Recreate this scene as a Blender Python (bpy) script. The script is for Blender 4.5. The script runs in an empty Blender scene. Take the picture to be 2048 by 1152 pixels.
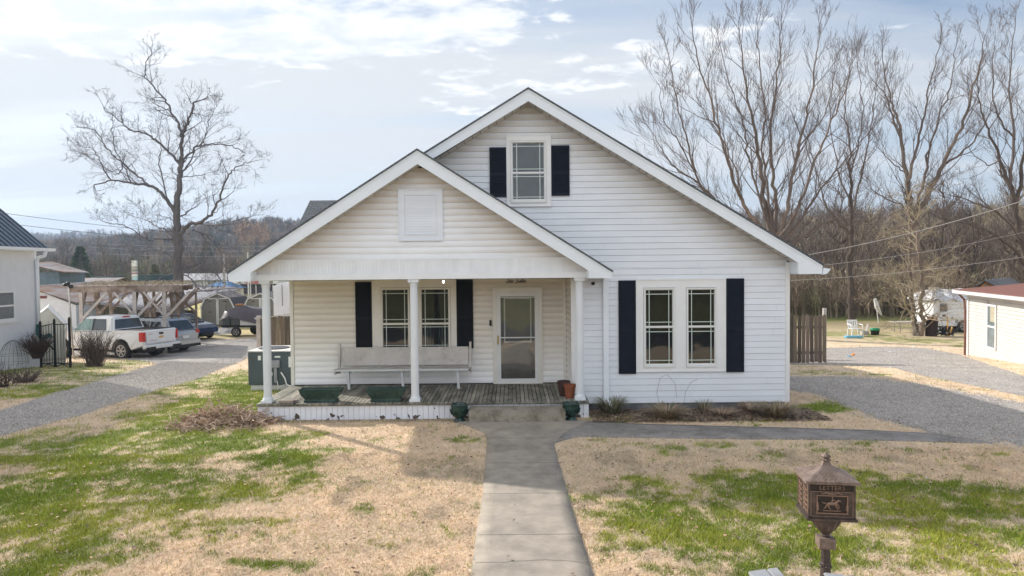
import bpy, bmesh, math, random
import numpy as np
from mathutils import Vector, Matrix
R = math.radians
rnd = random.Random(7)
scene = bpy.context.scene
COL = scene.collection

# ---------------------------------------------------------------- camera
PITCH, ROLL, FPX, CX, CY = 1.64, 0.54, 1365.0, 1024.0, 576.0
CAMZ = 3.0
cp, sp = math.cos(R(PITCH)), math.sin(R(PITCH))
fw = Vector((0, cp, -sp)); up0 = Vector((0, sp, cp)); rt0 = Vector((1, 0, 0))
cr, sr = math.cos(R(ROLL)), math.sin(R(ROLL))
rt = rt0 * cr - up0 * sr
up = up0 * cr + rt0 * sr
cam_data = bpy.data.cameras.new("camera")
cam = bpy.data.objects.new("camera", cam_data)
COL.objects.link(cam)
cam_data.sensor_width = 36.0
cam_data.lens = 36.0 * FPX / 2048.0
cam_data.clip_start = 0.1
cam_data.clip_end = 8000
m = Matrix((rt, up, -fw)).transposed().to_4x4()
m.translation = Vector((0, 0, CAMZ))
cam.matrix_world = m
scene.camera = cam

# ---------------------------------------------------------------- sky, sun, exposure
SUN_DIR = Vector((-1.31, 1.05, 1.0)).normalized()      # towards the sun
elev = math.asin(SUN_DIR.z)
azim = math.atan2(SUN_DIR.x, SUN_DIR.y)                 # from +Y, clockwise
world = bpy.data.worlds.new("World"); scene.world = world
world.use_nodes = True
wn, wl = world.node_tree.nodes, world.node_tree.links
wn.clear()
def W(t, **k):
    n = wn.new(t)
    for a, b in k.items():
        setattr(n, a, b)
    return n
def wmath(op, a, b=None, c=None, clamp=False):
    n = W('ShaderNodeMath', operation=op, use_clamp=clamp)
    for i, v in enumerate((a, b, c)):
        if v is None: continue
        if isinstance(v, (int, float)): n.inputs[i].default_value = v
        else: wl.new(v, n.inputs[i])
    return n.outputs[0]
out = W('ShaderNodeOutputWorld'); bg = W('ShaderNodeBackground')
sky = W('ShaderNodeTexSky', sky_type='NISHITA', sun_disc=False, sun_elevation=elev, sun_rotation=azim,
        air_density=1.0, dust_density=1.5, ozone_density=1.5)
tc = W('ShaderNodeTexCoord')
sep = W('ShaderNodeSeparateXYZ'); wl.new(tc.outputs['Generated'], sep.inputs[0])
zc = wmath('MAXIMUM', sep.outputs[2], 0.0)
zz = wmath('ADD', zc, 0.13)
u = wmath('DIVIDE', sep.outputs[0], zz); v = wmath('DIVIDE', sep.outputs[1], zz)
def cloudnoise(su, sv, scale, detail, rough, off, dist=0.0):
    cv = W('ShaderNodeCombineXYZ')
    wl.new(wmath('MULTIPLY', u, su), cv.inputs[0]); wl.new(wmath('MULTIPLY', v, sv), cv.inputs[1])
    cv.inputs[2].default_value = off
    n = W('ShaderNodeTexNoise'); n.inputs['Scale'].default_value = scale; n.inputs['Detail'].default_value = detail
    n.inputs['Roughness'].default_value = rough; n.inputs['Distortion'].default_value = dist
    wl.new(cv.outputs[0], n.inputs['Vector'])
    return n.outputs[0]
def sstep(x, a, b):
    n = W('ShaderNodeMapRange', interpolation_type='SMOOTHSTEP')
    wl.new(x, n.inputs[0]); n.inputs[1].default_value = a; n.inputs[2].default_value = b
    return n.outputs[0]
X_, Y_, Z_ = sep.outputs[0], sep.outputs[1], sep.outputs[2]
band = cloudnoise(0.7, 0.9, 1.1, 3.0, 0.5, 6.8, .3)        # large patches
fine = cloudnoise(0.9, 1.25, 6.5, 8.0, 0.62, 7.7, 0.25)   # mackerel texture
# mackerel sheet overhead towards the left, a looser bank lower down in the middle
edge = wmath('SUBTRACT', Z_, wmath('ADD', wmath('MULTIPLY', X_, 0.10), 0.305))
m1 = wmath('MULTIPLY', sstep(edge, -0.02, 0.02), sstep(X_, 0.16, -0.06))
mid = wmath('ABSOLUTE', wmath('SUBTRACT', Z_, wmath('ADD', wmath('MULTIPLY', X_, 0.12), 0.255)))
m2 = wmath('MULTIPLY', wmath('MULTIPLY', sstep(mid, 0.05, 0.012), sstep(X_, -0.19, -0.08)), sstep(X_, 0.42, 0.30))
msk = wmath('MAXIMUM', m1, wmath('MULTIPLY', m2, 0.72))
back = sstep(Y_, 0.15, -0.35)  # unseen sky behind the camera, brightened to fill the shaded house front
puff = wmath('ADD', wmath('ADD', wmath('MULTIPLY', band, 0.30), wmath('MULTIPLY', fine, 0.70)), wmath('MULTIPLY', msk, 0.22))
puff = wmath('ADD', puff, wmath('MULTIPLY', back, 0.10))
cl1 = sstep(puff, 0.585, 0.70)
veiln = cloudnoise(0.35, 1.6, 1.2, 5.0, 0.55, 3.3, 0.4)
veil = sstep(veiln, 0.32, 0.70)
left = sstep(X_, 0.66, 0.16)
low = sstep(Z_, 0.46, 0.20)
vv = wmath('ADD', wmath('MULTIPLY', left, 0.36), wmath('MULTIPLY', low, 0.58))
vv = wmath('ADD', vv, wmath('MULTIPLY', wmath('SUBTRACT', veil, 0.38), 0.62))
hole = wmath('MULTIPLY', sstep(wmath('ADD', X_, wmath('MULTIPLY', fine, 0.25)), 0.50, 0.68), sstep(Z_, 0.27, 0.35))
vv = wmath('SUBTRACT', vv, wmath('MULTIPLY', hole, 0.55))
vv = wmath('ADD', vv, wmath('MULTIPLY', back, 0.35), clamp=True)
vv = wmath('MULTIPLY', vv, 0.96)
mix1 = W('ShaderNodeMix', data_type='RGBA'); mix2 = W('ShaderNodeMix', data_type='RGBA'); mixv = W('ShaderNodeMix', data_type='RGBA')
wl.new(back, mixv.inputs[0]); mixv.inputs[6].default_value = (2.86, 2.90, 2.92, 1); mixv.inputs[7].default_value = (5.5, 5.85, 6.35, 1)
skd = W('ShaderNodeMix', data_type='RGBA', blend_type='MULTIPLY'); skd.inputs[0].default_value = 1
wl.new(sky.outputs[0], skd.inputs[6]); skd.inputs[7].default_value = (.40, .44, .47, 1)
wl.new(vv, mix1.inputs[0]); wl.new(skd.outputs[2], mix1.inputs[6]); wl.new(mixv.outputs[2], mix1.inputs[7])
wl.new(wmath('MULTIPLY', cl1, 0.92), mix2.inputs[0]); wl.new(mix1.outputs[2], mix2.inputs[6]); mixc = W('ShaderNodeMix', data_type='RGBA'); wl.new(sstep(fine, 0.44, 0.62), mixc.inputs[0]); mixc.inputs[6].default_value = (3.25, 3.36, 3.46, 1); mixc.inputs[7].default_value = (4.1, 4.1, 4.1, 1); wl.new(mixc.outputs[2], mix2.inputs[7])
wl.new(mix2.outputs[2], bg.inputs[0]); bg.inputs[1].default_value = 0.13
wl.new(bg.outputs[0], out.inputs[0])

sd = bpy.data.lights.new("sun", 'SUN'); sd.energy = 2.75; sd.angle = R(0.9); sd.color = (1.0, 0.945, 0.86)
sun = bpy.data.objects.new("sun", sd); COL.objects.link(sun)
sun.rotation_euler = SUN_DIR.to_track_quat('Z', 'Y').to_euler()
sun.location = (-40, 30, 40)
scene.view_settings.view_transform = 'Standard'
scene.view_settings.look = 'None'
scene.view_settings.exposure = 1.18
scene.view_settings.gamma = 1.0
scene.view_settings.use_curve_mapping = False
scene.cycles.max_bounces = 8
scene.cycles.transparent_max_bounces = 12
scene.cycles.caustics_reflective = False

# ---------------------------------------------------------------- helpers
def ss(a, b, x):
    t = np.clip((np.asarray(x, float) - a) / (b - a), 0, 1)
    return t * t * (3 - 2 * t)
def gz(x, y):
    """height of the ground"""
    z = -1.08 * ss(14.5, 36, y) + 0.08 * ss(10, 12.8, y) + 7.0 * ss(-14, -45, y)
    return float(z) if np.ndim(z) == 0 else z
def ray(px, py):
    return fw + rt * ((px - CX) / FPX) - up * ((py - CY) / FPX)
def at(px, py, Y):
    d = ray(px, py)
    return Vector((0, 0, CAMZ)) + d * (Y / d.y)
def gnd(px, py):
    d = ray(px, py); z = 0.0
    for _ in range(60):
        t = (z - CAMZ) / d.z if d.z < -1e-4 else 900
        t = min(t, 900)
        z = 0.5 * z + 0.5 * gz(0, d.y * t)
    p = Vector((0, 0, CAMZ)) + d * t
    return Vector((p.x, p.y, gz(p.x, p.y)))

def hash2(ix, iy, s):
    h = (ix.astype(np.int64) * 374761393 + iy.astype(np.int64) * 668265263 + s * 974634777) & 0x7fffffff
    h = ((h ^ (h >> 13)) * 1274126177) & 0x7fffffff
    return ((h ^ (h >> 16)) & 0xffff) / 65535.0
def vnoise(x, y, s=0):
    x = np.asarray(x, float); y = np.asarray(y, float)
    ix = np.floor(x); iy = np.floor(y); fx = x - ix; fy = y - iy
    fx = fx * fx * (3 - 2 * fx); fy = fy * fy * (3 - 2 * fy)
    a = hash2(ix, iy, s); b = hash2(ix + 1, iy, s); c = hash2(ix, iy + 1, s); d = hash2(ix + 1, iy + 1, s)
    return (a * (1 - fx) + b * fx) * (1 - fy) + (c * (1 - fx) + d * fx) * fy
def fbm(x, y, s=0, o=4):
    t = 0; a = 0.5; n = 0
    for k in range(o):
        t = t + a * vnoise(x * 2 ** k, y * 2 ** k, s + k * 17); n += a; a *= 0.55
    return t / n

def tag(o, label=None, cat=None, group=None, kind=None):
    if label: o['label'] = label
    if cat: o['category'] = cat
    if group: o['group'] = group
    if kind: o['kind'] = kind
    return o
def org(o):
    p = Vector((0, 0, 0))
    while o is not None:
        p = p + o.location; o = o.parent
    return p
def thing(name, label, cat, loc=(0, 0, 0), group=None):
    o = bpy.data.objects.new(name, None); COL.objects.link(o)
    o.empty_display_size = 0.2
    o.location = loc
    return tag(o, label, cat, group)

class MB:
    def __init__(s): s.v = []; s.f = []; s.c = None
    def add(s, vs, fs):
        b = len(s.v); s.v += [tuple(p) for p in vs]; s.f += [tuple(b + i for i in f) for f in fs]; return s
    def quad(s, a, b, c, d): return s.add([a, b, c, d], [(0, 1, 2, 3)])
    def box(s, x0, x1, y0, y1, z0, z1):
        return s.add([(x0, y0, z0), (x1, y0, z0), (x1, y1, z0), (x0, y1, z0), (x0, y0, z1), (x1, y0, z1), (x1, y1, z1), (x0, y1, z1)],
              [(3, 2, 1, 0), (4, 5, 6, 7), (0, 1, 5, 4), (1, 2, 6, 5), (2, 3, 7, 6), (3, 0, 4, 7)])
    def hexa(s, p):   # 8 points bottom 4 top 4
        return s.add(p, [(3, 2, 1, 0), (4, 5, 6, 7), (0, 1, 5, 4), (1, 2, 6, 5), (2, 3, 7, 6), (3, 0, 4, 7)])
    def prism(s, poly, a, b, axis='y'):
        """poly = list of 2-d points extruded from a to b along axis (x: poly is (y,z); y: (x,z); z: (x,y))"""
        n = len(poly)
        def P(p, t):
            return (t, p[0], p[1]) if axis == 'x' else (p[0], t, p[1]) if axis == 'y' else (p[0], p[1], t)
        vs = [P(p, a) for p in poly] + [P(p, b) for p in poly]
        fs = [tuple(range(n)), tuple(range(2 * n - 1, n - 1, -1))]
        fs += [(i, n + i, n + (i + 1) % n, (i + 1) % n) for i in range(n)]
        return s.add(vs, fs)
    def bar(s, p0, p1, w, h=None, upv=(0, 0, 1)):
        h = h or w; p0 = Vector(p0); p1 = Vector(p1); d = (p1 - p0).normalized()
        uu = Vector(upv)
        if abs(d.dot(uu)) > .95: uu = Vector((0, 1, 0))
        sd_ = d.cross(uu).normalized() * (w / 2); u2 = sd_.cross(d).normalized() * (h / 2)
        pts = []
        for p in (p0, p1):
            pts += [p - sd_ - u2, p + sd_ - u2, p + sd_ + u2, p - sd_ + u2]
        return s.add(pts, [(3, 2, 1, 0), (4, 5, 6, 7), (0, 1, 5, 4), (1, 2, 6, 5), (2, 3, 7, 6), (3, 0, 4, 7)])
    def tube(s, pts, rad, n=6, cap=True):
        pts = [Vector(p) for p in pts]; m_ = len(pts)
        if not hasattr(rad, '__len__'): rad = [rad] * m_
        b = len(s.v); prev = None
        for i in range(m_):
            d = (pts[min(i + 1, m_ - 1)] - pts[max(i - 1, 0)])
            if d.length < 1e-9: d = Vector((0, 0, 1))
            d.normalize()
            if prev is None:
                a = Vector((0, 0, 1)) if abs(d.z) < .9 else Vector((1, 0, 0))
                e1 = d.cross(a).normalized()
            else:
                e1 = (prev - d * prev.dot(d))
                e1 = e1.normalized() if e1.length > 1e-6 else d.orthogonal().normalized()
            prev = e1; e2 = d.cross(e1)
            for k in range(n):
                t = 2 * math.pi * k / n
                q = pts[i] + (e1 * math.cos(t) + e2 * math.sin(t)) * rad[i]
                s.v.append((q.x, q.y, q.z))
        for i in range(m_ - 1):
            for k in range(n):
                k2 = (k + 1) % n
                s.f.append((b + i * n + k, b + i * n + k2, b + (i + 1) * n + k2, b + (i + 1) * n + k))
        if cap:
            s.f.append(tuple(b + k for k in range(n - 1, -1, -1)))
            s.f.append(tuple(b + (m_ - 1) * n + k for k in range(n)))
        return s
    def lathe(s, c, prof, n=24, flute=None, axis='z', cap=True):
        b = len(s.v); m_ = len(prof)
        for (r, z) in prof:
            for k in range(n):
                t = 2 * math.pi * k / n
                rr = r * (1 + (flute if (flute and k % 2) else 0))
                if axis == 'z': s.v.append((c[0] + rr * math.cos(t), c[1] + rr * math.sin(t), c[2] + z))
                elif axis == 'y': s.v.append((c[0] + rr * math.cos(t), c[1] + z, c[2] + rr * math.sin(t)))
                else: s.v.append((c[0] + z, c[1] + rr * math.cos(t), c[2] + rr * math.sin(t)))
        for i in range(m_ - 1):
            for k in range(n):
                k2 = (k + 1) % n
                s.f.append((b + i * n + k, b + i * n + k2, b + (i + 1) * n + k2, b + (i + 1) * n + k))
        if cap:
            s.f.append(tuple(b + k for k in range(n - 1, -1, -1)))
            s.f.append(tuple(b + (m_ - 1) * n + k for k in range(n)))
        return s
    def build(s, name, mat, parent=None, bevel=0.0, smooth=False, fix=True):
        o0 = org(parent) if parent is not None else Vector((0, 0, 0))
        me = bpy.data.meshes.new(name)
        me.from_pydata([(p[0] - o0.x, p[1] - o0.y, p[2] - o0.z) for p in s.v], [], s.f)
        if s.c is None and mat is not None and mat.get('tinted'): s.c = [(1, 1, 1)] * len(s.v)
        if s.c is not None and len(s.c) < len(s.v): s.c = list(s.c) + [(1, 1, 1)] * (len(s.v) - len(s.c))
        if s.c is not None:
            ca = me.color_attributes.new('tint', 'FLOAT_COLOR', 'POINT')
            arr = np.ones((len(s.v), 4), np.float32); arr[:, :3] = np.asarray(s.c)[:, :3]
            ca.data.foreach_set('color', arr.ravel())
        if fix or bevel:
            bm = bmesh.new(); bm.from_mesh(me)
            if bevel:
                ed = [e for e in bm.edges if len(e.link_faces) == 2 and e.calc_face_angle(0) > .5]
                try: bmesh.ops.bevel(bm, geom=ed, offset=bevel, segments=2, affect='EDGES', clamp_overlap=True)
                except Exception: pass
            if fix: bmesh.ops.recalc_face_normals(bm, faces=bm.faces)
            bm.to_mesh(me); bm.free()
        if smooth:
            me.polygons.foreach_set('use_smooth', [True] * len(me.polygons))
        me.validate()
        o = bpy.data.objects.new(name, me); COL.objects.link(o)
        if parent is not None: o.parent = parent
        if mat is not None: me.materials.append(mat)
        return o

def npmesh(name, V, F, mat, attr=None, smooth=False, kind=None):
    """mesh from numpy arrays; F is (n,3) or (n,4)"""
    me = bpy.data.meshes.new(name)
    k = F.shape[1]
    me.vertices.add(len(V)); me.vertices.foreach_set('co', V.astype(np.float32).ravel())
    me.loops.add(F.size); me.loops.foreach_set('vertex_index', F.astype(np.int32).ravel())
    me.polygons.add(len(F)); me.polygons.foreach_set('loop_start', (np.arange(len(F)) * k).astype(np.int32))
    me.polygons.foreach_set('loop_total', np.full(len(F), k, np.int32))
    if smooth: me.polygons.foreach_set('use_smooth', np.ones(len(F), bool))
    me.update(calc_edges=True)
    if attr is not None:
        ca = me.color_attributes.new('tint', 'FLOAT_COLOR', 'POINT')
        a = np.ones((len(V), 4), np.float32); a[:, :attr.shape[1]] = attr
        ca.data.foreach_set('color', a.ravel())
    me.materials.append(mat)
    o = bpy.data.objects.new(name, me); COL.objects.link(o)
    if kind: o['kind'] = kind
    return o

# ---------------------------------------------------------------- materials
def nodes(name):
    m_ = bpy.data.materials.new(name); m_.use_nodes = True
    nt = m_.node_tree
    return m_, nt.nodes, nt.links, nt.nodes['Principled BSDF']
def pm(name, col, rough=.6, var=.18, scale=4.0, bump=0.0, bscale=60.0, metal=0.0, spec=0.4, col2=None, mixscale=None,
       thr=(.45, .6), stretch=(1, 1, 1), tint=False, detail=6, emit=None, edge=False):
    m_, N, L, P = nodes(name)
    if tint: m_['tinted'] = 1
    P.inputs['Roughness'].default_value = rough; P.inputs['Metallic'].default_value = metal
    P.inputs['Specular IOR Level'].default_value = spec
    tc_ = N.new('ShaderNodeTexCoord'); mp = N.new('ShaderNodeMapping'); mp.inputs['Scale'].default_value = stretch
    L.new(tc_.outputs['Object'], mp.inputs[0])
    n1 = N.new('ShaderNodeTexNoise'); n1.inputs['Scale'].default_value = scale; n1.inputs['Detail'].default_value = detail
    n1.inputs['Roughness'].default_value = .65
    L.new(mp.outputs[0], n1.inputs['Vector'])
    mr = N.new('ShaderNodeMapRange'); mr.inputs[1].default_value = .3; mr.inputs[2].default_value = .7
    mr.inputs[3].default_value = 1 - var; mr.inputs[4].default_value = 1 + var
    L.new(n1.outputs[0], mr.inputs[0])
    base = N.new('ShaderNodeRGB'); base.outputs[0].default_value = (*col, 1)
    cur = base.outputs[0]
    if tint:
        at_ = N.new('ShaderNodeAttribute'); at_.attribute_name = 'tint'
        mt = N.new('ShaderNodeMix'); mt.data_type = 'RGBA'; mt.blend_type = 'MULTIPLY'; mt.inputs[0].default_value = 1
        L.new(cur, mt.inputs[6]); L.new(at_.outputs[0], mt.inputs[7]); cur = mt.outputs[2]
    if col2:
        n2 = N.new('ShaderNodeTexNoise'); n2.inputs['Scale'].default_value = mixscale or scale; n2.inputs['Detail'].default_value = 8
        n2.inputs['Roughness'].default_value = .7
        L.new(mp.outputs[0], n2.inputs['Vector'])
        m2 = N.new('ShaderNodeMapRange'); m2.inputs[1].default_value = thr[0]; m2.inputs[2].default_value = thr[1]
        L.new(n2.outputs[0], m2.inputs[0])
        mx = N.new('ShaderNodeMix'); mx.data_type = 'RGBA'
        L.new(m2.outputs[0], mx.inputs[0]); L.new(cur, mx.inputs[6]); mx.inputs[7].default_value = (*col2, 1); cur = mx.outputs[2]
    mm = N.new('ShaderNodeVectorMath'); mm.operation = 'SCALE'
    L.new(cur, mm.inputs[0]); L.new(mr.outputs[0], mm.inputs['Scale'])
    L.new(mm.outputs[0], P.inputs['Base Color'])
    if bump:
        nb = N.new('ShaderNodeTexNoise'); nb.inputs['Scale'].default_value = bscale; nb.inputs['Detail'].default_value = 5
        L.new(mp.outputs[0], nb.inputs['Vector'])
        b = N.new('ShaderNodeBump'); b.inputs['Strength'].default_value = bump; b.inputs['Distance'].default_value = .02
        L.new(nb.outputs[0], b.inputs['Height']); L.new(b.outputs[0], P.inputs['Normal'])
    if edge:    # loose stones thin out at the margins ('tint' red holds 0 at the rim, 1 inside)
        ea = N.new('ShaderNodeAttribute'); ea.attribute_name = 'tint'
        en = N.new('ShaderNodeTexNoise'); en.inputs['Scale'].default_value = 9; en.inputs['Detail'].default_value = 9; en.inputs['Roughness'].default_value = .75
        L.new(tc_.outputs['Object'], en.inputs['Vector'])
        es = N.new('ShaderNodeSeparateColor'); L.new(ea.outputs[0], es.inputs[0])
        e1 = N.new('ShaderNodeMath'); e1.operation = 'ADD'; L.new(en.outputs[0], e1.inputs[0]); L.new(es.outputs[0], e1.inputs[1])
        e2 = N.new('ShaderNodeMapRange'); e2.inputs[1].default_value = .62; e2.inputs[2].default_value = .70; L.new(e1.outputs[0], e2.inputs[0])
        tr = N.new('ShaderNodeBsdfTransparent'); ms = N.new('ShaderNodeMixShader'); L.new(e2.outputs[0], ms.inputs[0]); L.new(tr.outputs[0], ms.inputs[1]); L.new(P.outputs[0], ms.inputs[2])
        L.new(ms.outputs[0], N['Material Output'].inputs[0])
    if emit:
        P.inputs['Emission Color'].default_value = (*emit[0], 1); P.inputs['Emission Strength'].default_value = emit[1]
    return m_
def glassm(name, tint=(.75, .8, .8), refl=.06, rough=.045):
    m_ = bpy.data.materials.new(name); m_.use_nodes = True
    N, L = m_.node_tree.nodes, m_.node_tree.links; N.clear()
    o = N.new('ShaderNodeOutputMaterial'); g = N.new('ShaderNodeBsdfGlossy'); g.inputs['Roughness'].default_value = rough
    g.inputs['Color'].default_value = (.9, .93, .95, 1)
    t = N.new('ShaderNodeBsdfTransparent'); t.inputs[0].default_value = (*tint, 1)
    fr = N.new('ShaderNodeLayerWeight'); fr.inputs[0].default_value = .25
    ma = N.new('ShaderNodeMath'); ma.operation = 'ADD'; ma.use_clamp = True; ma.inputs[1].default_value = refl
    L.new(fr.outputs['Fresnel'], ma.inputs[0])
    nz = N.new('ShaderNodeTexNoise'); nz.inputs['Scale'].default_value = 2.2; nz.inputs['Detail'].default_value = 1
    tcn = N.new('ShaderNodeTexCoord'); L.new(tcn.outputs['Object'], nz.inputs['Vector'])
    b = N.new('ShaderNodeBump'); b.inputs['Strength'].default_value = .3; b.inputs['Distance'].default_value = .02
    L.new(nz.outputs[0], b.inputs['Height']); L.new(b.outputs[0], g.inputs['Normal'])
    mx = N.new('ShaderNodeMixShader'); L.new(ma.outputs[0], mx.inputs[0]); L.new(t.outputs[0], mx.inputs[1]); L.new(g.outputs[0], mx.inputs[2])
    L.new(mx.outputs[0], o.inputs[0])
    return m_
M = {}
M['siding'] = pm('white_vinyl', (.80, .83, .885), .45, .05, 1.3, .04, 30, tint=True, stretch=(1, 1, 3))
M['siding_porch'] = pm('porch_vinyl', (.90, .865, .80), .5, .05, 1.6, .04, 30, tint=True, stretch=(1, 1, 3))
M['trim'] = pm('white_trim', (.82, .82, .82), .45, .04, 3, .03, 40)
M['trim_porch'] = pm('cream_trim', (.84, .81, .755), .5, .05, 3, .03, 40)
M['fascia'] = pm('white_fascia', (.82, .86, .91), .4, .05, 1.5, .05, 8)
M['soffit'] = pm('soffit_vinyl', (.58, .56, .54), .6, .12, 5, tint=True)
M['beam'] = pm('bead_board', (.83, .84, .86), .5, .05, 3, tint=True)
M['ceiling'] = pm('porch_ceiling', (.76, .71, .64), .6, .08, 3)
M['shutter'] = pm('navy_shutter', (.009, .013, .024), .6, .15, 5, .03, 50, spec=.2)
M['shutter_p'] = pm('black_shutter', (.013, .016, .022), .6, .15, 5, .03, 50, spec=.2)
M['sash'] = pm('sash_vinyl', (.78, .78, .77), .4, .03, 4)
M['grille'] = pm('window_grille', (.62, .70, .66), .4, .03, 4)
M['glass'] = glassm('window_glass', (.42, .50, .54))
M['glass_door'] = glassm('door_glass', (.8, .84, .84), .15)
M['siding_gable'] = pm('white_vinyl_gable', (.87, .88, .915), .45, .05, 1.3, .04, 30, tint=True, stretch=(1, 1, 3))
M['glass_car'] = glassm('car_glass', (.25, .32, .32), .10)
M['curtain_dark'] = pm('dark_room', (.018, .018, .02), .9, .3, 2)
M['curtain'] = pm('lace_curtain', (.32, .33, .32), .9, .35, 6, stretch=(6, 1, 1))
M['shingle'] = None
M['foundation'] = pm('block_foundation', (.17, .18, .19), .85, .25, 5, .3, 30)
M['column'] = pm('white_column', (.74, .77, .80), .4, .04, 2)
M['concrete'] = pm('walk_concrete', (.37, .32, .265), .85, .2, 3.5, .3, 120, col2=(.25, .22, .185), mixscale=1.4, thr=(.42, .72))
M['concrete_old'] = pm('step_concrete', (.33, .29, .235), .85, .2, 3, .3, 60, col2=(.12, .11, .07), mixscale=3.5, thr=(.48, .70))
M['path'] = pm('dark_path', (.28, .255, .235), .85, .2, 7, .3, 100, col2=(.19, .175, .16), mixscale=1.3)
M['gravel'] = pm('gravel', (.44, .40, .365), .95, .4, 18, .9, 30, col2=(.30, .272, .25), mixscale=1.1, thr=(.36, .68), detail=10, edge=True)
M['asphalt'] = pm('asphalt', (.06, .06, .062), .85, .2, 6, .2, 80)
M['planter'] = pm('green_plastic', (.016, .045, .038), .4, .25, 5, .05, 30, col2=(.05, .09, .075), mixscale=6, thr=(.5, .75))
M['urn'] = pm('green_glaze', (.006, .03, .024), .25, .3, 6, .1, 30, spec=.6, col2=(.02, .06, .045), mixscale=8)
M['terracotta'] = pm('terracotta', (.24, .075, .035), .7, .2, 6, .1, 40)
M['pot_dark'] = pm('brown_pot', (.055, .025, .02), .6, .2, 6, .1, 40)
M['soil'] = pm('soil', (.16, .13, .10), .95, .3, 20, .5, 60)
M['bench'] = pm('weathered_white', (.60, .57, .54), .7, .14, 3, .15, 60, col2=(.40, .37, .35), mixscale=4, thr=(.52, .78))
M['bench_leg'] = pm('bench_leg_paint', (.66, .68, .69), .6, .1, 5)
M['ac'] = pm('ac_green', (.075, .095, .105), .5, .1, 3)
M['ac_top'] = pm('ac_lid', (.60, .58, .56), .5, .1, 3)
M['paper'] = pm('label_paper', (.75, .75, .73), .6, .1, 20)
M['black'] = pm('black_plastic', (.012, .012, .013), .45, .2, 8)
M['iron'] = pm('black_iron', (.012, .013, .016), .5, .2, 8)
M['chrome'] = pm('steel', (.5, .5, .5), .3, .1, 8, metal=1)
M['brass'] = pm('brass', (.55, .38, .14), .35, .1, 8, metal=1)
M['fence'] = pm('fence_wood', (.17, .135, .10), .85, .35, 3, .3, 40, stretch=(3, 3, .4), tint=True, col2=(.09, .075, .06), mixscale=3, thr=(.45, .7))
M['wood_old'] = pm('old_lumber', (.33, .27, .23), .85, .3, 3, .2, 30, col2=(.19, .14, .11), mixscale=2)
M['wood_grey'] = pm('grey_lumber', (.45, .41, .38), .85, .25, 3, .2, 30)
M['bark'] = pm('bark', (.15, .115, .092), .9, .35, 4, .6, 12, stretch=(1, 1, .3), col2=(.25, .20, .165), mixscale=1.2, thr=(.45, .7))
M['bark_left'] = pm('grey_bark', (.135, .122, .12), .9, .3, 4, .6, 12, stretch=(1, 1, .3))
M['bark_dark'] = pm('dark_bark', (.085, .065, .052), .9, .35, 4, .6, 12, stretch=(1, 1, .3))
M['twig'] = pm('twigs', (.13, .10, .085), .85, .25, .6)
M['twig_left'] = pm('grey_twigs', (.12, .112, .12), .85, .2, .6)
M['twig_tan'] = pm('tan_twigs', (.34, .28, .19), .85, .3, .6)
M['stalk'] = pm('dry_stalks', (.62, .47, .36), .85, .4, 7, col2=(.28, .19, .13), mixscale=5)
M['reed'] = pm('liriope', (1, 1, 1), .6, .15, 5, tint=True)
M['grassblade'] = pm('grass_blades', (1, 1, 1), .7, .18, 3, tint=True, spec=.15)
M['metal_blue'] = pm('standing_seam', (.13, .165, .21), .35, .08, 1.5, metal=.35)
M['tin'] = pm('rusted_tin', (.22, .21, .225), .8, .25, 1.0, spec=.2, col2=(.17, .09, .055), mixscale=.9, thr=(.44, .58), stretch=(1, .25, 1))
M['tin_grey'] = pm('old_tin', (.30, .30, .32), .75, .2, 1.5, spec=.2, col2=(.25, .17, .12), mixscale=.8, thr=(.55, .7))
M['blue_tin'] = pm('blue_tin', (.12, .17, .22), .6, .2, 2)
M['red_roof'] = pm('red_brown_roof', (.20, .085, .065), .8, .2, 5, .2, 40)
M['white_paint'] = pm('white_paint', (.70, .70, .69), .55, .08, 2)
M['cream_siding'] = pm('cream_siding', (.62, .585, .54), .5, .06, 2, tint=False)
M['block_white'] = pm('painted_block', (.70, .72, .76), .7, .08, 3, .1, 20)
M['car_white'] = pm('white_car_paint', (.74, .75, .76), .22, .03, 2, spec=.6)
M['car_silver'] = pm('silver_car_paint', (.50, .53, .56), .22, .03, 2, metal=.4, spec=.6)
M['car_blue'] = pm('blue_car_paint', (.012, .03, .085), .18, .05, 2, metal=.3, spec=.7)
M['tyre'] = pm('tyre_rubber', (.028, .027, .026), .8, .15, 10)
M['rim'] = pm('alloy_rim', (.42, .42, .43), .35, .1, 6, metal=.7)
M['red_lamp'] = pm('red_tail_lamp', (.52, .02, .02), .2, .1, 6, spec=.7)
M['lens'] = pm('clear_lamp', (.6, .65, .7), .15, .1, 6, spec=.8)
M['gold'] = pm('gold_badge', (.62, .36, .10), .35, .1, 6, metal=.4)
M['shed_tan'] = pm('shed_grey', (.22, .21, .185), .7, .1, 4)
M['shed_roof'] = pm('shed_shingle', (.12, .11, .115), .9, .25, 8, .3, 30)
M['tarp'] = pm('dark_tarp', (.060, .045, .055), .35, .2, 3, .6, 5, spec=.6)
M['green_dark'] = pm('green_wall', (.035, .075, .075), .7, .1, 3)
M['blue_roof'] = pm('blue_canopy', (.02, .17, .40), .5, .1, 3)
M['orange_wood'] = pm('orange_boards', (.50, .24, .08), .7, .15, 5)
M['red_sign'] = pm('red_letters', (.50, .02, .03), .5, .05, 5)
M['brick_dark'] = pm('dark_storefront', (.05, .045, .06), .6, .3, 3)
M['barrel'] = pm('rusty_barrel', (.035, .02, .017), .75, .3, 5, .2, 20)
M['plastic_white'] = pm('white_plastic', (.75, .75, .74), .4, .05, 5)
M['green_bin'] = pm('green_lid', (.01, .22, .09), .4, .1, 5)
M['cyan'] = pm('light_blue_plastic', (.18, .45, .60), .4, .1, 5)
M['orange'] = pm('orange_plastic', (.80, .24, .02), .5, .1, 5)
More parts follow.
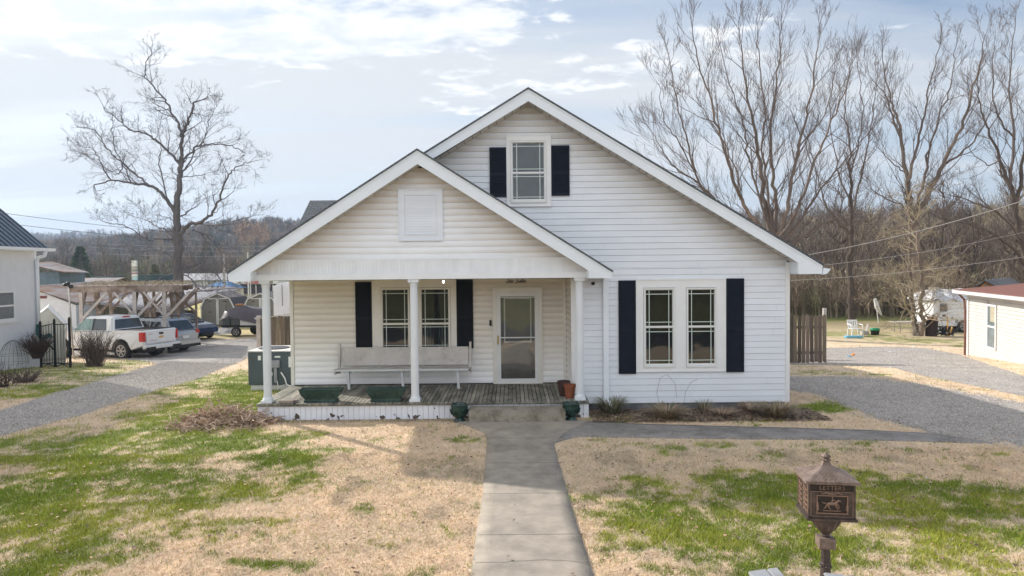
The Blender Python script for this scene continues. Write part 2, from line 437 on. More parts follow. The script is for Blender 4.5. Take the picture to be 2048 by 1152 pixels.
M['bronze'] = pm('antique_bronze', (.070, .052, .045), .55, .3, 14, .3, 50, metal=.15, col2=(.15, .105, .083), mixscale=10, thr=(.5, .7))
M['bronze_hi'] = pm('worn_bronze', (.27, .175, .125), .5, .2, 20, .1, 50, metal=.25)
M['bronze_dk'] = pm('dark_bronze', (.035, .026, .022), .5, .25, 20, .1, 50, metal=.25)
M['stoneblock'] = pm('grey_block', (.30, .31, .33), .9, .15, 8, .3, 80)
M['wire_light'] = pm('bare_wire', (.36, .34, .32), .5, .05, 3)
M['wire_dark'] = pm('black_wire', (.05, .05, .055), .6, .05, 3)
M['green_pipe'] = pm('green_drain_pipe', (.02, .10, .085), .5, .1, 10)
M['leaf_dark'] = pm('dark_vine', (.075, .052, .045), .8, .35, 3)
M['camper'] = pm('camper_white', (.76, .77, .78), .4, .06, 2, .1, 4)
M['pile_gravel'] = pm('pile_gravel', (.36, .34, .33), .9, .3, 20, .8, 40)
M['bulb'] = pm('lit_bulb', (1, .9, .75), .3, 0, 1, emit=((1, .82, .62), 5))
M['brick'] = pm('loose_brick', (.30, .25, .22), .9, .25, 8, .2, 40)
M['undergrowth'] = pm('undergrowth', (1, 1, 1), .85, .25, .4, tint=True)

def shingles(name, c1, c2):
    m_, N, L, P = nodes(name)
    P.inputs['Roughness'].default_value = .85
    tc_ = N.new('ShaderNodeTexCoord'); mp = N.new('ShaderNodeMapping'); mp.inputs['Scale'].default_value = (3.0, 0, 6.8)
    L.new(tc_.outputs['Object'], mp.inputs[0])
    b = N.new('ShaderNodeTexBrick'); b.inputs['Scale'].default_value = 1; b.inputs['Mortar Size'].default_value = .03
    b.inputs['Color1'].default_value = (*c1, 1); b.inputs['Color2'].default_value = (*c2, 1); b.inputs['Mortar'].default_value = (.03, .035, .04, 1)
    sx = N.new('ShaderNodeSeparateXYZ'); cx_ = N.new('ShaderNodeCombineXYZ')
    L.new(mp.outputs[0], sx.inputs[0]); L.new(sx.outputs[0], cx_.inputs[0]); L.new(sx.outputs[2], cx_.inputs[1])
    L.new(cx_.outputs[0], b.inputs['Vector']); L.new(b.outputs[0], P.inputs['Base Color'])
    return m_
M['shingle'] = shingles('roof_shingles', (.10, .115, .13), (.15, .165, .18))
# ================================================================ GROUND
def spaced(a, b, fine0, fine1, step, grow=1.12):
    xs = list(np.arange(fine0, fine1, step))
    s_ = step; x = fine0; lo = []
    while x > a: s_ *= grow; x -= s_; lo.append(x)
    s_ = step; x = xs[-1]; hi_ = []
    while x < b: s_ *= grow; x += s_; hi_.append(x)
    return np.array(lo[::-1] + xs + hi_)
# patches of living grass, picked out where they lie on the ground: x, y in the photo's pixels, radii, strength
GREEN = [(120,738,110,14,.85),(260,724,70,8,.6),(190,748,120,8,.8),(150,885,170,26,.85),(330,832,110,18,.8),(50,930,90,20,.8),(470,830,110,34,1.2),(100,1040,150,40,1.0),(560,880,70,14,1.0),(150,1125,200,50,.9),(330,1075,110,25,.7),(430,805,100,42,1.15),(360,862,150,24,1.1),(485,762,60,26,1.1),(300,905,160,30,1),(520,830,60,12,.9),(200,1010,150,35,.9),(110,1000,190,90,1),(60,1110,110,55,.9),(250,930,190,38,1),(430,893,150,26,1),(560,925,120,26,.9),(470,965,190,26,.8),(300,1000,150,40,.8),
 (380,1040,130,12,.7),(560,1142,60,12,1),(470,1135,50,8,.7),(930,880,42,12,.9),(620,905,60,10,.5),(690,905,40,10,.5),(470,790,110,34,1),(400,765,90,26,.8),
 (330,850,120,30,.8),(120,925,120,30,.75),(560,870,60,10,.8),(250,1090,120,22,.6),(760,1010,30,8,.5),(650,915,70,20,.6),(770,960,25,8,.4),
 (1720,985,330,34,1),(1540,965,150,22,.9),(1300,975,60,12,.7),(1420,1020,280,34,.85),(1250,1085,80,34,1),(1560,1090,330,50,.95),(1900,1020,240,34,.9),
 (1880,1095,230,45,.9),(1300,890,90,7,.6),(1470,892,110,7,.7),(1650,812,90,12,1),(1700,900,90,12,.6),(1560,915,60,8,.4),(1950,910,80,10,.4),
 (1200,1005,80,10,.5),(1330,925,50,6,.4),(1230,835,60,8,.7),(1610,862,40,6,.4),
 (60,785,130,16,1),(190,755,90,10,.9),(120,770,90,12,.8),(230,742,50,6,.5),(470,665,60,8,1),(1700,665,90,12,.8),(1830,680,90,8,.8),(1760,653,120,10,.8),
 (1930,690,40,8,.8),(1620,745,60,5,.5),(1700,750,80,5,.5),(1500,840,60,6,.3),(1960,1140,160,30,.7),(1300,1130,150,18,.45)]
GW = []
for (px, py, rx, ry, s_) in GREEN:
    c = gnd(px, py); e = gnd(px + rx, py); f0 = gnd(px, py - ry); f1 = gnd(px, min(py + ry, 1300))
    GW.append((c.x, (f0.y + f1.y) / 2, abs(e.x - c.x), max(.15, abs(f0.y - f1.y) / 2), s_))
def greenness(x, y):
    g = np.zeros_like(x, float)
    wx = x + 1.3 * (fbm(x * .8, y * .8, 31) - .5); wy = y + 1.3 * (fbm(x * .8, y * .8, 47) - .5)
    for (cx, cy, ax, ay, s_) in GW:
        d = ((wx - cx) / ax) ** 2 + ((wy - cy) / ay) ** 2
        g = np.maximum(g, s_ * np.clip(1.35 - d * .75, 0, 1))
    n = fbm(x * 2.1, y * 2.6, 5, 5); n2 = fbm(x * 7, y * 7, 9, 3)
    n3 = fbm(x * 18, y * 18, 13, 2)
    g = g * .95 + (n - .5) * 1.5 + (n2 - .5) * 1.3 + (n3 - .5) * 1.1
    # mostly green beyond the lane and back yards
    far = ss(30, 48, y)
    return ss(.28, 1.05, g) * (1 - far) + far * ss(.45, .6, fbm(x * .15, y * .3, 77)) * .55
XS = spaced(-1500, 1500, -17, 19, .13, 1.13); YS = np.concatenate([np.arange(-60, 5.5, 1.5), spaced(5.5, 2500, 5.6, 30, .12, 1.05)])
YS = np.unique(np.round(YS, 4))
GX, GY = np.meshgrid(XS, YS)
GZ = gz(GX, GY)
g = greenness(GX, GY)
dn = fbm(GX * .5, GY * .5, 60)[..., None]; dn2 = fbm(GX * 3, GY * 3, 66)[..., None]
dry = np.array([.70, .54, .385]) * (1 - .25 * (dn - .5)) * (1 + .35 * (dn2 - .5))
straw = np.array([.50, .42, .20]) + 0 * dn
grn = np.array([.15, .20, .035]) * (1 + .5 * (dn2 - .5))
fary = ss(34, 50, GY)[..., None]
leftf = ss(2, -6, GX)[..., None]
base = dry * (1 - fary) + (straw * leftf + np.array([.24, .20, .11]) * (1 - leftf)) * fary
colg = base * (1 - g[..., None]) + grn * g[..., None]
# leaf-litter bed along the front wall and bare soil by the porch
bed = ss(1.6, 1.9, GX) * ss(6.0, 5.6, GX) * ss(12.72, 12.95, GY) * ss(14.2, 14, GY) * ss(.30, .45, fbm(GX * 2, GY * 2, 88))
bed = np.maximum(bed, ss(-4.9, -4.6, GX) * ss(-1.0, -1.3, GX) * ss(12.95, 13.1, GY) * ss(13.6, 13.5, GY) * .8)
colg = colg * (1 - bed[..., None]) + np.array([.13, .09, .06]) * bed[..., None]
yard = ss(2, -6, GY)[..., None]
colg = colg * (1 - yard) + np.array([.19, .18, .09]) * (.6 + .9 * dn2) * yard
bank = ss(-12, -30, GY)[..., None]
colg = colg * (1 - bank) + np.array([.085, .08, .05]) * (.6 + .9 * dn2) * bank
ny, nx = GX.shape
V = np.stack([GX.ravel(), GY.ravel(), GZ.ravel()], 1)
idx = np.arange(nx * ny).reshape(ny, nx)
F = np.stack([idx[:-1, :-1], idx[:-1, 1:], idx[1:, 1:], idx[1:, :-1]], -1).reshape(-1, 4)
M['ground'] = pm('lawn_ground', (1, 1, 1), .95, .14, 26, .35, 90, tint=True, spec=.1, detail=10)
ground = npmesh('ground', V, F, M['ground'], colg.reshape(-1, 3), smooth=True, kind='structure')

PAVE = []
def resample(P, n):
    P = [np.array(p) for p in P]; d = [0]
    for a, b in zip(P[:-1], P[1:]): d.append(d[-1] + np.linalg.norm(b - a))
    t = np.linspace(0, 1, n)
    return t, d, P
def ribbon(name, A, B, mat, zoff, jit=.0, nu=240, nv=8, curb=0.0, soft=.45):
    A = [gnd(*p) if len(p) == 2 else Vector(p) for p in A]; B = [gnd(*p) if len(p) == 2 else Vector(p) for p in B]
    A = np.array([(p.x, p.y) for p in A]); B = np.array([(p.x, p.y) for p in B])
    L_ = np.linspace(0, 1, len(A)); seg = np.r_[0, np.cumsum(np.linalg.norm(np.diff((A + B) / 2, axis=0), axis=1))]; seg /= seg[-1]
    t = np.linspace(0, 1, nu)
    a = np.stack([np.interp(t, seg, A[:, k]) for k in (0, 1)], 1); b = np.stack([np.interp(t, seg, B[:, k]) for k in (0, 1)], 1)
    if jit:
        w = (b - a); w /= np.linalg.norm(w, axis=1)[:, None] + 1e-9
        a = a + w * ((fbm(a[:, 0] * 3, a[:, 1] * 3, 3, 4) - .5) * jit * 2)[:, None]
        b = b + w * ((fbm(b[:, 0] * 3, b[:, 1] * 3, 4, 4) - .5) * jit * 2)[:, None]
    PAVE.append(np.vstack([a, b[::-1]]))
    s_ = (np.array([0, .03, .08, .15, .25, .5, .75, .85, .92, .97, 1.0]) if not curb else np.linspace(0, 1, nv))[None, :, None]; nv = s_.shape[1]
    P = a[:, None, :] * (1 - s_) + b[:, None, :] * s_
    Z = gz(P[..., 0], P[..., 1]) + zoff
    V = np.concatenate([P, Z[..., None]], -1).reshape(-1, 3)
    I = np.arange(nu * nv).reshape(nu, nv)
    F = np.stack([I[:-1, :-1], I[:-1, 1:], I[1:, 1:], I[1:, :-1]], -1).reshape(-1, 4)
    if curb:
        n0 = len(V); ring = np.concatenate([I[:, 0], I[-1, :], I[::-1, -1], I[0, ::-1]])
        low = V[ring].copy(); low[:, 2] -= curb
        V = np.vstack([V, low]); k = len(ring); r2 = np.arange(n0, n0 + k)
        F = np.vstack([F, np.stack([ring, np.roll(ring, -1), np.roll(r2, -1), r2], 1)])
    ed = np.minimum(s_[0, :, 0], 1 - s_[0, :, 0])[None, :] * np.linalg.norm(b - a, axis=1)[:, None]
    ed = np.clip(ed / soft, 0, 1); cc = np.repeat(ed.reshape(-1, 1), 3, 1)
    if len(cc) < len(V): cc = np.vstack([cc, np.ones((len(V) - len(cc), 3))])
    o = npmesh(name, V, F, mat, cc, kind='structure')
    bm = bmesh.new(); bm.from_mesh(o.data); bmesh.ops.recalc_face_normals(bm, faces=bm.faces)
    up_ = sum(f.normal.z for f in bm.faces)
    if up_ < 0: bmesh.ops.reverse_faces(bm, faces=bm.faces)
    bm.to_mesh(o.data); bm.free()
    return o
ribbon('gravel_driveway', [(-220, 890), (-90, 852), (0, 821), (82, 795), (164, 773), (246, 748), (334, 724), (300, 722)],
       [(-220, 985), (-90, 915), (0, 874), (82, 852), (164, 831), (285, 790), (400, 757), (470, 728)], M['gravel'], .006, .12)
ribbon('gravel_yard', [(60, 712), (150, 712), (232, 717), (300, 724), (383, 748), (470, 728), (512, 704)],
       [(60, 684), (150, 680), (232, 679), (300, 678), (400, 681), (450, 679), (530, 677)], M['gravel'], .011, .2)
ribbon('gravel_lane', [(1560, 730), (1652, 730), (1740, 733), (1790, 737), (1840, 751), (1940, 771), (2048, 794), (2300, 850)],
       [(1560, 697), (1652, 696), (1768, 693), (1850, 696), (1915, 708), (1990, 733), (2048, 752), (2300, 812)], M['gravel'], .006, .18)
ribbon('gravel_parking', [(1560, 776), (1640, 796), (1690, 815), (1760, 848), (1860, 872), (1940, 888), (2060, 903), (2300, 940)],
       [(1560, 752), (1640, 752), (1700, 753), (1800, 762), (1900, 777), (1960, 787), (2048, 804), (2300, 868)], M['gravel'], .008, .35, soft=1.7)
ribbon('side_path', [(1090, 893), (1130, 880), (1160, 874), (1300, 877), (1500, 879), (1720, 881), (1860, 884), (1985, 888)],
       [(1090, 842), (1130, 842), (1160, 843), (1300, 850), (1500, 855), (1720, 861), (1860, 868), (1985, 886)], M['path'], .018, .02, curb=.03)
ribbon('front_walk', [(905, 843), (925, 850), (950, 858), (970, 868), (974, 890), (965, 985), (942, 1152), (906, 1420)],
       [(1175, 843), (1165, 850), (1150, 858), (1128, 868), (1108, 890), (1134, 985), (1186, 1152), (1268, 1420)], M['concrete'], .024, .012, curb=.04)
ribbon('street', [(-80., 2.6, 0.), (0., 2.6, 0.), (80., 2.6, 0.)], [(-80., -5., 0.), (0., -5., 0.), (80., -5., 0.)], M['asphalt'], .01)

def inpoly(x, y, P):
    r_ = np.zeros(x.shape, bool); j = len(P) - 1
    for i in range(len(P)):
        xi, yi = P[i]; xj, yj = P[j]
        if yi != yj:
            c = ((yi > y) != (yj > y)) & (x < (xj - xi) * (y - yi) / (yj - yi) + xi)
            r_ ^= c
        j = i
    return r_
# joints and cracks in the front walk
jm = MB(); jr = random.Random(3)
for Yj in (7.55, 8.95, 10.35, 11.7):
    zj = gz(0, Yj) + .0246; jm.box(-.41, .785, Yj, Yj + .007, zj, zj + .0014)
for (Yj, xa_, xb_) in ((6.82, -.40, .78), (9.6, .2, .78), (11.1, -.42, .1)):
    xs_ = np.arange(xa_, xb_, .06); yy_ = Yj; P_ = []
    for x_ in xs_:
        yy_ += jr.gauss(0, .012); P_.append((x_, yy_))
    for (p_, q_) in zip(P_[:-1], P_[1:]):
        z_ = gz(0, p_[1]) + .0262; jm.quad((p_[0], p_[1], z_), (q_[0], q_[1], z_), (q_[0], q_[1] + .006, z_), (p_[0], p_[1] + .006, z_))
jo = jm.build('walk_joint', pm('joint_dirt', (.17, .15, .12), .95, .3, 20), None, fix=False); jo['kind'] = 'structure'
# ---------------------------------------------------------------- grass blades
rs = np.random.RandomState(3)
def blades(n, xr, yr, hmul=1.0, seed=1, wide=1.0, conv=None):
    rs = np.random.RandomState(seed)
    y = rs.uniform(yr[0], yr[1], n)
    x = rs.uniform(-1, 1, n) * (y * .80 + .8) if xr is None else rs.uniform(xr[0], xr[1], n)
    bad = np.zeros(n, bool)
    for P in PAVE: bad |= inpoly(x + rs.normal(0, .06, n), y + rs.normal(0, .06, n), P)
    bad |= (x > -4.95) & (x < 5.65) & (y > 13.2)
    bad |= (x > -4.95) & (x < 1.5) & (y > 13.22)
    bad |= (x > -1.1) & (x < 1.1) & (y > 12.75)
    if conv is not None: bad |= conv(x, y, rs)
    x, y = x[~bad], y[~bad]; n = len(x)
    g = greenness(x, y)
    isg = rs.rand(n) < np.clip(g * 1.05, 0, .93) + .035
    h = np.where(isg, rs.uniform(.025, .06, n), rs.uniform(.012, .04, n)) * hmul
    lean = np.where(isg, rs.uniform(.2, 1.0, n), rs.uniform(1.2, 4.0, n)) * h
    a = rs.uniform(0, 2 * np.pi, n); w = rs.uniform(.0018, .0036, n) * wide * (1 + y * .03)
    z = gz(x, y)
    ta = rs.uniform(0, 2 * np.pi, n)
    p0 = np.stack([x - np.cos(ta) * w, y - np.sin(ta) * w, z - .005], 1); p1 = np.stack([x + np.cos(ta) * w, y + np.sin(ta) * w, z - .005], 1)
    p2 = np.stack([x + np.cos(a) * lean, y + np.sin(a) * lean, z + h], 1)
    V = np.stack([p0, p1, p2], 1).reshape(-1, 3)
    q = ss(.35, .65, fbm(x * .9, y * 1.2, 91))[:, None]; cg = (np.array([[.17, .25, .035]]) * (1 - q) + np.array([[.34, .37, .06]]) * q) * rs.uniform(.5, 1.4, (n, 1)) + np.array([[.18, .13, .02]]) * rs.rand(n, 1) ** 1.5
    q2 = ss(.3, .7, fbm(x * .6, y * .8, 95))[:, None]; cd = (np.array([[.90, .70, .50]]) * q2 + np.array([[.80, .65, .48]]) * (1 - q2)) * rs.uniform(.68, 1.12, (n, 1)) * (1 - .35 * ss(.60, .75, fbm(x * 2.2, y * 2.2, 97, 3)))[:, None] * np.array([[1, 1, 1]])
    c = np.where(isg[:, None], cg, cd)
    return V, np.repeat(c, 3, 0)
V1, C1 = blades(420000, None, (6.3, 11), 1.0, 1, 1.1)
V2, C2 = blades(220000, None, (11, 18), 1.1, 2, 1.3)
V3, C3 = blades(60000, None, (18, 34), 1.6, 4, 1.8)
V = np.vstack([V1, V2, V3]); C = np.vstack([C1, C2, C3])
lawn = npmesh('lawn_grass', V, np.arange(len(V)).reshape(-1, 3), M['grassblade'], C)
tag(lawn, 'patchy lawn of straw coloured and green grass in front of the white house', 'grass', kind='stuff')

# loose stones lying on the gravel
rs = np.random.RandomState(23); Vs = []; Cs = []
for P, num_ in zip(PAVE[:4], (42000, 16000, 15000, 22000)):
    lo_, hi_ = P.min(0), P.max(0); lo_ = np.maximum(lo_, [-22, 7]); hi_ = np.minimum(hi_, [24, 34])
    x = rs.uniform(lo_[0], hi_[0], num_ * 3); y = rs.uniform(lo_[1], hi_[1], num_ * 3)
    ok = inpoly(x + rs.normal(0, .10, len(x)), y + rs.normal(0, .10, len(x)), P) & (np.abs(x) < y * .8 + 1) & ~((x > -5.2) & (x < 5.8) & (y > 13)); x, y = x[ok][:num_], y[ok][:num_]; n = len(x)
    z = gz(x, y) + .012; s1 = rs.uniform(.005, .013, n) * (1 + y * .01); a = rs.uniform(0, 6.28, n)
    q = [np.stack([x + np.cos(a + t) * s1, y + np.sin(a + t) * s1, z + dz * s1], 1) for t, dz in ((0, 0), (2.1, 0), (4.2, 0), (1, 1.1))]
    Vs.append(np.stack([q[0], q[1], q[3], q[1], q[2], q[3], q[2], q[0], q[3]], 1).reshape(-1, 3))
    Cs.append(np.repeat(np.array([[.55, .50, .455]]) * rs.uniform(.6, 1.3, (n, 1)), 9, 0))
V = np.vstack(Vs); C = np.vstack(Cs); M['stones'] = pm('loose_stones', (1, 1, 1), .9, .1, 5, tint=True)
o = npmesh('gravel_stones', V, np.arange(len(V)).reshape(-1, 3), M['stones'], C); tag(o, 'loose grey stones on the gravel driveways', 'gravel', kind='stuff')
# fallen leaves and crumbs on the lawn
rs = np.random.RandomState(19); n = 2600
yy = rs.uniform(6.4, 13.0, n) ; xx = rs.uniform(-1, 1, n) * (yy * .8 + .6); bad = np.zeros(n, bool)
for P in PAVE[4:6]: bad |= inpoly(xx, yy, P) & (rs.rand(n) < .93)
xx, yy = xx[~bad], yy[~bad]; n = len(xx); a = rs.uniform(0, 6.28, n); sz = rs.uniform(.008, .028, n); zz_ = gz(xx, yy) + .03 + rs.rand(n) * .015
V = np.stack([np.stack([xx + np.cos(a + q) * sz, yy + np.sin(a + q) * sz, zz_ + rs.rand(n) * .02], 1) for q in (0, 1.9, 3.4, 4.9)], 1).reshape(-1, 3)
Cl = np.repeat(np.array([[.30, .19, .12]]) * rs.uniform(.25, 1.6, (n, 1)) + (rs.rand(n, 1) < .008) * .4, 4, 0)
M['leaf'] = pm('dry_leaf', (1, 1, 1), .8, .15, 5, tint=True)
o = npmesh('fallen_leaves', V, np.arange(len(V)).reshape(-1, 4), M['leaf'], Cl); tag(o, 'small brown leaves scattered over the front lawn', 'leaves', kind='stuff')

# ================================================================ HOUSE
YW, YP, YD = 13.9, 15.3, 13.3          # main wall, porch back wall, porch beam plane
house = thing('house', 'white vinyl sided cottage with two front gables, dark shutters and a columned porch', 'house', (0.33, 13.9, 0.08))
def XW(px, Y=YW): return (px - CX) / FPX * Y
prs = random.Random(5)
def siding(mb, z0, z1, Y, xl, xr, course=.125, prof='flat', holes=(), tone=None, dx=.35, axis='x', sgn=1):
    """clapboards from z0 to z1; xl(z), xr(z) give the ends; faces -Y"""
    mb.c = mb.c or []
    if prof == 'flat': rows0 = [(.0, .004), (.002, -.013), (.90, -.003), (1.0, .006)]
    else: rows0 = [(.0, .002), (.01, -.012), (.35, -.018), (.65, -.014), (.92, -.003), (1.0, .002)]
    z = z0; k = 0
    while z < z1 - 1e-4:
        for (fa, ya), (fb, yb) in zip(rows0[:-1], rows0[1:]):
            za, zb = z + fa * course, min(z + fb * course, z1)
            if za >= z1 - 1e-5: continue
            zm = (za + zb) / 2
            ints = [(xl(za), xr(za), xl(zb), xr(zb))]
            for (hx0, hx1, hz0, hz1) in holes:
                if hz0 < zm < hz1:
                    new = []
                    for (a, b, c, d) in ints:
                        if hx0 > a and hx1 < b: new += [(a, hx0, c, hx0), (hx1, b, hx1, d)]
                        elif hx0 > a and hx0 < b: new.append((a, hx0, c, hx0))
                        elif hx1 < b and hx1 > a: new.append((hx1, b, hx1, d))
                        elif hx0 <= a and hx1 >= b: pass
                        else: new.append((a, b, c, d))
                    ints = new
            for (a, b, c, d) in ints:
                if b - a < .005 and d - c < .005: continue
                n = max(1, int((b - a) / dx))
                base = len(mb.v)
                for i in range(n + 1):
                    t = i / n
                    xa, xb = a + (b - a) * t, c + (d - c) * t
                    wob = .0
                    if axis == 'x': mb.v += [(xa, Y + ya, za), (xb, Y + yb, zb)]
                    else: mb.v += [(Y + sgn * ya, xa, za), (Y + sgn * yb, xb, zb)]
                    for (X_, Z_, f_) in ((xa, za, fa), (xb, zb, fb)):
                        tcol = (1, 1, 1) if tone is None else tone(X_, Z_, f_)
                        j = .985 + .03 * ((math.sin(k * 12.9898) * 43758.5) % 1)
                        mb.c.append(tuple(q * j for q in tcol))
                for i in range(n):
                    mb.f.append((base + 2 * i, base + 2 * i + 2, base + 2 * i + 3, base + 2 * i + 1))
        z += course; k += 1
    return mb
# main gable: apex and slope
AX, AZ, AS = .356, 6.53, .607
PX_, PZ, PS = -1.765, 5.26, .635
def rake_dirt_bounce(ax, az, s_, off, width=.75, amt=.13):  # dirt plus warm reflected light, tinted into the siding below the rake
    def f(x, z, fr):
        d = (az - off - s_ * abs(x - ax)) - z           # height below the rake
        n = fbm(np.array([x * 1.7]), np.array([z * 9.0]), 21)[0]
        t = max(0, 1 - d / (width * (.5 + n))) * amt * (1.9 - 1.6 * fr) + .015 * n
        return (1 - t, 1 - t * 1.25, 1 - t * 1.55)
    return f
f_main = rake_dirt_bounce(AX, AZ, AS, .42)
f_porch = rake_dirt_bounce(PX_, PZ, PS, .42, .8, .16)
def faint(x, z, fr):
    n = fbm(np.array([x * 1.2]), np.array([z * 6.0]), 12)[0]; t = .03 * n
    return (1 - t, 1 - t * 1.1, 1 - t * 1.3)
# front wall (lower part right of the porch and the gable above)
LX, RXc = -4.98, 5.60
win_h = [(2.66, 3.30, .98, 2.56), (3.54, 4.15, .98, 2.56)]
up_h = [(.04, .665, 4.35, 5.56)]
mb = MB()
zs = .224
siding(mb, zs, 3.0, YW, lambda z: 1.33, lambda z: RXc, .125, 'flat', win_h, faint)
gz0 = zs + .125 * 23
def gxl(z): return max(-5.0, AX - max(0, (AZ - .20 - z)) / AS)
def gxr(z): return min(RXc, AX + max(0, (AZ - .20 - z)) / AS)
mb2 = MB()
siding(mb2, 3.0, AZ - .22, YW, gxl, gxr, .125, 'flat', up_h, f_main)
lr = random.Random(12)
def seams(mb_, n_, x0_, x1_, z0_, k_, ok_):
    for _ in range(n_):
        x_ = lr.uniform(x0_, x1_); z_ = z0_ + .125 * lr.randrange(k_)
        if not ok_(x_, z_): continue
        mb_.hexa([(x_, YW - .0142, z_ + .003), (x_ + .004, YW - .0142, z_ + .003), (x_ + .004, YW - .01, z_ + .003), (x_, YW - .01, z_ + .003),
                  (x_, YW - .0045, z_ + .11), (x_ + .004, YW - .0045, z_ + .11), (x_ + .004, YW, z_ + .11), (x_, YW, z_ + .11)]); mb_.c += [(.72, .71, .70)] * 8
seams(mb, 26, 1.4, 5.4, zs, 22, lambda x, z: not (2.1 < x < 4.75 and .8 < z < 2.75))
seams(mb2, 40, -3.5, 4.5, 3.0, 24, lambda x, z: z < AZ - .6 - AS * abs(x - AX) and not (-.5 < x < 1.25 and 4.2 < z < 5.75))
mb.build('front_wall', M['siding'], house, fix=False)
mb2.build('gable_wall', M['siding'], house, fix=False)
# porch gable wall
mb = MB()
siding(mb, 3.19, PZ - .30, YD, lambda z: max(-5.0, PX_ - max(0, PZ - .22 - z) / PS), lambda z: min(1.47, PX_ + max(0, PZ - .22 - z) / PS), .122, 'round',
       [(-2.06, -1.46, 3.63, 4.47)], f_porch)
mb.build('porch_gable_wall', M['siding_gable'], house, fix=False)
# porch back wall
def ptint(x, z, fr):  # browner low on each course, stronger higher up the wall
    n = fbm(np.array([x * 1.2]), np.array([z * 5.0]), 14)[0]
    t = max(0, (1.5 - z) / 1.1)             # lighter and cooler towards the bottom
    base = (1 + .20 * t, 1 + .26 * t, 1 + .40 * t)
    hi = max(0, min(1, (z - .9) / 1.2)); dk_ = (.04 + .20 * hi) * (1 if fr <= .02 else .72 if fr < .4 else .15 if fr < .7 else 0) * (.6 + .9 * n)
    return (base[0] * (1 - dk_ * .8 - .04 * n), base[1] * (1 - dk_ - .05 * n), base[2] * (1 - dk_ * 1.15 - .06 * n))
ph = [(-2.95, -1.38, 1.16, 2.60), (-.35, .59, .41, 2.46)]
mb = MB()
siding(mb, .43, 2.82, YP, lambda z: -4.90, lambda z: 1.18, .1305, 'round', ph, ptint, dx=.5)
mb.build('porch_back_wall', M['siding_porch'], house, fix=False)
# porch inner side wall (faces -X) at x = 1.2
mb = MB()
siding(mb, .43, 2.82, 1.22, lambda z: YW + .02, lambda z: YP - .01, .1305, 'round', (), ptint, dx=.5, axis='y')
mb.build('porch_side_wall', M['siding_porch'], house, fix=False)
# solid body behind the cladding
body = MB()
YB = 26.0
body.box(LX + .03, 1.26, YP + .10, YB, .1, 2.95)       # left part behind porch
body.box(1.27, RXc - .03, YW + .30, YB, .1, 2.95)
bo = body.build('wall_core', M['curtain_dark'], house)
sw = MB()
siding(sw, .224, 3.0, LX, lambda z: YP, lambda z: YB, .125, 'flat', (), faint, dx=3, axis='y')
sw.build('left_side_wall', M['siding'], house, fix=False)
sw = MB()
siding(sw, .224, 3.0, RXc + .02, lambda z: YW, lambda z: YB, .125, 'flat', (), faint, dx=3, axis='y', sgn=-1)
sw.build('right_side_wall', M['siding'], house, fix=False)
bk = MB(); bk.prism([(LX, .1), (RXc, .1), (RXc, 3.0), (AX, AZ - .25), (LX, 3.0)], YB - .05, YB, 'y'); bk.build('rear_wall', M['white_paint'], house)
gb = MB(); gb.prism([(LX, 2.96), (RXc - .03, 2.96), (AX, AZ - .3)], YW + .30, YW + .34, 'y'); gb.build('gable_backing', M['curtain_dark'], house)
# dark rooms behind windows
rm = MB(); rm.box(2.5, 4.4, YW + .08, YW + .28, .9, 2.7)
# corner posts
cb = MB()
cb.box(RXc - .03, RXc + .055, YW - .022, YW + .08, .215, 3.075)
cb.build('corner_trim', M['trim'], house, bevel=.004)
cb = MB(); cb.box(1.20, 1.335, YW - .024, YW + .02, .42, 2.81); cb.build('corner_trim', M['trim'], house, bevel=.004)
cb = MB(); cb.box(LX - .005, LX + .075, YP - .028, YP + .06, .41, 2.81); cb.build('corner_trim', M['trim_porch'], house, bevel=.004)
cb = MB(); cb.box(1.145, 1.203, YP - .04, YP, .42, 2.79); cb.build('corner_trim', M['trim_porch'], house, bevel=.003)
for fb in ((1.36, RXc - .03, YW + .03, YW + .25, -.15, .222), (RXc - .25, RXc - .031, YW + .251, YB, -.9, .222), (LX + .04, LX + .25, YP, YB, -.9, .222)):
    fo = MB(); fo.box(*fb); fo.build('foundation', M['foundation'], house)

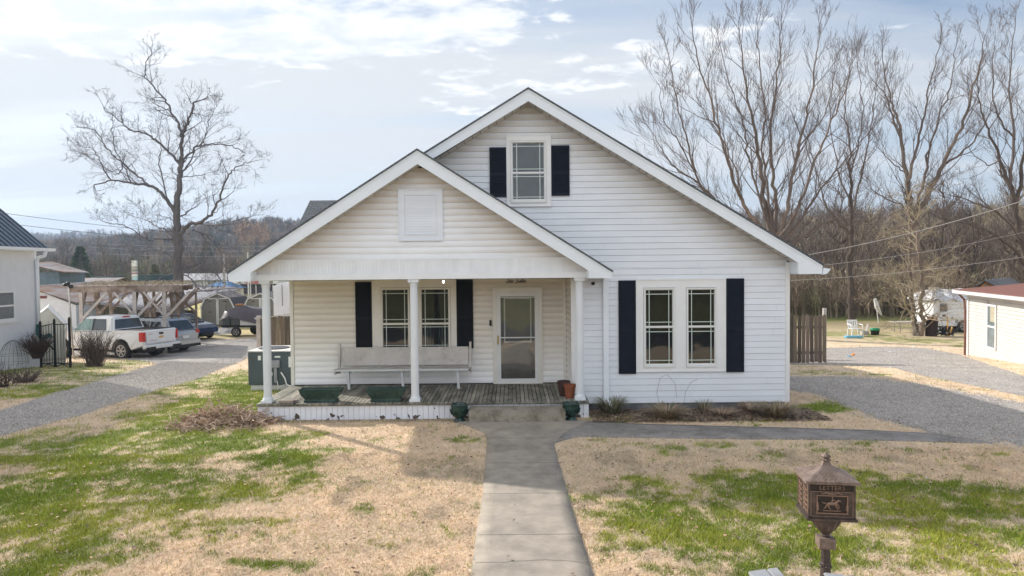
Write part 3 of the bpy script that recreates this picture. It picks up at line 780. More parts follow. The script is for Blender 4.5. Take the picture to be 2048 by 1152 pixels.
# ---- windows
def rectframe(mb, x0, x1, z0, z1, w, y0, y1, wb=None):
    wb = wb or w
    mb.box(x0, x1, y0, y1, z1 - w, z1); mb.box(x0, x1, y0, y1, z0, z0 + wb)
    mb.box(x0, x0 + w, y0, y1, z0 + wb, z1 - w); mb.box(x1 - w, x1, y0, y1, z0 + wb, z1 - w)
    return mb
def window(parent, Y, casing, openings, mt, name='window', lower='dark', curtains=False, sillw=.0):
    cx0, cx1, cz0, cz1 = casing
    mb = MB()
    # wide flat casing with the openings left free
    xs = [cx0]
    for (a, b, c, d, _m) in openings: xs += [a - .050, b + .050]
    xs.append(cx1)
    oz0 = openings[0][2] - .064; oz1 = openings[0][3] + .056
    mb.box(cx0, cx1, Y - .034, Y + .01, oz1, cz1); mb.box(cx0, cx1, Y - .034, Y + .01, cz0, oz0)
    for i in range(0, len(xs), 2): mb.box(xs[i], xs[i + 1], Y - .034, Y + .01, oz0, oz1)
    # raised rim round the outside and j-channel
    rectframe(mb, cx0 - .012, cx1 + .012, cz0 - .012, cz1 + .012, .026, Y - .046, Y - .0345)
    w = mb.build(name, mt, parent)
    for (a, b, c, d, mid) in openings:
        fr = MB()
        rectframe(fr, a - .044, b + .044, c - .059, d + .049, .030, Y - .052, Y + .05, .045)
        rectframe(fr, a - .014, b + .014, mid - .022, d + .019, .014, Y - .022, Y + .02, .03)     # upper sash
        rectframe(fr, a - .014, b + .014, c - .014, mid + .022, .014, Y - .03, Y + .0, .030)      # lower sash
        fr.box(a - .014, b + .014, Y - .034, Y + .012, mid - .014, mid + .016)
        fr.build('sash', M['sash'] if mt is M['trim'] else M['trim_porch'], w)
        for (z0, z1, yy) in ((mid + .016, d + .005, Y + .004), (c + .0, mid - .014, Y - .012)):
            g_ = MB(); g_.quad((a, yy, z0), (b, yy, z0), (b, yy, z1), (a, yy, z1)); g_.build('pane', M['glass'], w, fix=False)
            gr = MB(); W_, H_ = b - a, z1 - z0; t_ = .0075
            for fx in (.13, .87): gr.box(a + W_ * fx - t_, a + W_ * fx + t_, yy - .010, yy - .003, z0, z1)
            for fz in (.11, .89): gr.box(a, b, yy - .012, yy - .0105, z0 + H_ * fz - t_, z0 + H_ * fz + t_)
            gr.build('grille', M['grille'], w)
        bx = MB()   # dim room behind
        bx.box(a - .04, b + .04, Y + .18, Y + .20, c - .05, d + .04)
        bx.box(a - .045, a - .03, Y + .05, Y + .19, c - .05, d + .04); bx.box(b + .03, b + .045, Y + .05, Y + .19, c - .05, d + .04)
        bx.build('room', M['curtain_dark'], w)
        if curtains:
            cu = MB(); n = 26
            zt = mid - .03 if curtains == 'low' else d
            for i in range(n):
                x0_ = a + (b - a) * i / n; x1_ = a + (b - a) * (i + 1) / n
                if .42 < (i + .5) / n < .62: continue
                y0_ = Y + .10 + .012 * math.sin(i * 1.9); y1_ = Y + .10 + .012 * math.sin((i + 1) * 1.9)
                cu.quad((x0_, y0_, c), (x1_, y1_, c), (x1_, y1_, zt), (x0_, y0_, zt))
            cu.build('curtain', M['curtain'], w, fix=False)
    return w
window(house, YW, (2.53, 4.335, .872, 2.75), [(2.722, 3.262, 1.014, 2.526, 1.78), (3.587, 4.116, 1.014, 2.526, 1.78)], M['trim'])
window(house, YW, (-.075, .80, 4.26, 5.69), [(.038, .668, 4.385, 5.527, 4.93)], M['trim'], curtains=False)
window(house, YP, (-3.13, -1.262, 1.08, 2.805), [(-2.90, -2.34, 1.235, 2.54, 1.78)], M['trim_porch']) if False else None
wL = window(house, YP, (-3.125, -1.262, 1.08, 2.80), [(-2.90, -2.34, 1.235, 2.54, 1.78), (-2.03, -1.435, 1.235, 2.54, 1.78)], M['trim_porch'])
cu = MB(); n = 30
for i in range(n):
    t = (i + .5) / n
    if .40 < t < .58: continue
    a_, b_ = -2.03, -1.435
    cu.quad((a_ + (b_ - a_) * i / n, YP + .1 + .012 * math.sin(i * 1.9), 1.2), (a_ + (b_ - a_) * (i + 1) / n, YP + .1 + .012 * math.sin(i * 1.9 + 1.9), 1.2),
            (a_ + (b_ - a_) * (i + 1) / n, YP + .1 + .012 * math.sin(i * 1.9 + 1.9), 1.74), (a_ + (b_ - a_) * i / n, YP + .1 + .012 * math.sin(i * 1.9), 1.74))
cu.build('curtain', M['curtain'], wL, fix=False)

def shutter(x0, x1, z0, z1, Y, mt):
    mb = MB(); w = .035
    zm = z0 + (z1 - z0) * .46
    mb.box(x0, x1, Y - .030, Y - .016, z0, z1)
    rectframe(mb, x0 - .001, x1 + .001, z0 - .001, z1 + .001, w, Y - .046, Y - .0305, .06)
    mb.box(x0 + w, x1 - w, Y - .0455, Y - .031, zm - .03, zm + .03)
    for (a, b) in ((z0 + .065, zm - .035), (zm + .035, z1 - .04)):
        n = int((b - a) / .028)
        for i in range(n):
            za = a + i * (b - a) / n
            mb.hexa([(x0 + w, Y - .043, za), (x1 - w, Y - .043, za), (x1 - w, Y - .031, za + .004), (x0 + w, Y - .031, za + .004),
                     (x0 + w, Y - .040, za + .009), (x1 - w, Y - .040, za + .009), (x1 - w, Y - .031, za + .022), (x0 + w, Y - .031, za + .022)])
    return mb.build('shutter', mt, house)
shutter(2.165, 2.512, .83, 2.735, YW, M['shutter']); shutter(4.355, 4.715, .845, 2.755, YW, M['shutter'])
shutter(-.43, -.093, 4.453, 5.448, YW, M['shutter']); shutter(.818, 1.185, 4.465, 5.475, YW, M['shutter'])
shutter(-3.51, -3.142, 1.22, 2.73, YP, M['shutter_p']); shutter(-1.245, -.875, 1.22, 2.76, YP, M['shutter_p'])
# ---- gable vent
gv = MB(); rectframe(gv, -2.178, -1.34, 3.565, 4.545, .11, YD - .026, YD + .01); rectframe(gv, -2.19, -1.328, 3.553, 4.557, .022, YD - .046, YD - .0265); rectframe(gv, -2.085, -1.433, 3.66, 4.45, .012, YD - .034, YD - .0265)
gv.box(-2.07, -1.45, YD - .010, YD, 3.67, 4.44)
for i in range(15):
    z_ = 3.68 + i * .0505
    gv.hexa([(-2.07, YD - .022, z_), (-1.45, YD - .022, z_), (-1.45, YD - .011, z_ + .002), (-2.07, YD - .011, z_ + .002),
             (-2.07, YD - .021, z_ + .006), (-1.45, YD - .021, z_ + .006), (-1.45, YD - .011, z_ + .047), (-2.07, YD - .011, z_ + .047)])
gv.build('gable_vent', M['siding'], house)

# ---- door
dc = MB(); dc.box(-.426, -.352, YP - .05, YP + .02, .42, 2.563); dc.box(.594, .658, YP - .05, YP + .02, .42, 2.563); dc.box(-.352, .594, YP - .05, YP + .02, 2.47, 2.563)
rectframe(dc, -.438, .670, .41, 2.575, .022, YP - .058, YP - .0505)
dc.build('door_casing', M['trim_porch'], house)
sdr = MB(); rectframe(sdr, -.35, .592, .425, 2.468, .088, YP - .045, YP - .010, .10)
sdr.box(-.262, .504, YP - .042, YP - .014, 1.437, 1.463)
sdr.box(-.262, .504, YP - .044, YP - .012, 2.345, 2.362)
rectframe(sdr, -.27, .512, .52, 2.385, .010, YP - .052, YP - .0455)
sdo = sdr.build('storm_door', M['trim'], house, bevel=.003)
for (a, b) in ((.525, 1.437), (1.463, 2.345)):
    g_ = MB(); g_.quad((-.262, YP - .028, a), (.504, YP - .028, a), (.504, YP - .028, b), (-.262, YP - .028, b)); g_.build('pane', M['glass_door'], sdo, fix=False)
hd = MB(); hd.box(-.338, -.308, YP - .055, YP - .0455, 1.30, 1.50); hd.tube([(-.322, YP - .06, 1.31), (-.322, YP - .085, 1.36), (-.322, YP - .085, 1.44), (-.322, YP - .06, 1.48)], .007); hd.build('handle', M['brass'], sdo)
idr = MB(); idr.box(-.262, .504, YP + .07, YP + .10, .43, 2.46)
rectframe(idr, -.17, .41, 1.35, 2.32, .035, YP + .05, YP + .069)
inner = idr.build('inner_door', pm('brown_door', (.16, .13, .115), .4, .2, 3), house)
fr_ = MB(); rectframe(fr_, -.19, .43, 1.33, 2.34, .03, YP + .04, YP + .052); fr_.build('window_trim', M['trim_porch'], inner)
db = MB(); db.box(-.515, -.463, YP - .055, YP - .02, 1.72, 1.85); db.build('doorbell', M['black'], house, bevel=.006)
# script house number "Six Twelve"
def stroke(mb, pts, x, z, s_, Y, r=.0058):
    P = []
    pts = [(x + a * s_, z + b * s_) for a, b in pts]
    n = len(pts)
    for i in range(n - 1):          # catmull-rom
        p0 = pts[max(i - 1, 0)]; p1 = pts[i]; p2 = pts[i + 1]; p3 = pts[min(i + 2, n - 1)]
        for k in range(4):
            t = k / 4
            q = [.5 * (2 * p1[j] + (p2[j] - p0[j]) * t + (2 * p0[j] - 5 * p1[j] + 4 * p2[j] - p3[j]) * t * t + (3 * p1[j] - p0[j] - 3 * p2[j] + p3[j]) * t ** 3) for j in (0, 1)]
            P.append((q[0], Y, q[1]))
    P.append((pts[-1][0], Y, pts[-1][1]))
    mb.tube(P, r, 5)
num = MB(); s_ = .062; z_ = 2.668; Yn = YP - .034; x_ = -.128
S_ = [(1.25, 1.75), (.95, 1.95), (.6, 1.6), (.85, 1.15), (1.0, .7), (.7, .25), (.1, .3), (-.1, .6), (.2, .7)]
stroke(num, S_, x_, z_, s_, Yn)
stroke(num, [(1.0, .4), (1.3, .95), (1.3, .3), (1.55, .25), (1.7, .5)], x_, z_, s_, Yn)
stroke(num, [(1.4, 1.3), (1.42, 1.36)], x_, z_, s_, Yn, .008)
stroke(num, [(1.7, .85), (2.0, .9), (2.05, .5), (2.2, .22), (2.5, .35)], x_, z_, s_, Yn)
stroke(num, [(2.5, .95), (2.1, .6), (1.75, .22)], x_, z_, s_, Yn)
x_ = .075
stroke(num, [(0, 1.55), (.15, 1.85), (.6, 1.8), (1.3, 1.95), (1.5, 1.8)], x_, z_, s_, Yn)
stroke(num, [(.95, 1.85), (.75, 1.0), (.5, .2), (.1, .1), (.0, .4)], x_, z_, s_, Yn)
stroke(num, [(.85, .95), (1.0, .35), (1.25, .3), (1.4, .9), (1.4, .4), (1.7, .35), (1.8, .9), (2.05, .75)], x_, z_, s_, Yn)
stroke(num, [(1.95, .6), (2.25, .75), (2.15, .95), (1.95, .6), (2.15, .25), (2.45, .5)], x_, z_, s_, Yn)
stroke(num, [(2.4, .5), (2.85, 1.75), (2.7, 1.8), (2.55, .4), (2.8, .3)], x_, z_, s_, Yn)
stroke(num, [(2.8, .85), (2.95, .3), (3.25, .85), (3.45, .8)], x_, z_, s_, Yn)
stroke(num, [(3.35, .55), (3.65, .7), (3.55, .95), (3.35, .6), (3.55, .25), (3.9, .5)], x_, z_, s_, Yn)
num.build('house_number', M['black'], house, smooth=True, fix=False)
# porch lamp
pl = MB(); pl.lathe((-1.455, 14.5, 2.725), [(.001, -.025), (.018, -.015), (.022, .0), (.018, .018), (.010, .03)], 12)
bl = pl.build('porch_light', M['bulb'], house, smooth=True)
pk = MB(); pk.lathe((-1.455, 14.5, 2.755), [(.02, 0), (.05, .01), (.05, .022)], 12); pk.build('lamp_holder', M['trim'], bl)
# security camera on main wall
sc_ = MB(); c = at(1185, 567, YW); sc_.box(c.x - .035, c.x + .035, YW - .13, YW - .05, c.z - .03, c.z + .035); sc_.box(c.x - .02, c.x + .02, YW - .05, YW - .005, c.z - .01, c.z + .03)
sc_.build('security_camera', M['black'], house, bevel=.012)
# downspout
dsx = 1.90
dsp = MB(); dsp.box(dsx - .055, dsx + .055, YW - .10, YW - .03, .30, 2.80); dsp.box(dsx - .062, dsx + .062, YW - .105, YW - .028, .70, .72); dsp.box(dsx - .062, dsx + .062, YW - .105, YW - .028, 2.15, 2.17)
dsp.bar((dsx, YW - .07, .31), (dsx + .06, YW - .30, .12), .11, .07)
dsp.build('downspout', M['fascia'], house, bevel=.006)

# ---- porch: deck, skirt, beam, columns
DX0, DX1, DY0 = -4.99, 1.475, 13.18
ZD = .415
dk = MB(); dk.c = []
n = 78
for i in range(n):
    x0 = DX0 + (DX1 - DX0) * i / n; x1 = DX0 + (DX1 - DX0) * (i + 1) / n
    yb = YP - .03 if x1 < 1.2 else YW - .03
    b0 = len(dk.v); dk.box(x0 + .006, x1 - .006, DY0, yb, ZD - .03, ZD)
    t = prs.uniform(.6, 1.3); dk.c += [(t, t * prs.uniform(.97, 1.03), t)] * 8
M['deck'] = pm('worn_deck_paint', (.19, .185, .155), .8, .3, 5, .2, 40, tint=True, col2=(.33, .30, .25), mixscale=5, thr=(.42, .68), stretch=(1, .35, 1))
dk.build('porch_deck', M['deck'], house, fix=False)
dke = MB(); dke.box(DX0 - .01, DX1 + .01, DY0 + .03, DY0 + .055, ZD - .06, ZD - .031); dke.build('deck_edge', M['deck'], house)
M['skirt'] = pm('skirt_boards', (.82, .84, .90), .6, .08, 2, .05, 20)
# peeling near the bottom
def peel():
    m_ = M['skirt']; N, L = m_.node_tree.nodes, m_.node_tree.links; P = N['Principled BSDF']
    src = P.inputs['Base Color'].links[0].from_socket
    tc_ = N.new('ShaderNodeTexCoord'); sx = N.new('ShaderNodeSeparateXYZ'); L.new(tc_.outputs['Object'], sx.inputs[0])
    nz = N.new('ShaderNodeTexNoise'); nz.inputs['Scale'].default_value = 6; nz.inputs['Detail'].default_value = 5; L.new(tc_.outputs['Object'], nz.inputs['Vector'])
    mr = N.new('ShaderNodeMapRange'); mr.inputs[1].default_value = .28; mr.inputs[2].default_value = .0; mr.inputs[3].default_value = 0; mr.inputs[4].default_value = .21
    L.new(sx.outputs[2], mr.inputs[0])
    ad = N.new('ShaderNodeMath'); L.new(nz.outputs[0], ad.inputs[0]); L.new(mr.outputs[0], ad.inputs[1])
    th = N.new('ShaderNodeMapRange'); th.inputs[1].default_value = .745; th.inputs[2].default_value = .765; L.new(ad.outputs[0], th.inputs[0])
    mx = N.new('ShaderNodeMix'); mx.data_type = 'RGBA'; L.new(th.outputs[0], mx.inputs[0]); L.new(src, mx.inputs[6]); mx.inputs[7].default_value = (.10, .075, .065, 1)
    L.new(mx.outputs[2], P.inputs['Base Color'])
peel()
sk = MB(); n = 62
for i in range(n):
    x0 = DX0 + (DX1 - DX0) * i / n; x1 = DX0 + (DX1 - DX0) * (i + 1) / n
    sk.box(x0 + .003, x1 - .003, DY0 + .065 + prs.uniform(0, .003), DY0 + .085, .02 + prs.uniform(0, .02), ZD - .032)
for i in range(20):
    y0 = DY0 + .09 + i * .1; sk.box(DX0, DX0 + .02, y0 + .003, y0 + .097, .02, ZD - .032)
sk.box(DX1 - .02, DX1, DY0 + .09, YW - .03, .02, ZD - .032)
sk.build('porch_skirt', M['skirt'], house, fix=False)
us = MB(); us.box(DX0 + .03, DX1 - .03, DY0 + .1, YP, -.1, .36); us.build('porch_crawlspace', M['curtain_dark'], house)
# beam with bead board
bm_ = MB(); bm_.c = []; n = 96
for i in range(n):
    x0 = -4.95 + 6.39 * i / n; x1 = -4.95 + 6.39 * (i + 1) / n
    bm_.box(x0 + .003, x1 - .003, YD - .036, YD - .0305, 2.93, 3.195)
    t = prs.uniform(.96, 1.02); e_ = max(0, 1 - min(i, n - i) / 9) * .13; bm_.c += [(t - e_ * .6, t - e_ * .9, t - e_ * 1.2)] * 8
bm_.box(-4.952, 1.442, YD - .030, YD + .12, 2.82, 3.19)
bm_.box(-4.99, 1.48, YD - .085, YD + .13, 2.81, 2.925)
bm_.box(-4.95, 1.44, YD - .042, YD - .0, 3.185, 3.21)
bm_.build('porch_beam', M['beam'], house)
ce = MB(); ce.quad((-4.95, YD + .10, 2.80), (1.23, YD + .10, 2.80), (1.23, YP, 2.80), (-4.95, YP, 2.80)); ce.quad((1.2, YD + .1, 2.8), (1.45, YD + .1, 2.8), (1.45, YW, 2.8), (1.2, YW, 2.8))
ce.build('porch_ceiling', M['ceiling'], house, fix=False)
for px in (531.5, 827.5, 1158.5):
    x = (px - CX) / FPX * 13.33; Yc = 13.33
    cm = MB(); cm.lathe((x, Yc, 0), [(.077, ZD + .10), (.080, 1.2), (.076, 2.3), (.072, 2.70)], 40, flute=-.055)
    co = cm.build('column', M['column'], house, fix=False)
    k = MB(); k.box(x - .105, x + .105, Yc - .105, Yc + .105, ZD + .002, ZD + .05); k.lathe((x, Yc, ZD), [(.10, .05), (.102, .075), (.085, .10), (.083, .12)], 24); k.build('base', M['column'], co)
    k = MB(); k.lathe((x, Yc, 2.68), [(.082, 0), (.086, .02), (.078, .03), (.10, .07)], 24); k.box(x - .105, x + .105, Yc - .1, Yc + .105, 2.75, 2.808); k.build('capital', M['column'], co)

# ---- roofs
def slab(mb, p, q, y0, y1, th):
    """roof plane from (x,z) p to q between y0 and y1, thickness th downwards"""
    (x0, z0), (x1, z1) = p, q
    mb.hexa([(x0, y0, z0 - th), (x1, y0, z1 - th), (x1, y1, z1 - th), (x0, y1, z0 - th), (x0, y0, z0), (x1, y0, z1), (x1, y1, z1), (x0, y1, z0)])
YF = 13.50       # main rake face
EXR, EXL = 6.14, -5.43
zr = AZ - AS * (EXR - AX); zl = AZ - AS * (AX - EXL)
mr_ = MB(); slab(mr_, (AX, AZ + .02), (EXR + .02, zr + .015), YF - .03, YB + .4, .035); slab(mr_, (EXL - .02, zl + .015), (AX, AZ + .02), YF - .03, YB + .4, .035)
mr_.build('main_roof', M['shingle'], house)
YPF = 12.95      # porch rake face
PEL, PER = -5.37, 1.90
zpl = PZ - PS * (PX_ - PEL); zpr = PZ - PS * (PER - PX_)
pr = MB(); slab(pr, (PX_, PZ + .02), (PER + .02, zpr + .01), YPF - .03, YW + .0, .035); slab(pr, (PEL - .02, zpl + .01), (PX_, PZ + .02), YPF - .03, 19, .035)
# the ridge runs back into the main roof
pr.build('porch_roof', M['shingle'], house)
def rakes(ax, az, xl, xr, s_, Y, H, yb, fm, sm, chopL, chopR, zb):
    """white rake boards (height H), soffit under the overhang back to the wall at yb"""
    for (xe, sgn, chop) in ((xl, -1, chopL), (xr, 1, chopR)):
        ze = az - s_ * abs(xe - ax)
        mb = MB()
        poly = [(ax, az - .015), (xe, ze - .015), (xe, max(ze - .13, zb)), (ax, az - H)]
        if chop is not None:
            xin = chop; zin = az - H - s_ * abs(xin - ax)
            poly = [(ax, az - .015), (xe, ze - .015), (xe, zb), (xin, zb), (xin, zin), (ax, az - H)]
        if sgn > 0: poly = poly[::-1]
        mb.prism(poly, Y, Y + .03, 'y')
        # thin drip strip along the top
        mb.hexa([(ax, Y - .012, az - .06), (xe, Y - .012, ze - .06), (xe, Y - .001, ze - .06), (ax, Y - .001, az - .06),
                 (ax, Y - .012, az - .016), (xe, Y - .012, ze - .016), (xe, Y - .001, ze - .016), (ax, Y - .001, az - .016)])
        mb.build('rake_board', fm, house)
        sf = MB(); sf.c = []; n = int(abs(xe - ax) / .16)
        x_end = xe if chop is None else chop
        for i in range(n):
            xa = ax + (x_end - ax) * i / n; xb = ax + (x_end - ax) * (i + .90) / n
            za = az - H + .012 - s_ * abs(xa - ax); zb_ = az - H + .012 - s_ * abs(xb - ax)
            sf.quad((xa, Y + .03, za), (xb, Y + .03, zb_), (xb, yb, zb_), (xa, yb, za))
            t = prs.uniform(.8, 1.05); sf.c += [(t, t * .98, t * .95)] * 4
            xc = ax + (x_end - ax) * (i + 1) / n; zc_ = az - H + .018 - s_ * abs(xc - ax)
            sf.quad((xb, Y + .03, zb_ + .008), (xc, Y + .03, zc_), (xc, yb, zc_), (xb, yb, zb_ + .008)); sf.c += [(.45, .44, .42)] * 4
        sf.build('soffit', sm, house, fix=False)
rakes(AX, AZ, EXL, EXR, AS, YF, .245, YW, M['fascia'], M['soffit'], None, 5.665, 2.835)
rakes(PX_, PZ, PEL, PER, PS, YPF, .27, YD, M['fascia'], M['soffit'], -4.96, 1.46, 2.80)
# boxed eave ends and eave soffits
def eave_part(*bs, name='eave_box'):
    e = MB()
    for b in bs: e.box(*b)
    e.build(name, M['fascia'], house)
for bx_ in ((-5.37, -4.97, YPF + .032, YD + .3, 2.80, 2.83), (1.46, 1.873, YPF + .032, YW, 2.80, 2.83), (-5.375, -5.371, YPF + .032, 19, 2.80, 2.93), (1.875, 1.895, YPF + .032, YW, 2.80, 2.93),
            (5.665, 6.103, YF + .032, YB, 2.835, 2.86), (6.105, 6.13, YF + .032, YB, 2.835, 2.97), (-5.35, LX, YD + .302, 15.3, 2.80, 2.83), (-5.35, LX, 15.302, YB, 2.80, 2.83),
            (-4.965, -4.945, YPF + .032, YD - .06, 2.831, 3.18), (5.657, 5.680, YF + .032, YW + .06, 2.862, 3.085), (1.445, 1.458, YPF + .032, YW, 2.80, 3.02)):
    eave_part(bx_)
gt = MB(); gt.prism([(6.145, 2.86), (6.22, 2.88), (6.235, 2.96), (6.145, 2.96)], YF + .3, YB, 'y'); gt.prism([(6.14, 2.82), (6.23, 2.84), (6.30, 2.93), (6.16, 2.955)], YF - .02, YF + .1, 'y'); gt.build('gutter', M['fascia'], house)
# cross gable on the left
cg = MB()
p0 = at(623, 401, 18.04); xg = -5.30; rz, ry = 4.84, 18.04; fy, fz = 15.35, 4.84 - .68 * (18.04 - 15.35)
by, bz_ = 20.73, fz
cg.hexa([(xg, fy, fz - .04), (-1.9, fy, fz - .04), (-1.9, ry, rz - .04), (xg, ry, rz - .04), (xg, fy, fz), (-1.9, fy, fz), (-1.9, ry, rz), (xg, ry, rz)])
cg.hexa([(xg, ry, rz - .04), (-1.9, ry, rz - .04), (-1.9, by, bz_ - .04), (xg, by, bz_ - .04), (xg, ry, rz), (-1.9, ry, rz), (-1.9, by, bz_), (xg, by, bz_)])
cg.build('cross_gable_roof', M['shingle'], house)
cw = MB(); cw.prism([(fy + .1, 2.9), (by - .1, 2.9), (ry, rz - .08)], -5.02, -4.6, 'x'); cw.build('cross_gable_wall', M['white_paint'], house)
# thin black cable end by the porch eave
# ================================================================ THINGS ON AND BY THE PORCH
ZDk = ZD
# church-style bench
bx0, bx1 = -3.86, -.93
bz = ZDk
bn = thing('bench', 'long weathered white slatted bench with high back on the porch', 'bench', (-2.4, 14.9, bz))
yb_, yf_ = 15.10, 14.62
k = MB(); k.hexa([(bx0 + .05, yb_ - .06, bz + .47), (bx1 - .05, yb_ - .06, bz + .47), (bx1 - .05, yb_ - .03, bz + .47), (bx0 + .05, yb_ - .03, bz + .47),
                  (bx0 + .05, yb_ + .02, bz + .86), (bx1 - .05, yb_ + .02, bz + .86), (bx1 - .05, yb_ + .05, bz + .86), (bx0 + .05, yb_ + .05, bz + .86)])
k.build('backrest', M['bench'], bn, bevel=.004)
k = MB(); n = 28
for i in range(n):
    a = bx0 + (bx1 - bx0) * i / n; b = bx0 + (bx1 - bx0) * (i + 1) / n
    k.hexa([(a + .003, yf_, bz + .425), (b - .003, yf_, bz + .425), (b - .003, yb_ - .04, bz + .40), (a + .003, yb_ - .04, bz + .40),
            (a + .003, yf_, bz + .445), (b - .003, yf_, bz + .445), (b - .003, yb_ - .04, bz + .42), (a + .003, yb_ - .04, bz + .42)])
k.build('seat', M['bench'], bn)
k = MB(); k.box(bx0 + .06, bx1 - .03, yf_ - .02, yf_ - .001, bz + .405, bz + .444); k.build('seat_rail', M['bench_leg'], bn)
for x in (bx0 + .0, bx1 - .03):
    k = MB(); k.hexa([(x, yb_ - .10, bz + .30), (x + .045, yb_ - .10, bz + .30), (x + .045, yb_ - .02, bz + .30), (x, yb_ - .02, bz + .30),
                      (x, yb_ - .02, bz + .97), (x + .045, yb_ - .02, bz + .97), (x + .045, yb_ + .06, bz + .97), (x, yb_ + .06, bz + .97)])
    k.box(x + .003, x + .042, yf_ + .02, yb_ - .105, bz + .33, bz + .38)
    k.build('end_board', M['bench'], bn)
for x in (-3.59, -2.42, -1.22):
    k = MB(); k.hexa([(x + .02, yf_ + .06, bz + .002), (x + .07, yf_ + .06, bz + .002), (x + .07, yf_ + .14, bz + .002), (x + .02, yf_ + .14, bz + .002),
                      (x, yf_ + .04, bz + .405), (x + .05, yf_ + .04, bz + .405), (x + .05, yf_ + .14, bz + .405), (x, yf_ + .14, bz + .405)])
    k.box(x + .005, x + .045, yf_ + .145, yb_ - .05, bz + .33, bz + .395)
    k.build('leg', M['bench_leg'], bn)

def trough(label, x0, x1, Yf):
    t = thing('planter_box', label, 'planter', ((x0 + x1) / 2, Yf + .13, ZDk), 'scrolled green troughs on the porch edge')
    z0 = ZDk; d = .27; cx = (x0 + x1) / 2
    prof = [(.80, 0, .0), (.80, .035, .0), (.74, .05, .0), (.80, .09, 0), (.92, .14, 0), (.985, .20, 0), (1.0, .235, 0), (1.03, .24, 0), (1.03, .262, 0)]
    W_ = (x1 - x0) / 2; k = MB(); rings = []
    for (f, z, _) in prof:
        hw = W_ * f; hd_ = d / 2 * (f * .9 + .1); c = Yf + d / 2
        b = len(k.v); k.v += [(cx - hw, c - hd_, z0 + z), (cx + hw, c - hd_, z0 + z), (cx + hw, c + hd_, z0 + z), (cx - hw, c + hd_, z0 + z)]; rings.append(b)
    for a, b in zip(rings[:-1], rings[1:]):
        for i in range(4): k.f.append((a + i, a + (i + 1) % 4, b + (i + 1) % 4, b + i))
    k.f.append((rings[0] + 3, rings[0] + 2, rings[0] + 1, rings[0]))
    # rim top and inner wall
    hw = W_ * 1.03; hd_ = d / 2 * 1.02; c = Yf + d / 2; zt = z0 + .262
    o = len(k.v); k.v += [(cx - hw + .02, c - hd_ + .02, zt), (cx + hw - .02, c - hd_ + .02, zt), (cx + hw - .02, c + hd_ - .02, zt), (cx - hw + .02, c + hd_ - .02, zt)]
    for i in range(4): k.f.append((rings[-1] + i, rings[-1] + (i + 1) % 4, o + (i + 1) % 4, o + i))
    o2 = len(k.v); k.v += [(cx - hw + .03, c - hd_ + .03, zt - .06), (cx + hw - .03, c - hd_ + .03, zt - .06), (cx + hw - .03, c + hd_ - .03, zt - .06), (cx - hw + .03, c + hd_ - .03, zt - .06)]
    for i in range(4): k.f.append((o + i, o + (i + 1) % 4, o2 + (i + 1) % 4, o2 + i))
    k.build('trough', M['planter'], t)
    s1 = MB(); s1.quad((cx - hw + .03, c - hd_ + .03, zt - .05), (cx + hw - .03, c - hd_ + .03, zt - .05), (cx + hw - .03, c + hd_ - .03, zt - .05), (cx - hw + .03, c + hd_ - .03, zt - .05)); s1.build('soil', M['soil'], t, fix=False)
    rl = MB()
    for ox in (-.56, 0, .56):
        c0 = cx + ox * W_; yy = Yf + .013
        for sg in (-1, 1):
            P = []
            for q in range(14):
                a = q / 13 * 4.6; r_ = .055 * (1 - q / 16)
                P.append((c0 + sg * (.055 + r_ * math.cos(a) * .9 - .02), yy - .006 + .0, z0 + .15 + r_ * math.sin(a)))
            rl.tube(P, .009, 5)
        rl.tube([(c0, yy - .004, z0 + .09), (c0, yy - .014, z0 + .2)], .012, 5)
    rl.build('scroll_relief', M['planter'], t)
trough('pale green scrolled trough at the left end of the porch beside the corner column', -4.17, -3.37, 13.24)
trough('dark green scrolled trough on the porch just left of the middle column', -2.86, -2.12, 13.24)

def urn(label, cx, cy, z0, sc_=1.0):
    t = thing('urn', label, 'urn', (cx, cy, z0), 'dark green urns flanking the concrete step')
    k = MB(); k.lathe((cx, cy, z0), [(.115 * sc_, 0), (.12 * sc_, .02), (.085 * sc_, .05), (.07 * sc_, .075), (.11 * sc_, .095), (.145 * sc_, .14), (.163 * sc_, .20), (.168 * sc_, .26), (.160 * sc_, .30), (.166 * sc_, .315), (.168 * sc_, .335), (.15 * sc_, .335), (.145 * sc_, .27)], 28, cap=False)
    k.build('bowl', M['urn'], t, smooth=True)
    so = MB(); so.lathe((cx, cy, z0), [(.001, .275), (.148 * sc_, .275)], 20, cap=False); so.build('soil', M['soil'], t, fix=False)
    g_ = MB()
    for i in range(9):
        a = math.pi + math.pi * i / 8 + .02
        P = [(cx + math.cos(a + .12 * s__) * .172 * sc_, cy + math.sin(a + .12 * s__) * .166 * sc_, z0 + .22 + .018 * math.sin(s__ * 3.1)) for s__ in (-1, 0, 1)]
        g_.tube(P, .008, 5)
        g_.tube([(cx + math.cos(a) * .155 * sc_, cy + math.sin(a) * .155 * sc_, z0 + .15), (cx + math.cos(a) * .176 * sc_, cy + math.sin(a) * .176 * sc_, z0 + .235)], .010, 5)
    g_.build('garland', M['urn'], t)
urn('dark green urn left of the concrete step', -1.03, 12.98, .085)
urn('glossy dark green urn right of the concrete step below the right column', 1.11, 13.0, .085)
st = MB(); st.box(-.84, .99, 12.80, 13.235, .02, .325)
so = st.build('concrete_step', M['concrete_old'], None, bevel=.012); tag(so, 'mossy grey concrete step in front of the porch', 'step')
def pot(name, label, cx, cy, r, h, mat):
    k = MB(); k.lathe((cx, cy, ZDk + .001), [(r * .68, 0), (r * .9, h * .8), (r * .92, h * .81), (r, h * .82), (r, h), (r * .9, h), (r * .86, h * .85), (.01, h * .84)], 26, cap=False)
    o = k.build(name, mat, None, smooth=False); tag(o, label, 'flower pot'); return o
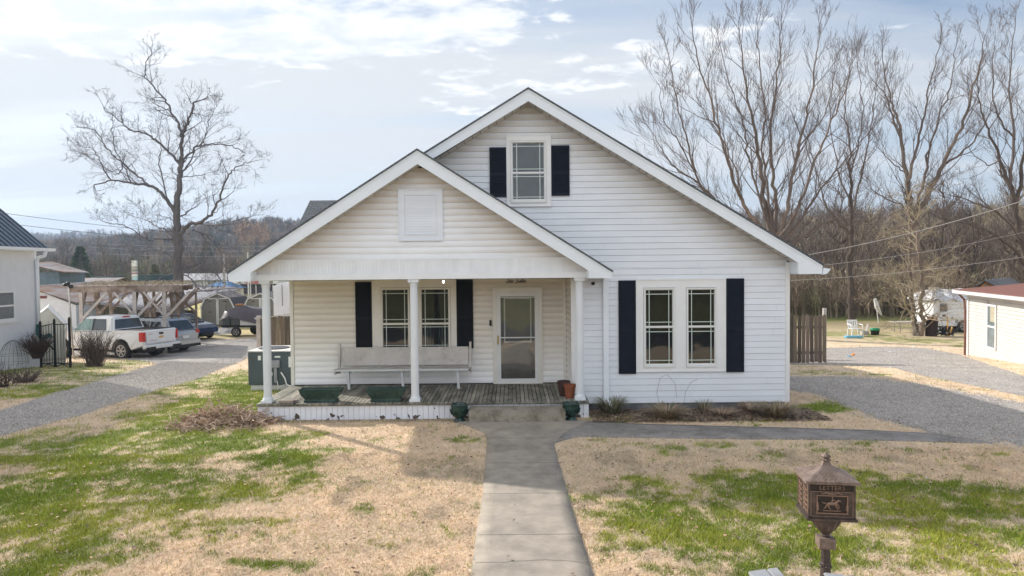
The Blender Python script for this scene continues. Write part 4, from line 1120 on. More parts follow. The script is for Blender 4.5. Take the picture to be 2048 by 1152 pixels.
pot('flower_pot', 'dark brown flower pot behind the orange one on the porch corner', 1.03, 13.75, .135, .30, M['pot_dark'])
pot('flower_pot', 'terracotta strawberry pot beside the right porch column', 1.13, 13.52, .125, .27, M['terracotta'])
k = MB(); c = -4.42
k.box(c - .15, c + .14, 13.22, 13.29, ZDk + .001, ZDk + .055); k.box(c - .05, c + .19, 13.30, 13.36, ZDk + .001, ZDk + .05)
o = k.build('loose_bricks', M['brick'], None, bevel=.005); tag(o, 'pale loose bricks lying by the left porch column', 'bricks')

# air conditioner
ac = thing('air_conditioner', 'dark green packaged air conditioner with pale lid beside the porch', 'air conditioner', (-5.8, 17.4, 0))
k = MB(); x0, x1, y0, y1 = -6.52, -5.13, 16.75, 17.95; z0, z1 = .05, 1.0
k.box(x0, x1, y0, y1, z0 + .13, z1); k.build('cabinet', M['ac'], ac, bevel=.012)
k = MB(); rectframe(k, 0, 0, 0, 0, 0, 0, 0) if False else None
k.box(x0 - .02, x1 + .02, y0 - .02, y1 + .02, z1 + .001, z1 + .03); k.build('lid', M['ac_top'], ac, bevel=.008)
k = MB(); k.lathe(((x0 + x1) / 2 - .25, (y0 + y1) / 2, z1 + .032), [(.38, 0), (.38, .012), (.34, .02), (.0, .02)], 28); k.build('fan_grille', M['black'], ac)
k = MB(); k.box(x0 + .05, x1 - .05, y0 + .03, y1 - .05, z0 - .06, z0 + .129); k.build('base', M['ac_top'], ac)
k = MB(); k.box(-5.92, -5.73, y0 - .09, y0 - .001, .62, .80); k.tube([(-5.83, y0 - .05, .62), (-5.83, y0 - .05, .25)], .04, 8); k.build('disconnect_box', M['stoneblock'], ac, bevel=.01)
for (a, b, c_, d) in ((-6.27, -6.20, .80, .91), (-5.86, -5.72, .86, .90), (-5.52, -5.20, .62, .88), (-5.45, -5.22, .27, .42), (-5.97, -5.92, .42, .50)):
    k = MB(); k.box(a, b, y0 - .004, y0 - .0005, c_, d); k.build('label', M['paper'], ac)
k = MB(); k.tube([(-5.7, y0 - .03, .5), (-5.6, y0 - .05, .35), (-5.55, y0 - .08, .2), (-5.3, y0 - .15, .12), (-5.05, y0 - .2, .15)], .018, 6); k.tube([(-5.8, y0 - .03, .3), (-5.75, y0 - .1, .14), (-5.6, y0 - .08, .2)], .012, 6)
k.build('hose', M['paper'], ac)

# ---- blades / clumps
def clump(name, label, cat, c, r, h, n, cols, seed, droop=1.0, wid=.006, group=None, flat=False):
    rs = np.random.RandomState(seed); V = []; Cc = []; Fc = []
    for i in range(n):
        a = rs.uniform(0, 2 * np.pi); rr = r * .25 * rs.rand() ** .5; L_ = rs.uniform(.6, 1.15); out_ = r * rs.uniform(.5, 1.1) * droop
        px = c[0] + math.cos(a) * rr; py = c[1] + math.sin(a) * rr; col = np.array(cols[rs.randint(len(cols))]) * rs.uniform(.65, 1.3)
        b = len(V); ta = a + math.pi / 2; K = 4
        for j in range(K + 1):
            t = j / K; q = t * out_; z = c[2] - .01 + h * L_ * (math.sin(min(t * 1.9, 2.6)) if droop > .6 else t ** .8)
            w = wid * (1 - t * .9)
            for s__ in (-1, 1): V.append((px + math.cos(a) * q + s__ * math.cos(ta) * w, py + math.sin(a) * q + s__ * math.sin(ta) * w, z)); Cc.append(col)
        for j in range(K): Fc.append((b + 2 * j, b + 2 * j + 1, b + 2 * j + 3, b + 2 * j + 2))
    o = npmesh(name, np.array(V), np.array(Fc), M['reed'], np.array(Cc))
    tag(o, label, cat, group); return o
GRN = [(.12, .14, .07), (.22, .22, .13), (.36, .31, .22)]; BRN = [(.38, .27, .18), (.24, .16, .11), (.48, .36, .25), (.18, .20, .09)]
clump('grass_clump', 'green striped grass clump under the downspout at the foot of the wall', 'ornamental grass', (1.95, 13.55, .08), .42, .30, 360, GRN, 1, wid=.008)
clump('grass_clump', 'dead brown grass clump along the foundation below the left window', 'ornamental grass', (2.95, 13.05, .08), .48, .25, 560, BRN, 2)
clump('grass_clump', 'small green grass tuft against the foundation between the two windows', 'ornamental grass', (3.85, 13.65, .08), .25, .22, 140, GRN[:2] + BRN[2:3], 3)
clump('grass_clump', 'wide brown drooping grass clump near the right corner of the house', 'ornamental grass', (5.05, 13.05, .08), .46, .27, 700, BRN, 4)
clump('grass_clump', 'flattened straw coloured clump between the brown grass clumps', 'ornamental grass', (4.10, 13.25, .08), .40, .14, 300, BRN[:3], 5)
clump('grass_clump', 'low straw heap against the foundation by the right house corner', 'ornamental grass', (4.75, 13.62, .08), .34, .18, 260, BRN[:3], 6)
# leaf litter in the bed
rs = np.random.RandomState(9); n = 5200
xx = rs.uniform(1.5, 6.0, n); yy = rs.uniform(12.72, 13.85, n); zz_ = .085 + rs.rand(n) * .03; a = rs.uniform(0, 6.28, n); sz = rs.uniform(.012, .035, n)
V = np.stack([np.stack([xx + np.cos(a + q) * sz, yy + np.sin(a + q) * sz, zz_ + rs.rand(n) * .025], 1) for q in (0, 1.9, 3.4, 4.9)], 1).reshape(-1, 3)
Cl = np.repeat(np.array([[.24, .17, .12]]) * rs.uniform(.35, 1.5, (n, 1)), 4, 0)
o = npmesh('leaf_litter', V, np.arange(len(V)).reshape(-1, 4), M['reed'], Cl); tag(o, 'brown leaf litter in the narrow bed along the front wall', 'leaves', kind='stuff')
# twig vine against the wall
k = MB()
for P in ([(3.0, 13.8, .1), (2.93, 13.84, .45), (3.0, 13.83, .75), (3.15, 13.82, .82), (3.3, 13.82, .62), (3.33, 13.8, .35)], [(3.45, 13.75, .1), (3.5, 13.8, .45), (3.62, 13.82, .65), (3.75, 13.8, .72)]):
    k.tube(P, .0028, 4)
o = k.build('bare_vine', M['twig'], None); tag(o, 'thin leafless vine arching on the white siding under the left window', 'vine')
# dry stalk heap
rs2 = random.Random(4); k = MB()
for i in range(750):
    t = rs2.random(); cx = -6.25 + 1.55 * t + rs2.gauss(0, .10); cy = 12.75 + .28 * t + rs2.gauss(0, .20)
    hmax = .40 * math.exp(-((cx + 5.55) / .62) ** 2) * math.exp(-((cy - 12.95) / .3) ** 2); z = .07 + hmax * rs2.random()
    a = rs2.uniform(0, 6.28); L_ = rs2.uniform(.07, .30); tilt = rs2.gauss(0, .32); b_ = rs2.gauss(0, .05)
    p0 = Vector((cx, cy, z)); p2 = p0 + Vector((math.cos(a) * L_, math.sin(a) * L_, L_ * tilt)); p2.z = max(p2.z, .07); pm_ = (p0 + p2) / 2 + Vector((b_, b_, abs(b_) + .01))
    k.tube([p0, pm_, p2], [.012 * rs2.uniform(.5, 1.2), .010, .006], 4)
for (p, q) in (((-5.95, 12.85, .2), (-5.72, 12.8, .62)), ((-5.72, 12.8, .62), (-5.66, 12.85, .25)), ((-6.1, 12.8, .15), (-5.80, 12.8, .48)), ((-5.2, 12.9, .3), (-4.95, 12.95, .48)), ((-5.3, 12.75, .2), (-4.6, 12.72, .12))):
    k.tube([p, ((p[0] + q[0]) / 2 + .02, p[1], (p[2] + q[2]) / 2 + .03), q], .011, 5)
o = k.build('dry_stalk_heap', M['stalk'], None, fix=False); tag(o, 'heap of dry brown stalks beside the left corner of the porch', 'brush heap')

# ================================================================ MAILBOX
mx_, my_ = 2.49, 5.40
zg = gz(mx_, my_)
mbx = thing('mailbox', 'antique bronze post mailbox with a curved tiled roof and horse rider panel', 'mailbox', (mx_, my_, 0))
mbx.rotation_euler = (0, 0, 0)
phi = R(-8)
def rot(k):
    c, s_ = math.cos(phi), math.sin(phi); tl = R(1.2)
    k.v = [(mx_ + (x - mx_) * c - (y - my_) * s_, my_ + (x - mx_) * s_ + (y - my_) * c, z) for (x, y, z) in k.v]; return k
hw, hd_ = .166, .146; zb0, zb1 = 1.035, 1.305
X0, X1, Yf, Yk = mx_ - hw, mx_ + hw, my_ - hd_, my_ + hd_
k = MB(); k.box(X0, X1, Yf, Yk, zb0, zb1)
for (x, y) in ((X0, Yf), (X1, Yf), (X0, Yk), (X1, Yk)): k.box(x - .008, x + .008, y - .008, y + .008, zb0 + .001, zb1 - .001)
rot(k).build('box', M['bronze'], mbx)
k = MB(); k.box(X0 - .022, X1 + .022, Yf - .022, Yk + .022, zb0 - .022, zb0 - .001); k.box(X0 - .012, X1 + .012, Yf - .012, Yk + .012, zb0, zb0 + .012); rot(k).build('base_moulding', M['bronze'], mbx, bevel=.004)
k = MB(); k.box(X0 + .012, X1 - .012, Yf - .006, Yf - .0005, 1.247, 1.298); rot(k).build('letter_flap', M['bronze_dk'], mbx)
k = MB(); rectframe(k, X0 + .052, X1 - .048, 1.07, 1.215, .007, Yf - .009, Yf - .0005); rectframe(k, X0 + .009, X1 - .009, 1.045, 1.243, .005, Yf - .006, Yf - .0005); rot(k).build('panel_frame', M['bronze_hi'], mbx)
k = MB(); k.box(X0 + .06, X1 - .056, Yf - .003, Yf - .0004, 1.078, 1.207); rot(k).build('door_panel', M['bronze_dk'], mbx)
# horse and rider in relief
k = MB(); ox, oz = mx_ + .0, 1.14; s_ = .048
def rel(P, r, n=6):
    k.tube([(ox + a * s_, Yf - .006, oz + b * s_) for a, b in P], [q * s_ for q in r] if hasattr(r, '__len__') else r * s_, n)
rel([(-.75, .15), (-.3, .22), (.2, .2), (.65, .35)], [.22, .27, .25, .22])          # body
rel([(.6, .35), (.95, .75), (1.0, .85)], [.2, .13, .12]); rel([(.95, .85), (1.35, .62)], [.13, .08])   # neck, head
rel([(-.7, .1), (-.95, -.35), (-1.25, -.65)], [.17, .09, .06]); rel([(-.6, 0), (-.45, -.4), (-.2, -.75)], [.15, .09, .06])
rel([(.55, .15), (.75, -.35), (1.0, -.75)], [.15, .09, .06]); rel([(.6, .2), (1.05, -.05), (1.1, -.5)], [.13, .08, .06])
rel([(-.9, .25), (-1.3, .3), (-1.6, .5)], [.08, .07, .03])
rel([(.0, .4), (.1, .85), (.1, 1.0)], [.15, .14, .1]); rel([(.1, 1.1), (.1, 1.3)], [.1, .09]); rel([(.1, .85), (.5, .75), (.7, .6)], [.07, .05, .04]); rel([(.05, .35), (.35, -.05)], [.09, .06])
for i in range(16): rel([(-1.35 + i * .17, -.85 - .08 * (i % 3)), (-1.25 + i * .17, -.98)], .09, 5)
for x in (-2.2, 2.35):
    rel([(x, -.85), (x, -.2), (x, .45)], [.2, .13, .08]); rel([(x - .2, -.2), (x + .2, -.2)], .08)
rel([(-1.6, 1.75), (-.8, 1.95), (0, 1.7), (.8, 1.95), (1.6, 1.75)], .09); rel([(-.6, 1.65), (0, 1.95), (.6, 1.65)], .08)
rot(k).build('horse_rider_relief', M['bronze_hi'], mbx)
# side ornaments
k = MB()
for yy in (my_ - .08, my_ + .06):
    for i in range(5): k.tube([(X0 - .006, yy - .03, 1.07 + i * .04), (X0 - .012, yy + .01, 1.085 + i * .04), (X0 - .006, yy + .03, 1.10 + i * .04)], .006, 5)
for yy in (my_ - .125, my_ - .02, my_ + .12): k.box(X0 - .008, X0 - .001, yy - .006, yy + .006, 1.06, 1.28)
rot(k).build('side_ornament', M['bronze_hi'], mbx)
# LETTERS
cu_ = bpy.data.curves.new('letters', 'FONT'); cu_.body = 'LETTERS'; cu_.size = .046; cu_.extrude = .003; cu_.align_x = 'CENTER'; cu_.align_y = 'CENTER'; cu_.space_character = 1.12
to = bpy.data.objects.new('tmp_text', cu_); COL.objects.link(to); bpy.context.view_layer.update()
tm = bpy.data.meshes.new_from_object(to); bpy.data.objects.remove(to)
k = MB(); k.v = [(mx_ + v.co.x, Yf - .009 - v.co.z * .5, 1.272 + v.co.y) for v in tm.vertices]; k.f = [tuple(p.vertices) for p in tm.polygons]
rot(k).build('lettering', M['bronze_hi'], mbx)
# roof : concave pyramid with tile rows
k = MB(); N_ = 14; rings = []
rw, rd = hw + .034, hd_ + .036
for i in range(N_ + 1):
    t = i / N_; f = (1 - t) ** 2.1 * .86 + .14 * (1 - t * .35); z = zb1 + .022 + .130 * t
    step = .004 if i % 2 else 0
    a, b = rw * f + step, rd * f + step
    bse = len(k.v); k.v += [(mx_ - a, my_ - b, z), (mx_ + a, my_ - b, z), (mx_ + a, my_ + b, z), (mx_ - a, my_ + b, z)]; rings.append(bse)
for a, b in zip(rings[:-1], rings[1:]):
    for i in range(4): k.f.append((a + i, a + (i + 1) % 4, b + (i + 1) % 4, b + i))
k.f.append(tuple(rings[-1] + i for i in range(4)))
k.box(mx_ - rw, mx_ + rw, my_ - rd, my_ + rd, zb1 + .001, zb1 + .021)
# raised tiles
for sidei in range(2):
    for i in range(9):
        t0 = i / 14; t1 = (i + .85) / 14
        f0 = (1 - t0) ** 2.1 * .86 + .14 * (1 - t0 * .35); f1 = (1 - t1) ** 2.1 * .86 + .14 * (1 - t1 * .35)
        n = 11 - i
        for j in range(n):
            u0 = -1 + 2 * (j + .10) / n; u1 = -1 + 2 * (j + .9) / n
            z0 = zb1 + .024 + .130 * t0; z1 = zb1 + .026 + .130 * t1
            if sidei == 0:
                k.hexa([(mx_ + u0 * rw * f0, my_ - rd * f0 - .006, z0), (mx_ + u1 * rw * f0, my_ - rd * f0 - .006, z0), (mx_ + u1 * rw * f0, my_ - rd * f0 + .01, z0), (mx_ + u0 * rw * f0, my_ - rd * f0 + .01, z0),
                        (mx_ + u0 * rw * f1, my_ - rd * f1 - .003, z1), (mx_ + u1 * rw * f1, my_ - rd * f1 - .003, z1), (mx_ + u1 * rw * f1, my_ - rd * f1 + .01, z1), (mx_ + u0 * rw * f1, my_ - rd * f1 + .01, z1)])
            else:
                k.hexa([(mx_ - rw * f0 - .006, my_ + u0 * rd * f0, z0), (mx_ - rw * f0 + .01, my_ + u0 * rd * f0, z0), (mx_ - rw * f0 + .01, my_ + u1 * rd * f0, z0), (mx_ - rw * f0 - .006, my_ + u1 * rd * f0, z0),
                        (mx_ - rw * f1 - .003, my_ + u0 * rd * f1, z1), (mx_ - rw * f1 + .01, my_ + u0 * rd * f1, z1), (mx_ - rw * f1 + .01, my_ + u1 * rd * f1, z1), (mx_ - rw * f1 - .003, my_ + u1 * rd * f1, z1)])
M['bronze_roof'] = pm('weathered_bronze', (.24, .18, .15), .6, .2, 14, .3, 50, metal=.15, col2=(.15, .105, .08), mixscale=8)
rf = rot(k).build('roof', M['bronze_roof'], mbx)
k = MB(); k.lathe((mx_, my_, zb1 + .148), [(.038, -.004), (.038, .006), (.022, .010), (.020, .014), (.034, .021), (.037, .030), (.028, .040), (.014, .045), (.009, .050), (.011, .054), (.005, .062), (.001, .063)], 20, flute=-.12)
k.build('finial', M['bronze_roof'], rf)
k = MB(); k.lathe((mx_, my_, 0), [(.026, .835), (.034, .845), (.028, .856), (.045, .875), (.080, .91), (.106, .95), (.118, .985), (.120, 1.012)], 28, flute=-.09); k.build('bracket', M['bronze'], mbx)
k = MB(); k.box(mx_ - .062, mx_ + .062, my_ - .062, my_ + .062, .752, .834); rot(k).build('collar', M['bronze_roof'], mbx, bevel=.003)
k = MB(); k.lathe((mx_, my_, 0), [(.05, zg - .3), (.05, .34), (.044, .52), (.040, .61), (.043, .62), (.038, .63), (.036, .752)], 16, flute=-.05)
for i in range(6):
    a = i * math.pi / 3 + .3; k.lathe((mx_ + math.cos(a) * .042, my_ + math.sin(a) * .042, .60), [(.001, -.012), (.012, 0), (.001, .012)], 8)
k.build('post', M['bronze'], mbx, fix=False)
# stacked grey blocks either side of the post
def pier(label, x0, x1, y0, y1, top, yawd, n):
    t = thing('block_stack', label, 'concrete blocks', ((x0 + x1) / 2, (y0 + y1) / 2, zg), 'grey block stacks beside the mailbox post')
    z = zg - .1; h = .165; i = 0; rr = random.Random(int(x0 * 100))
    while z < top - .01:
        zt = min(z + h, top); s0 = rr.uniform(-.01, .01); xm = x0 + (x1 - x0) * (.62 if i % 2 == 0 else .4)
        for (a, b) in ((x0, xm - .004), (xm + .004, x1)):
            k = MB(); sk_ = math.tan(R(yawd))
            k.hexa([(a, y0 + s0 + (a - x0) * sk_, z), (b, y0 + s0 + (b - x0) * sk_, z), (b, y1 + s0 + (b - x0) * sk_, z), (a, y1 + s0 + (a - x0) * sk_, z),
                    (a + .006, y0 + .01 + s0 + (a - x0) * sk_, zt - .002), (b - .004, y0 + .01 + s0 + (b - x0) * sk_, zt - .002), (b - .004, y1 - .01 + s0 + (b - x0) * sk_, zt - .002), (a + .006, y1 - .01 + s0 + (a - x0) * sk_, zt - .002)])
            k.build('block', M['stoneblock'], t, bevel=.006)
        z = zt; i += 1
tL = at(1505, 1144, 5.25); tR = at(1660, 1148, 5.2)
pier('stack of grey concrete blocks left of the mailbox post', tL.x, tL.x + .26, 5.1, 5.36, tL.z - .035, 14, 4)
pier('stack of grey concrete blocks right of the mailbox post', tR.x, tR.x + .24, 5.05, 5.33, tR.z - .035, -16, 4)

# ================================================================ LEFT NEIGHBOUR
def G(px, py): return gnd(px, py)
nx0 = -17.40; ny1 = 25.0; ngz = gz(0, 25)
nb = thing('house', 'white block house with a blue standing seam roof at the left edge', 'house', (nx0, ny1, ngz))
k = MB(); k.box(-24, nx0, 11, ny1, 0.05, 3.82)
M['ngh_wall'] = pm('white_brick', (.74, .745, .76), .7, .05, 3, .1, 20)
k.build('wall', M['ngh_wall'], nb)
k = MB()
for i in range(34): k.box(nx0 + .0005, nx0 + .006, 18, ny1, .12 + i * .11, .12 + i * .11 + .1)
k.build('brick_courses', M['ngh_wall'], nb, fix=False)
k = MB(); k.box(-24, nx0 + .03, 11, ny1 + .03, ngz - .2, 0.049); k.build('foundation', M['ngh_wall'], nb)
k = MB(); zE = 3.88
k.hexa([(nx0 + .32, 11, zE - .05), (nx0 + .32, ny1 + .15, zE - .05), (nx0 - 1.55, ny1 + .15, zE + 1.55), (nx0 - 1.55, 11, zE + 1.55),
        (nx0 + .32, 11, zE), (nx0 + .32, ny1 + .15, zE), (nx0 - 1.55, ny1 + .15, zE + 1.62), (nx0 - 1.55, 11, zE + 1.62)])
nr = k.build('roof', M['metal_blue'], nb)
k = MB(); n = 40
for i in range(n):
    y = ny1 + .13 - i * .27; k.bar((nx0 + .33, y, zE + .018), (nx0 - 1.55, y, zE + 1.638), .03, .04)
k.build('seam', M['metal_blue'], nr)
k = MB(); k.prism([(nx0, 3.80), (nx0 + .35, 3.80), (nx0 + .35, 3.845), (nx0 + .02, 3.845)], 11, ny1 + .12, 'y'); k.prism([(nx0 + .34, 3.79), (nx0 + .47, 3.80), (nx0 + .49, 3.90), (nx0 + .34, 3.90)], 11, ny1 + .38, 'y'); k.build('gutter', M['fascia'], nb)
k = MB(); k.box(-24.5, nx0 - 1.56, 12, ny1 - .1, 3.8, 8.9); k.build('shadow_block', M['white_paint'], nb)  # tall block added out of view to cast its shadow across the driveway
k = MB(); k.tube([(nx0 + .40, ny1 - .05, 3.8), (nx0 + .30, ny1 + .0, 3.62), (nx0 + .10, ny1 - .05, 3.55), (nx0 + .08, ny1 - .08, 3.4), (nx0 + .08, ny1 - .08, 1.1)], .062, 8); k.build('downspout', M['fascia'], nb, smooth=True, fix=False)
k = MB(); P = [(nx0 + .08, ny1 - .08, 1.12), (nx0 + .08, ny1 - .10, .80), (nx0 + .22, ny1 - .2, .66), (nx0 + .50, ny1 - .4, .68), (nx0 + .78, ny1 - .5, .76)]
PP = []; 
for a, b in zip(P[:-1], P[1:]):
    for j in range(6): PP.append(Vector(a).lerp(Vector(b), j / 6))
k.tube(PP, [.075 + .012 * (i % 2) for i in range(len(PP))], 10); k.build('drain_pipe', M['green_pipe'], nb, fix=False)
# side window
k = MB(); wy0, wy1, wz0, wz1 = 22.6, 23.85, 1.35, 2.42
k.box(nx0 + .001, nx0 + .05, wy0, wy1, wz0, wz0 + .09); k.box(nx0 + .001, nx0 + .05, wy0, wy1, wz1 - .09, wz1)
k.box(nx0 + .001, nx0 + .05, wy1 - .09, wy1, wz0 + .09, wz1 - .09); k.box(nx0 + .001, nx0 + .05, wy0, wy0 + .09, wz0 + .09, wz1 - .09); k.box(nx0 + .001, nx0 + .045, wy0 + .09, wy1 - .09, 1.85, 1.91)
k.box(nx0 + .001, nx0 + .07, wy0 - .05, wy1 + .05, wz0 - .06, wz0 - .001)
wo = k.build('window', M['sash'], nb)
k = MB(); k.quad((nx0 + .02, wy0 + .09, wz0 + .09), (nx0 + .02, wy1 - .09, wz0 + .09), (nx0 + .02, wy1 - .09, wz1 - .09), (nx0 + .02, wy0 + .09, wz1 - .09)); k.build('pane', pm('curtained_glass', (.12, .14, .15), .15, .3, 5, spec=.8, stretch=(1, 8, 1)), wo, fix=False)

# little greenhouse
gx0, gx1, gy0, gy1 = -17.75, -16.95, 25.8, 28.6; gg = gz(0, 26)
gh = thing('greenhouse', 'small white panelled greenhouse beside the left neighbour house', 'greenhouse', (-17.4, 27, gg))
M['poly'] = pm('polycarbonate', (.62, .60, .52), .4, .1, 2); M['poly_w'] = pm('white_panel', (.74, .75, .75), .4, .05, 2)
xm = (gx0 + gx1) / 2 ; gt_ = 1.0; gr_ = 1.68
k = MB(); k.prism([(gx0 - .5, gg), (gx1, gg), (gx1, gt_), (xm - .12, gr_), (gx0 - .5, gt_)], gy0, gy0 + .03, 'y'); k.box(gx0 - .5, gx0 - .47, gy0 + .03, gy1, gg, gt_); k.box(gx1 - .03, gx1, gy0 + .03, gy1, gg, gt_); k.build('panel_wall', M['poly'], gh)
k = MB(); k.bar((gx0 - .5, gy0 + 1.3, gt_), (xm - .12, gy0 + 1.3, gr_ + .02), 2.9, .02) if False else None
k.hexa([(gx0 - .55, gy0 - .06, gt_ - .06), (xm - .12, gy0 - .06, gr_ + .01), (xm - .12, gy1, gr_ + .01), (gx0 - .55, gy1, gt_ - .06), (gx0 - .55, gy0 - .06, gt_ - .03), (xm - .12, gy0 - .06, gr_ + .04), (xm - .12, gy1, gr_ + .04), (gx0 - .55, gy1, gt_ - .03)])
k.hexa([(gx1 + .05, gy0 - .06, gt_ - .06), (xm - .12, gy0 - .06, gr_ + .012), (xm - .12, gy1, gr_ + .012), (gx1 + .05, gy1, gt_ - .06), (gx1 + .05, gy0 - .06, gt_ - .03), (xm - .12, gy0 - .06, gr_ + .042), (xm - .12, gy1, gr_ + .042), (gx1 + .05, gy1, gt_ - .03)])
k.build('roof_panel', M['poly_w'], gh)
k = MB()
for x in (gx0 - .1, xm - .1, gx1 - .1, gx1 + .01): k.box(x - .012, x + .012, gy0 - .02, gy0 - .001, gg + .3, gt_ + (.2 if x < gx1 - .2 else -.1))
k.box(gx0 - .5, gx1 + .02, gy0 - .025, gy0 - .001, gg + .22, gg + .3); k.build('frame', M['wood_grey'], gh)

gh_rot = R(33); _p = Vector((gx1, gy0, 0)); _l = gh.location.copy(); gh.rotation_euler = (0, 0, gh_rot)
_d = _l - _p; _c, _s = math.cos(gh_rot), math.sin(gh_rot); gh.location = (_p.x + _d.x * _c - _d.y * _s, _p.y + _d.x * _s + _d.y * _c, _l.z)

# iron gate frame
gl = [at(83, 742, 24.3), at(111, 735, 24.6), at(141, 737, 24.2)]
ig = thing('garden_gate', 'black iron arched gate frame standing between the house corner and the bush', 'gate', (gl[1].x, gl[1].y, gz(0, 24.4)))
for (p, topy) in zip(gl, (645, 640, 637)):
    tp = at(1024 + (p.x / p.y) * 1365, topy, p.y); k = MB(); k.bar((p.x, p.y, gz(0, p.y) - .05), (p.x, p.y, tp.z), .06); k.lathe((p.x, p.y, tp.z), [(.03, 0), (.035, .02), (.001, .07)], 8); k.build('post', M['iron'], ig)
k = MB(); z1_ = at(111, 650, 24.4).z; z0_ = at(111, 727, 24.4).z
for (a, b) in ((0, 1), (1, 2)):
    k.bar((gl[a].x, gl[a].y, z1_ - .05 + .05 * a), (gl[b].x, gl[b].y, z1_ + .05), .035); k.bar((gl[a].x, gl[a].y, z0_), (gl[b].x, gl[b].y, z0_), .035)
    for q in (.2, .4, .6, .8):
        pm_ = gl[a].lerp(gl[b], q); k.bar((pm_.x, pm_.y, z0_), (pm_.x, pm_.y, z1_), .013)
k.bar((gl[0].x, gl[0].y, z0_ + .95), (gl[1].x, gl[1].y, z0_ + .45), .05)
k.build('rails', M['iron'], ig)
k = MB()
for (a, b) in ((0, 1), (1, 2)):
    P = [gl[a].lerp(gl[b], t / 10) for t in range(11)]; k.tube([(p.x, p.y, z0_ - .18 + .14 * math.sin(i / 10 * math.pi)) for i, p in enumerate(P)], .014, 5)
    k.tube([(p.x, p.y, z0_ - .06 - .05 * math.sin(i / 10 * math.pi * 3)) for i, p in enumerate(P)], .010, 5)
k.build('scrollwork', M['iron'], ig)
# wire obelisk
c = G(28, 752); k = MB()
for i in range(10):
    a = i * math.pi / 10; k.tube([(c.x + .38 * math.cos(a) * math.cos(t), c.y + .38 * math.sin(a) * math.cos(t), c.z + (.75 * math.sin(t) + .35 if 0 < t < math.pi else .35)) for t in [j * math.pi / 10 for j in range(11)]], .0035, 4)
for a in range(10):
    t = a * math.pi / 5; k.tube([(c.x + .38 * math.cos(t), c.y + .38 * math.sin(t), c.z - .02), (c.x + .38 * math.cos(t), c.y + .38 * math.sin(t), c.z + .36)], .0035, 4)
for z in (.15, .4, .65): k.tube([(c.x + .39 * math.cos(t * .524), c.y + .39 * math.sin(t * .524), c.z + z) for t in range(13)], .0035, 4)
o = k.build('wire_cloche', M['wire_dark'], None, fix=False); tag(o, 'domed black wire plant cage against the left neighbour wall', 'plant support')

# ---- bushes of bare twigs
def bush(name, label, c, w, h, n, mat, seed, twig=.006, up_=1.0, leaf=0):
    rr = random.Random(seed); k = MB()
    for i in range(n):
        a = rr.uniform(0, 6.283); sp_ = rr.random() ** .6; L_ = h * rr.uniform(.6, 1.1)
        p = Vector((c.x + rr.gauss(0, .13 * w), c.y + rr.gauss(0, .13 * w), c.z - .03)); P = [p.copy()]
        d = Vector((math.cos(a) * sp_ * w / h, math.sin(a) * sp_ * w / h, up_)).normalized()
        for j in range(5):
            d = (d + Vector((rr.gauss(0, .12), rr.gauss(0, .12), .10 * up_))).normalized(); p = p + d * L_ / 5; P.append(p.copy())
            if j > 0 and rr.random() < .8:
                for _ in range(2):
                    d2 = (d + Vector((rr.gauss(0, .5), rr.gauss(0, .5), rr.gauss(.1, .3)))).normalized(); q = p + d2 * L_ * rr.uniform(.15, .35)
                    k.tube([p, (p + q) / 2 + Vector((rr.gauss(0, .01),) * 3), q], [twig * .6, twig * .5, twig * .25], 3, cap=False)
        k.tube(P, [twig * 1.5 * (1 - j / 7) for j in range(6)], 4, cap=False)
    o = k.build(name, mat, None, fix=False); tag(o, label, 'shrub'); return o
bush('bare_shrub', 'round leafless brown shrub in front of the white pickup truck', G(190, 733), .75, 1.15, 190, M['twig'], 3, .008)
bush('vine_mound', 'tangled dark dry vine hanging on the black iron gate', Vector((at(75, 715, 24.0).x, 24.0, at(75, 715, 24.0).z)), .45, .75, 170, M['leaf_dark'], 5, .010, .6)
bush('dead_perennials', 'thicket of dead perennials at the foot of the left neighbour wall', G(52, 765), .9, .5, 90, M['twig'], 8, .006, .7)
bush('rose_canes', 'sparse dead stems by the foundation at the left frame edge', G(8, 775), .6, .6, 40, M['leaf_dark'], 9, .006, .8)
# camera pole
pb_ = G(141, 662); k = MB(); pt = at(137, 572, pb_.y); pbz = at(139, 700, 29.5)
pl_ = thing('lamp_pole', 'thin grey leaning pole topped by black floodlights by the carport', 'pole', (pbz.x, 29.5, gz(0, 29.5)))
ptop = at(137, 574, 29.5)
k.tube([(at(147, 700, 29.5).x, 29.5, gz(0, 29.5)), (ptop.x, 29.5, ptop.z)], .035, 8); k.build('pole', M['chrome'], pl_, fix=False)
for (dx, dz, s_) in ((-.12, .10, .07), (.12, .02, .09), (0, .16, .07)):
    k = MB(); k.lathe((ptop.x + dx, 29.42, ptop.z + dz), [(.03, -.05), (s_, .0), (s_, .09), (.02, .12)], 12, axis='y'); k.build('floodlight', M['black'], pl_)
k = MB(); k.bar((ptop.x - .15, 29.5, ptop.z + .05), (ptop.x + .15, 29.5, ptop.z + .05), .03); k.bar((ptop.x, 29.5, ptop.z), (ptop.x, 29.5, ptop.z + .18), .03); k.build('bracket', M['black'], pl_)
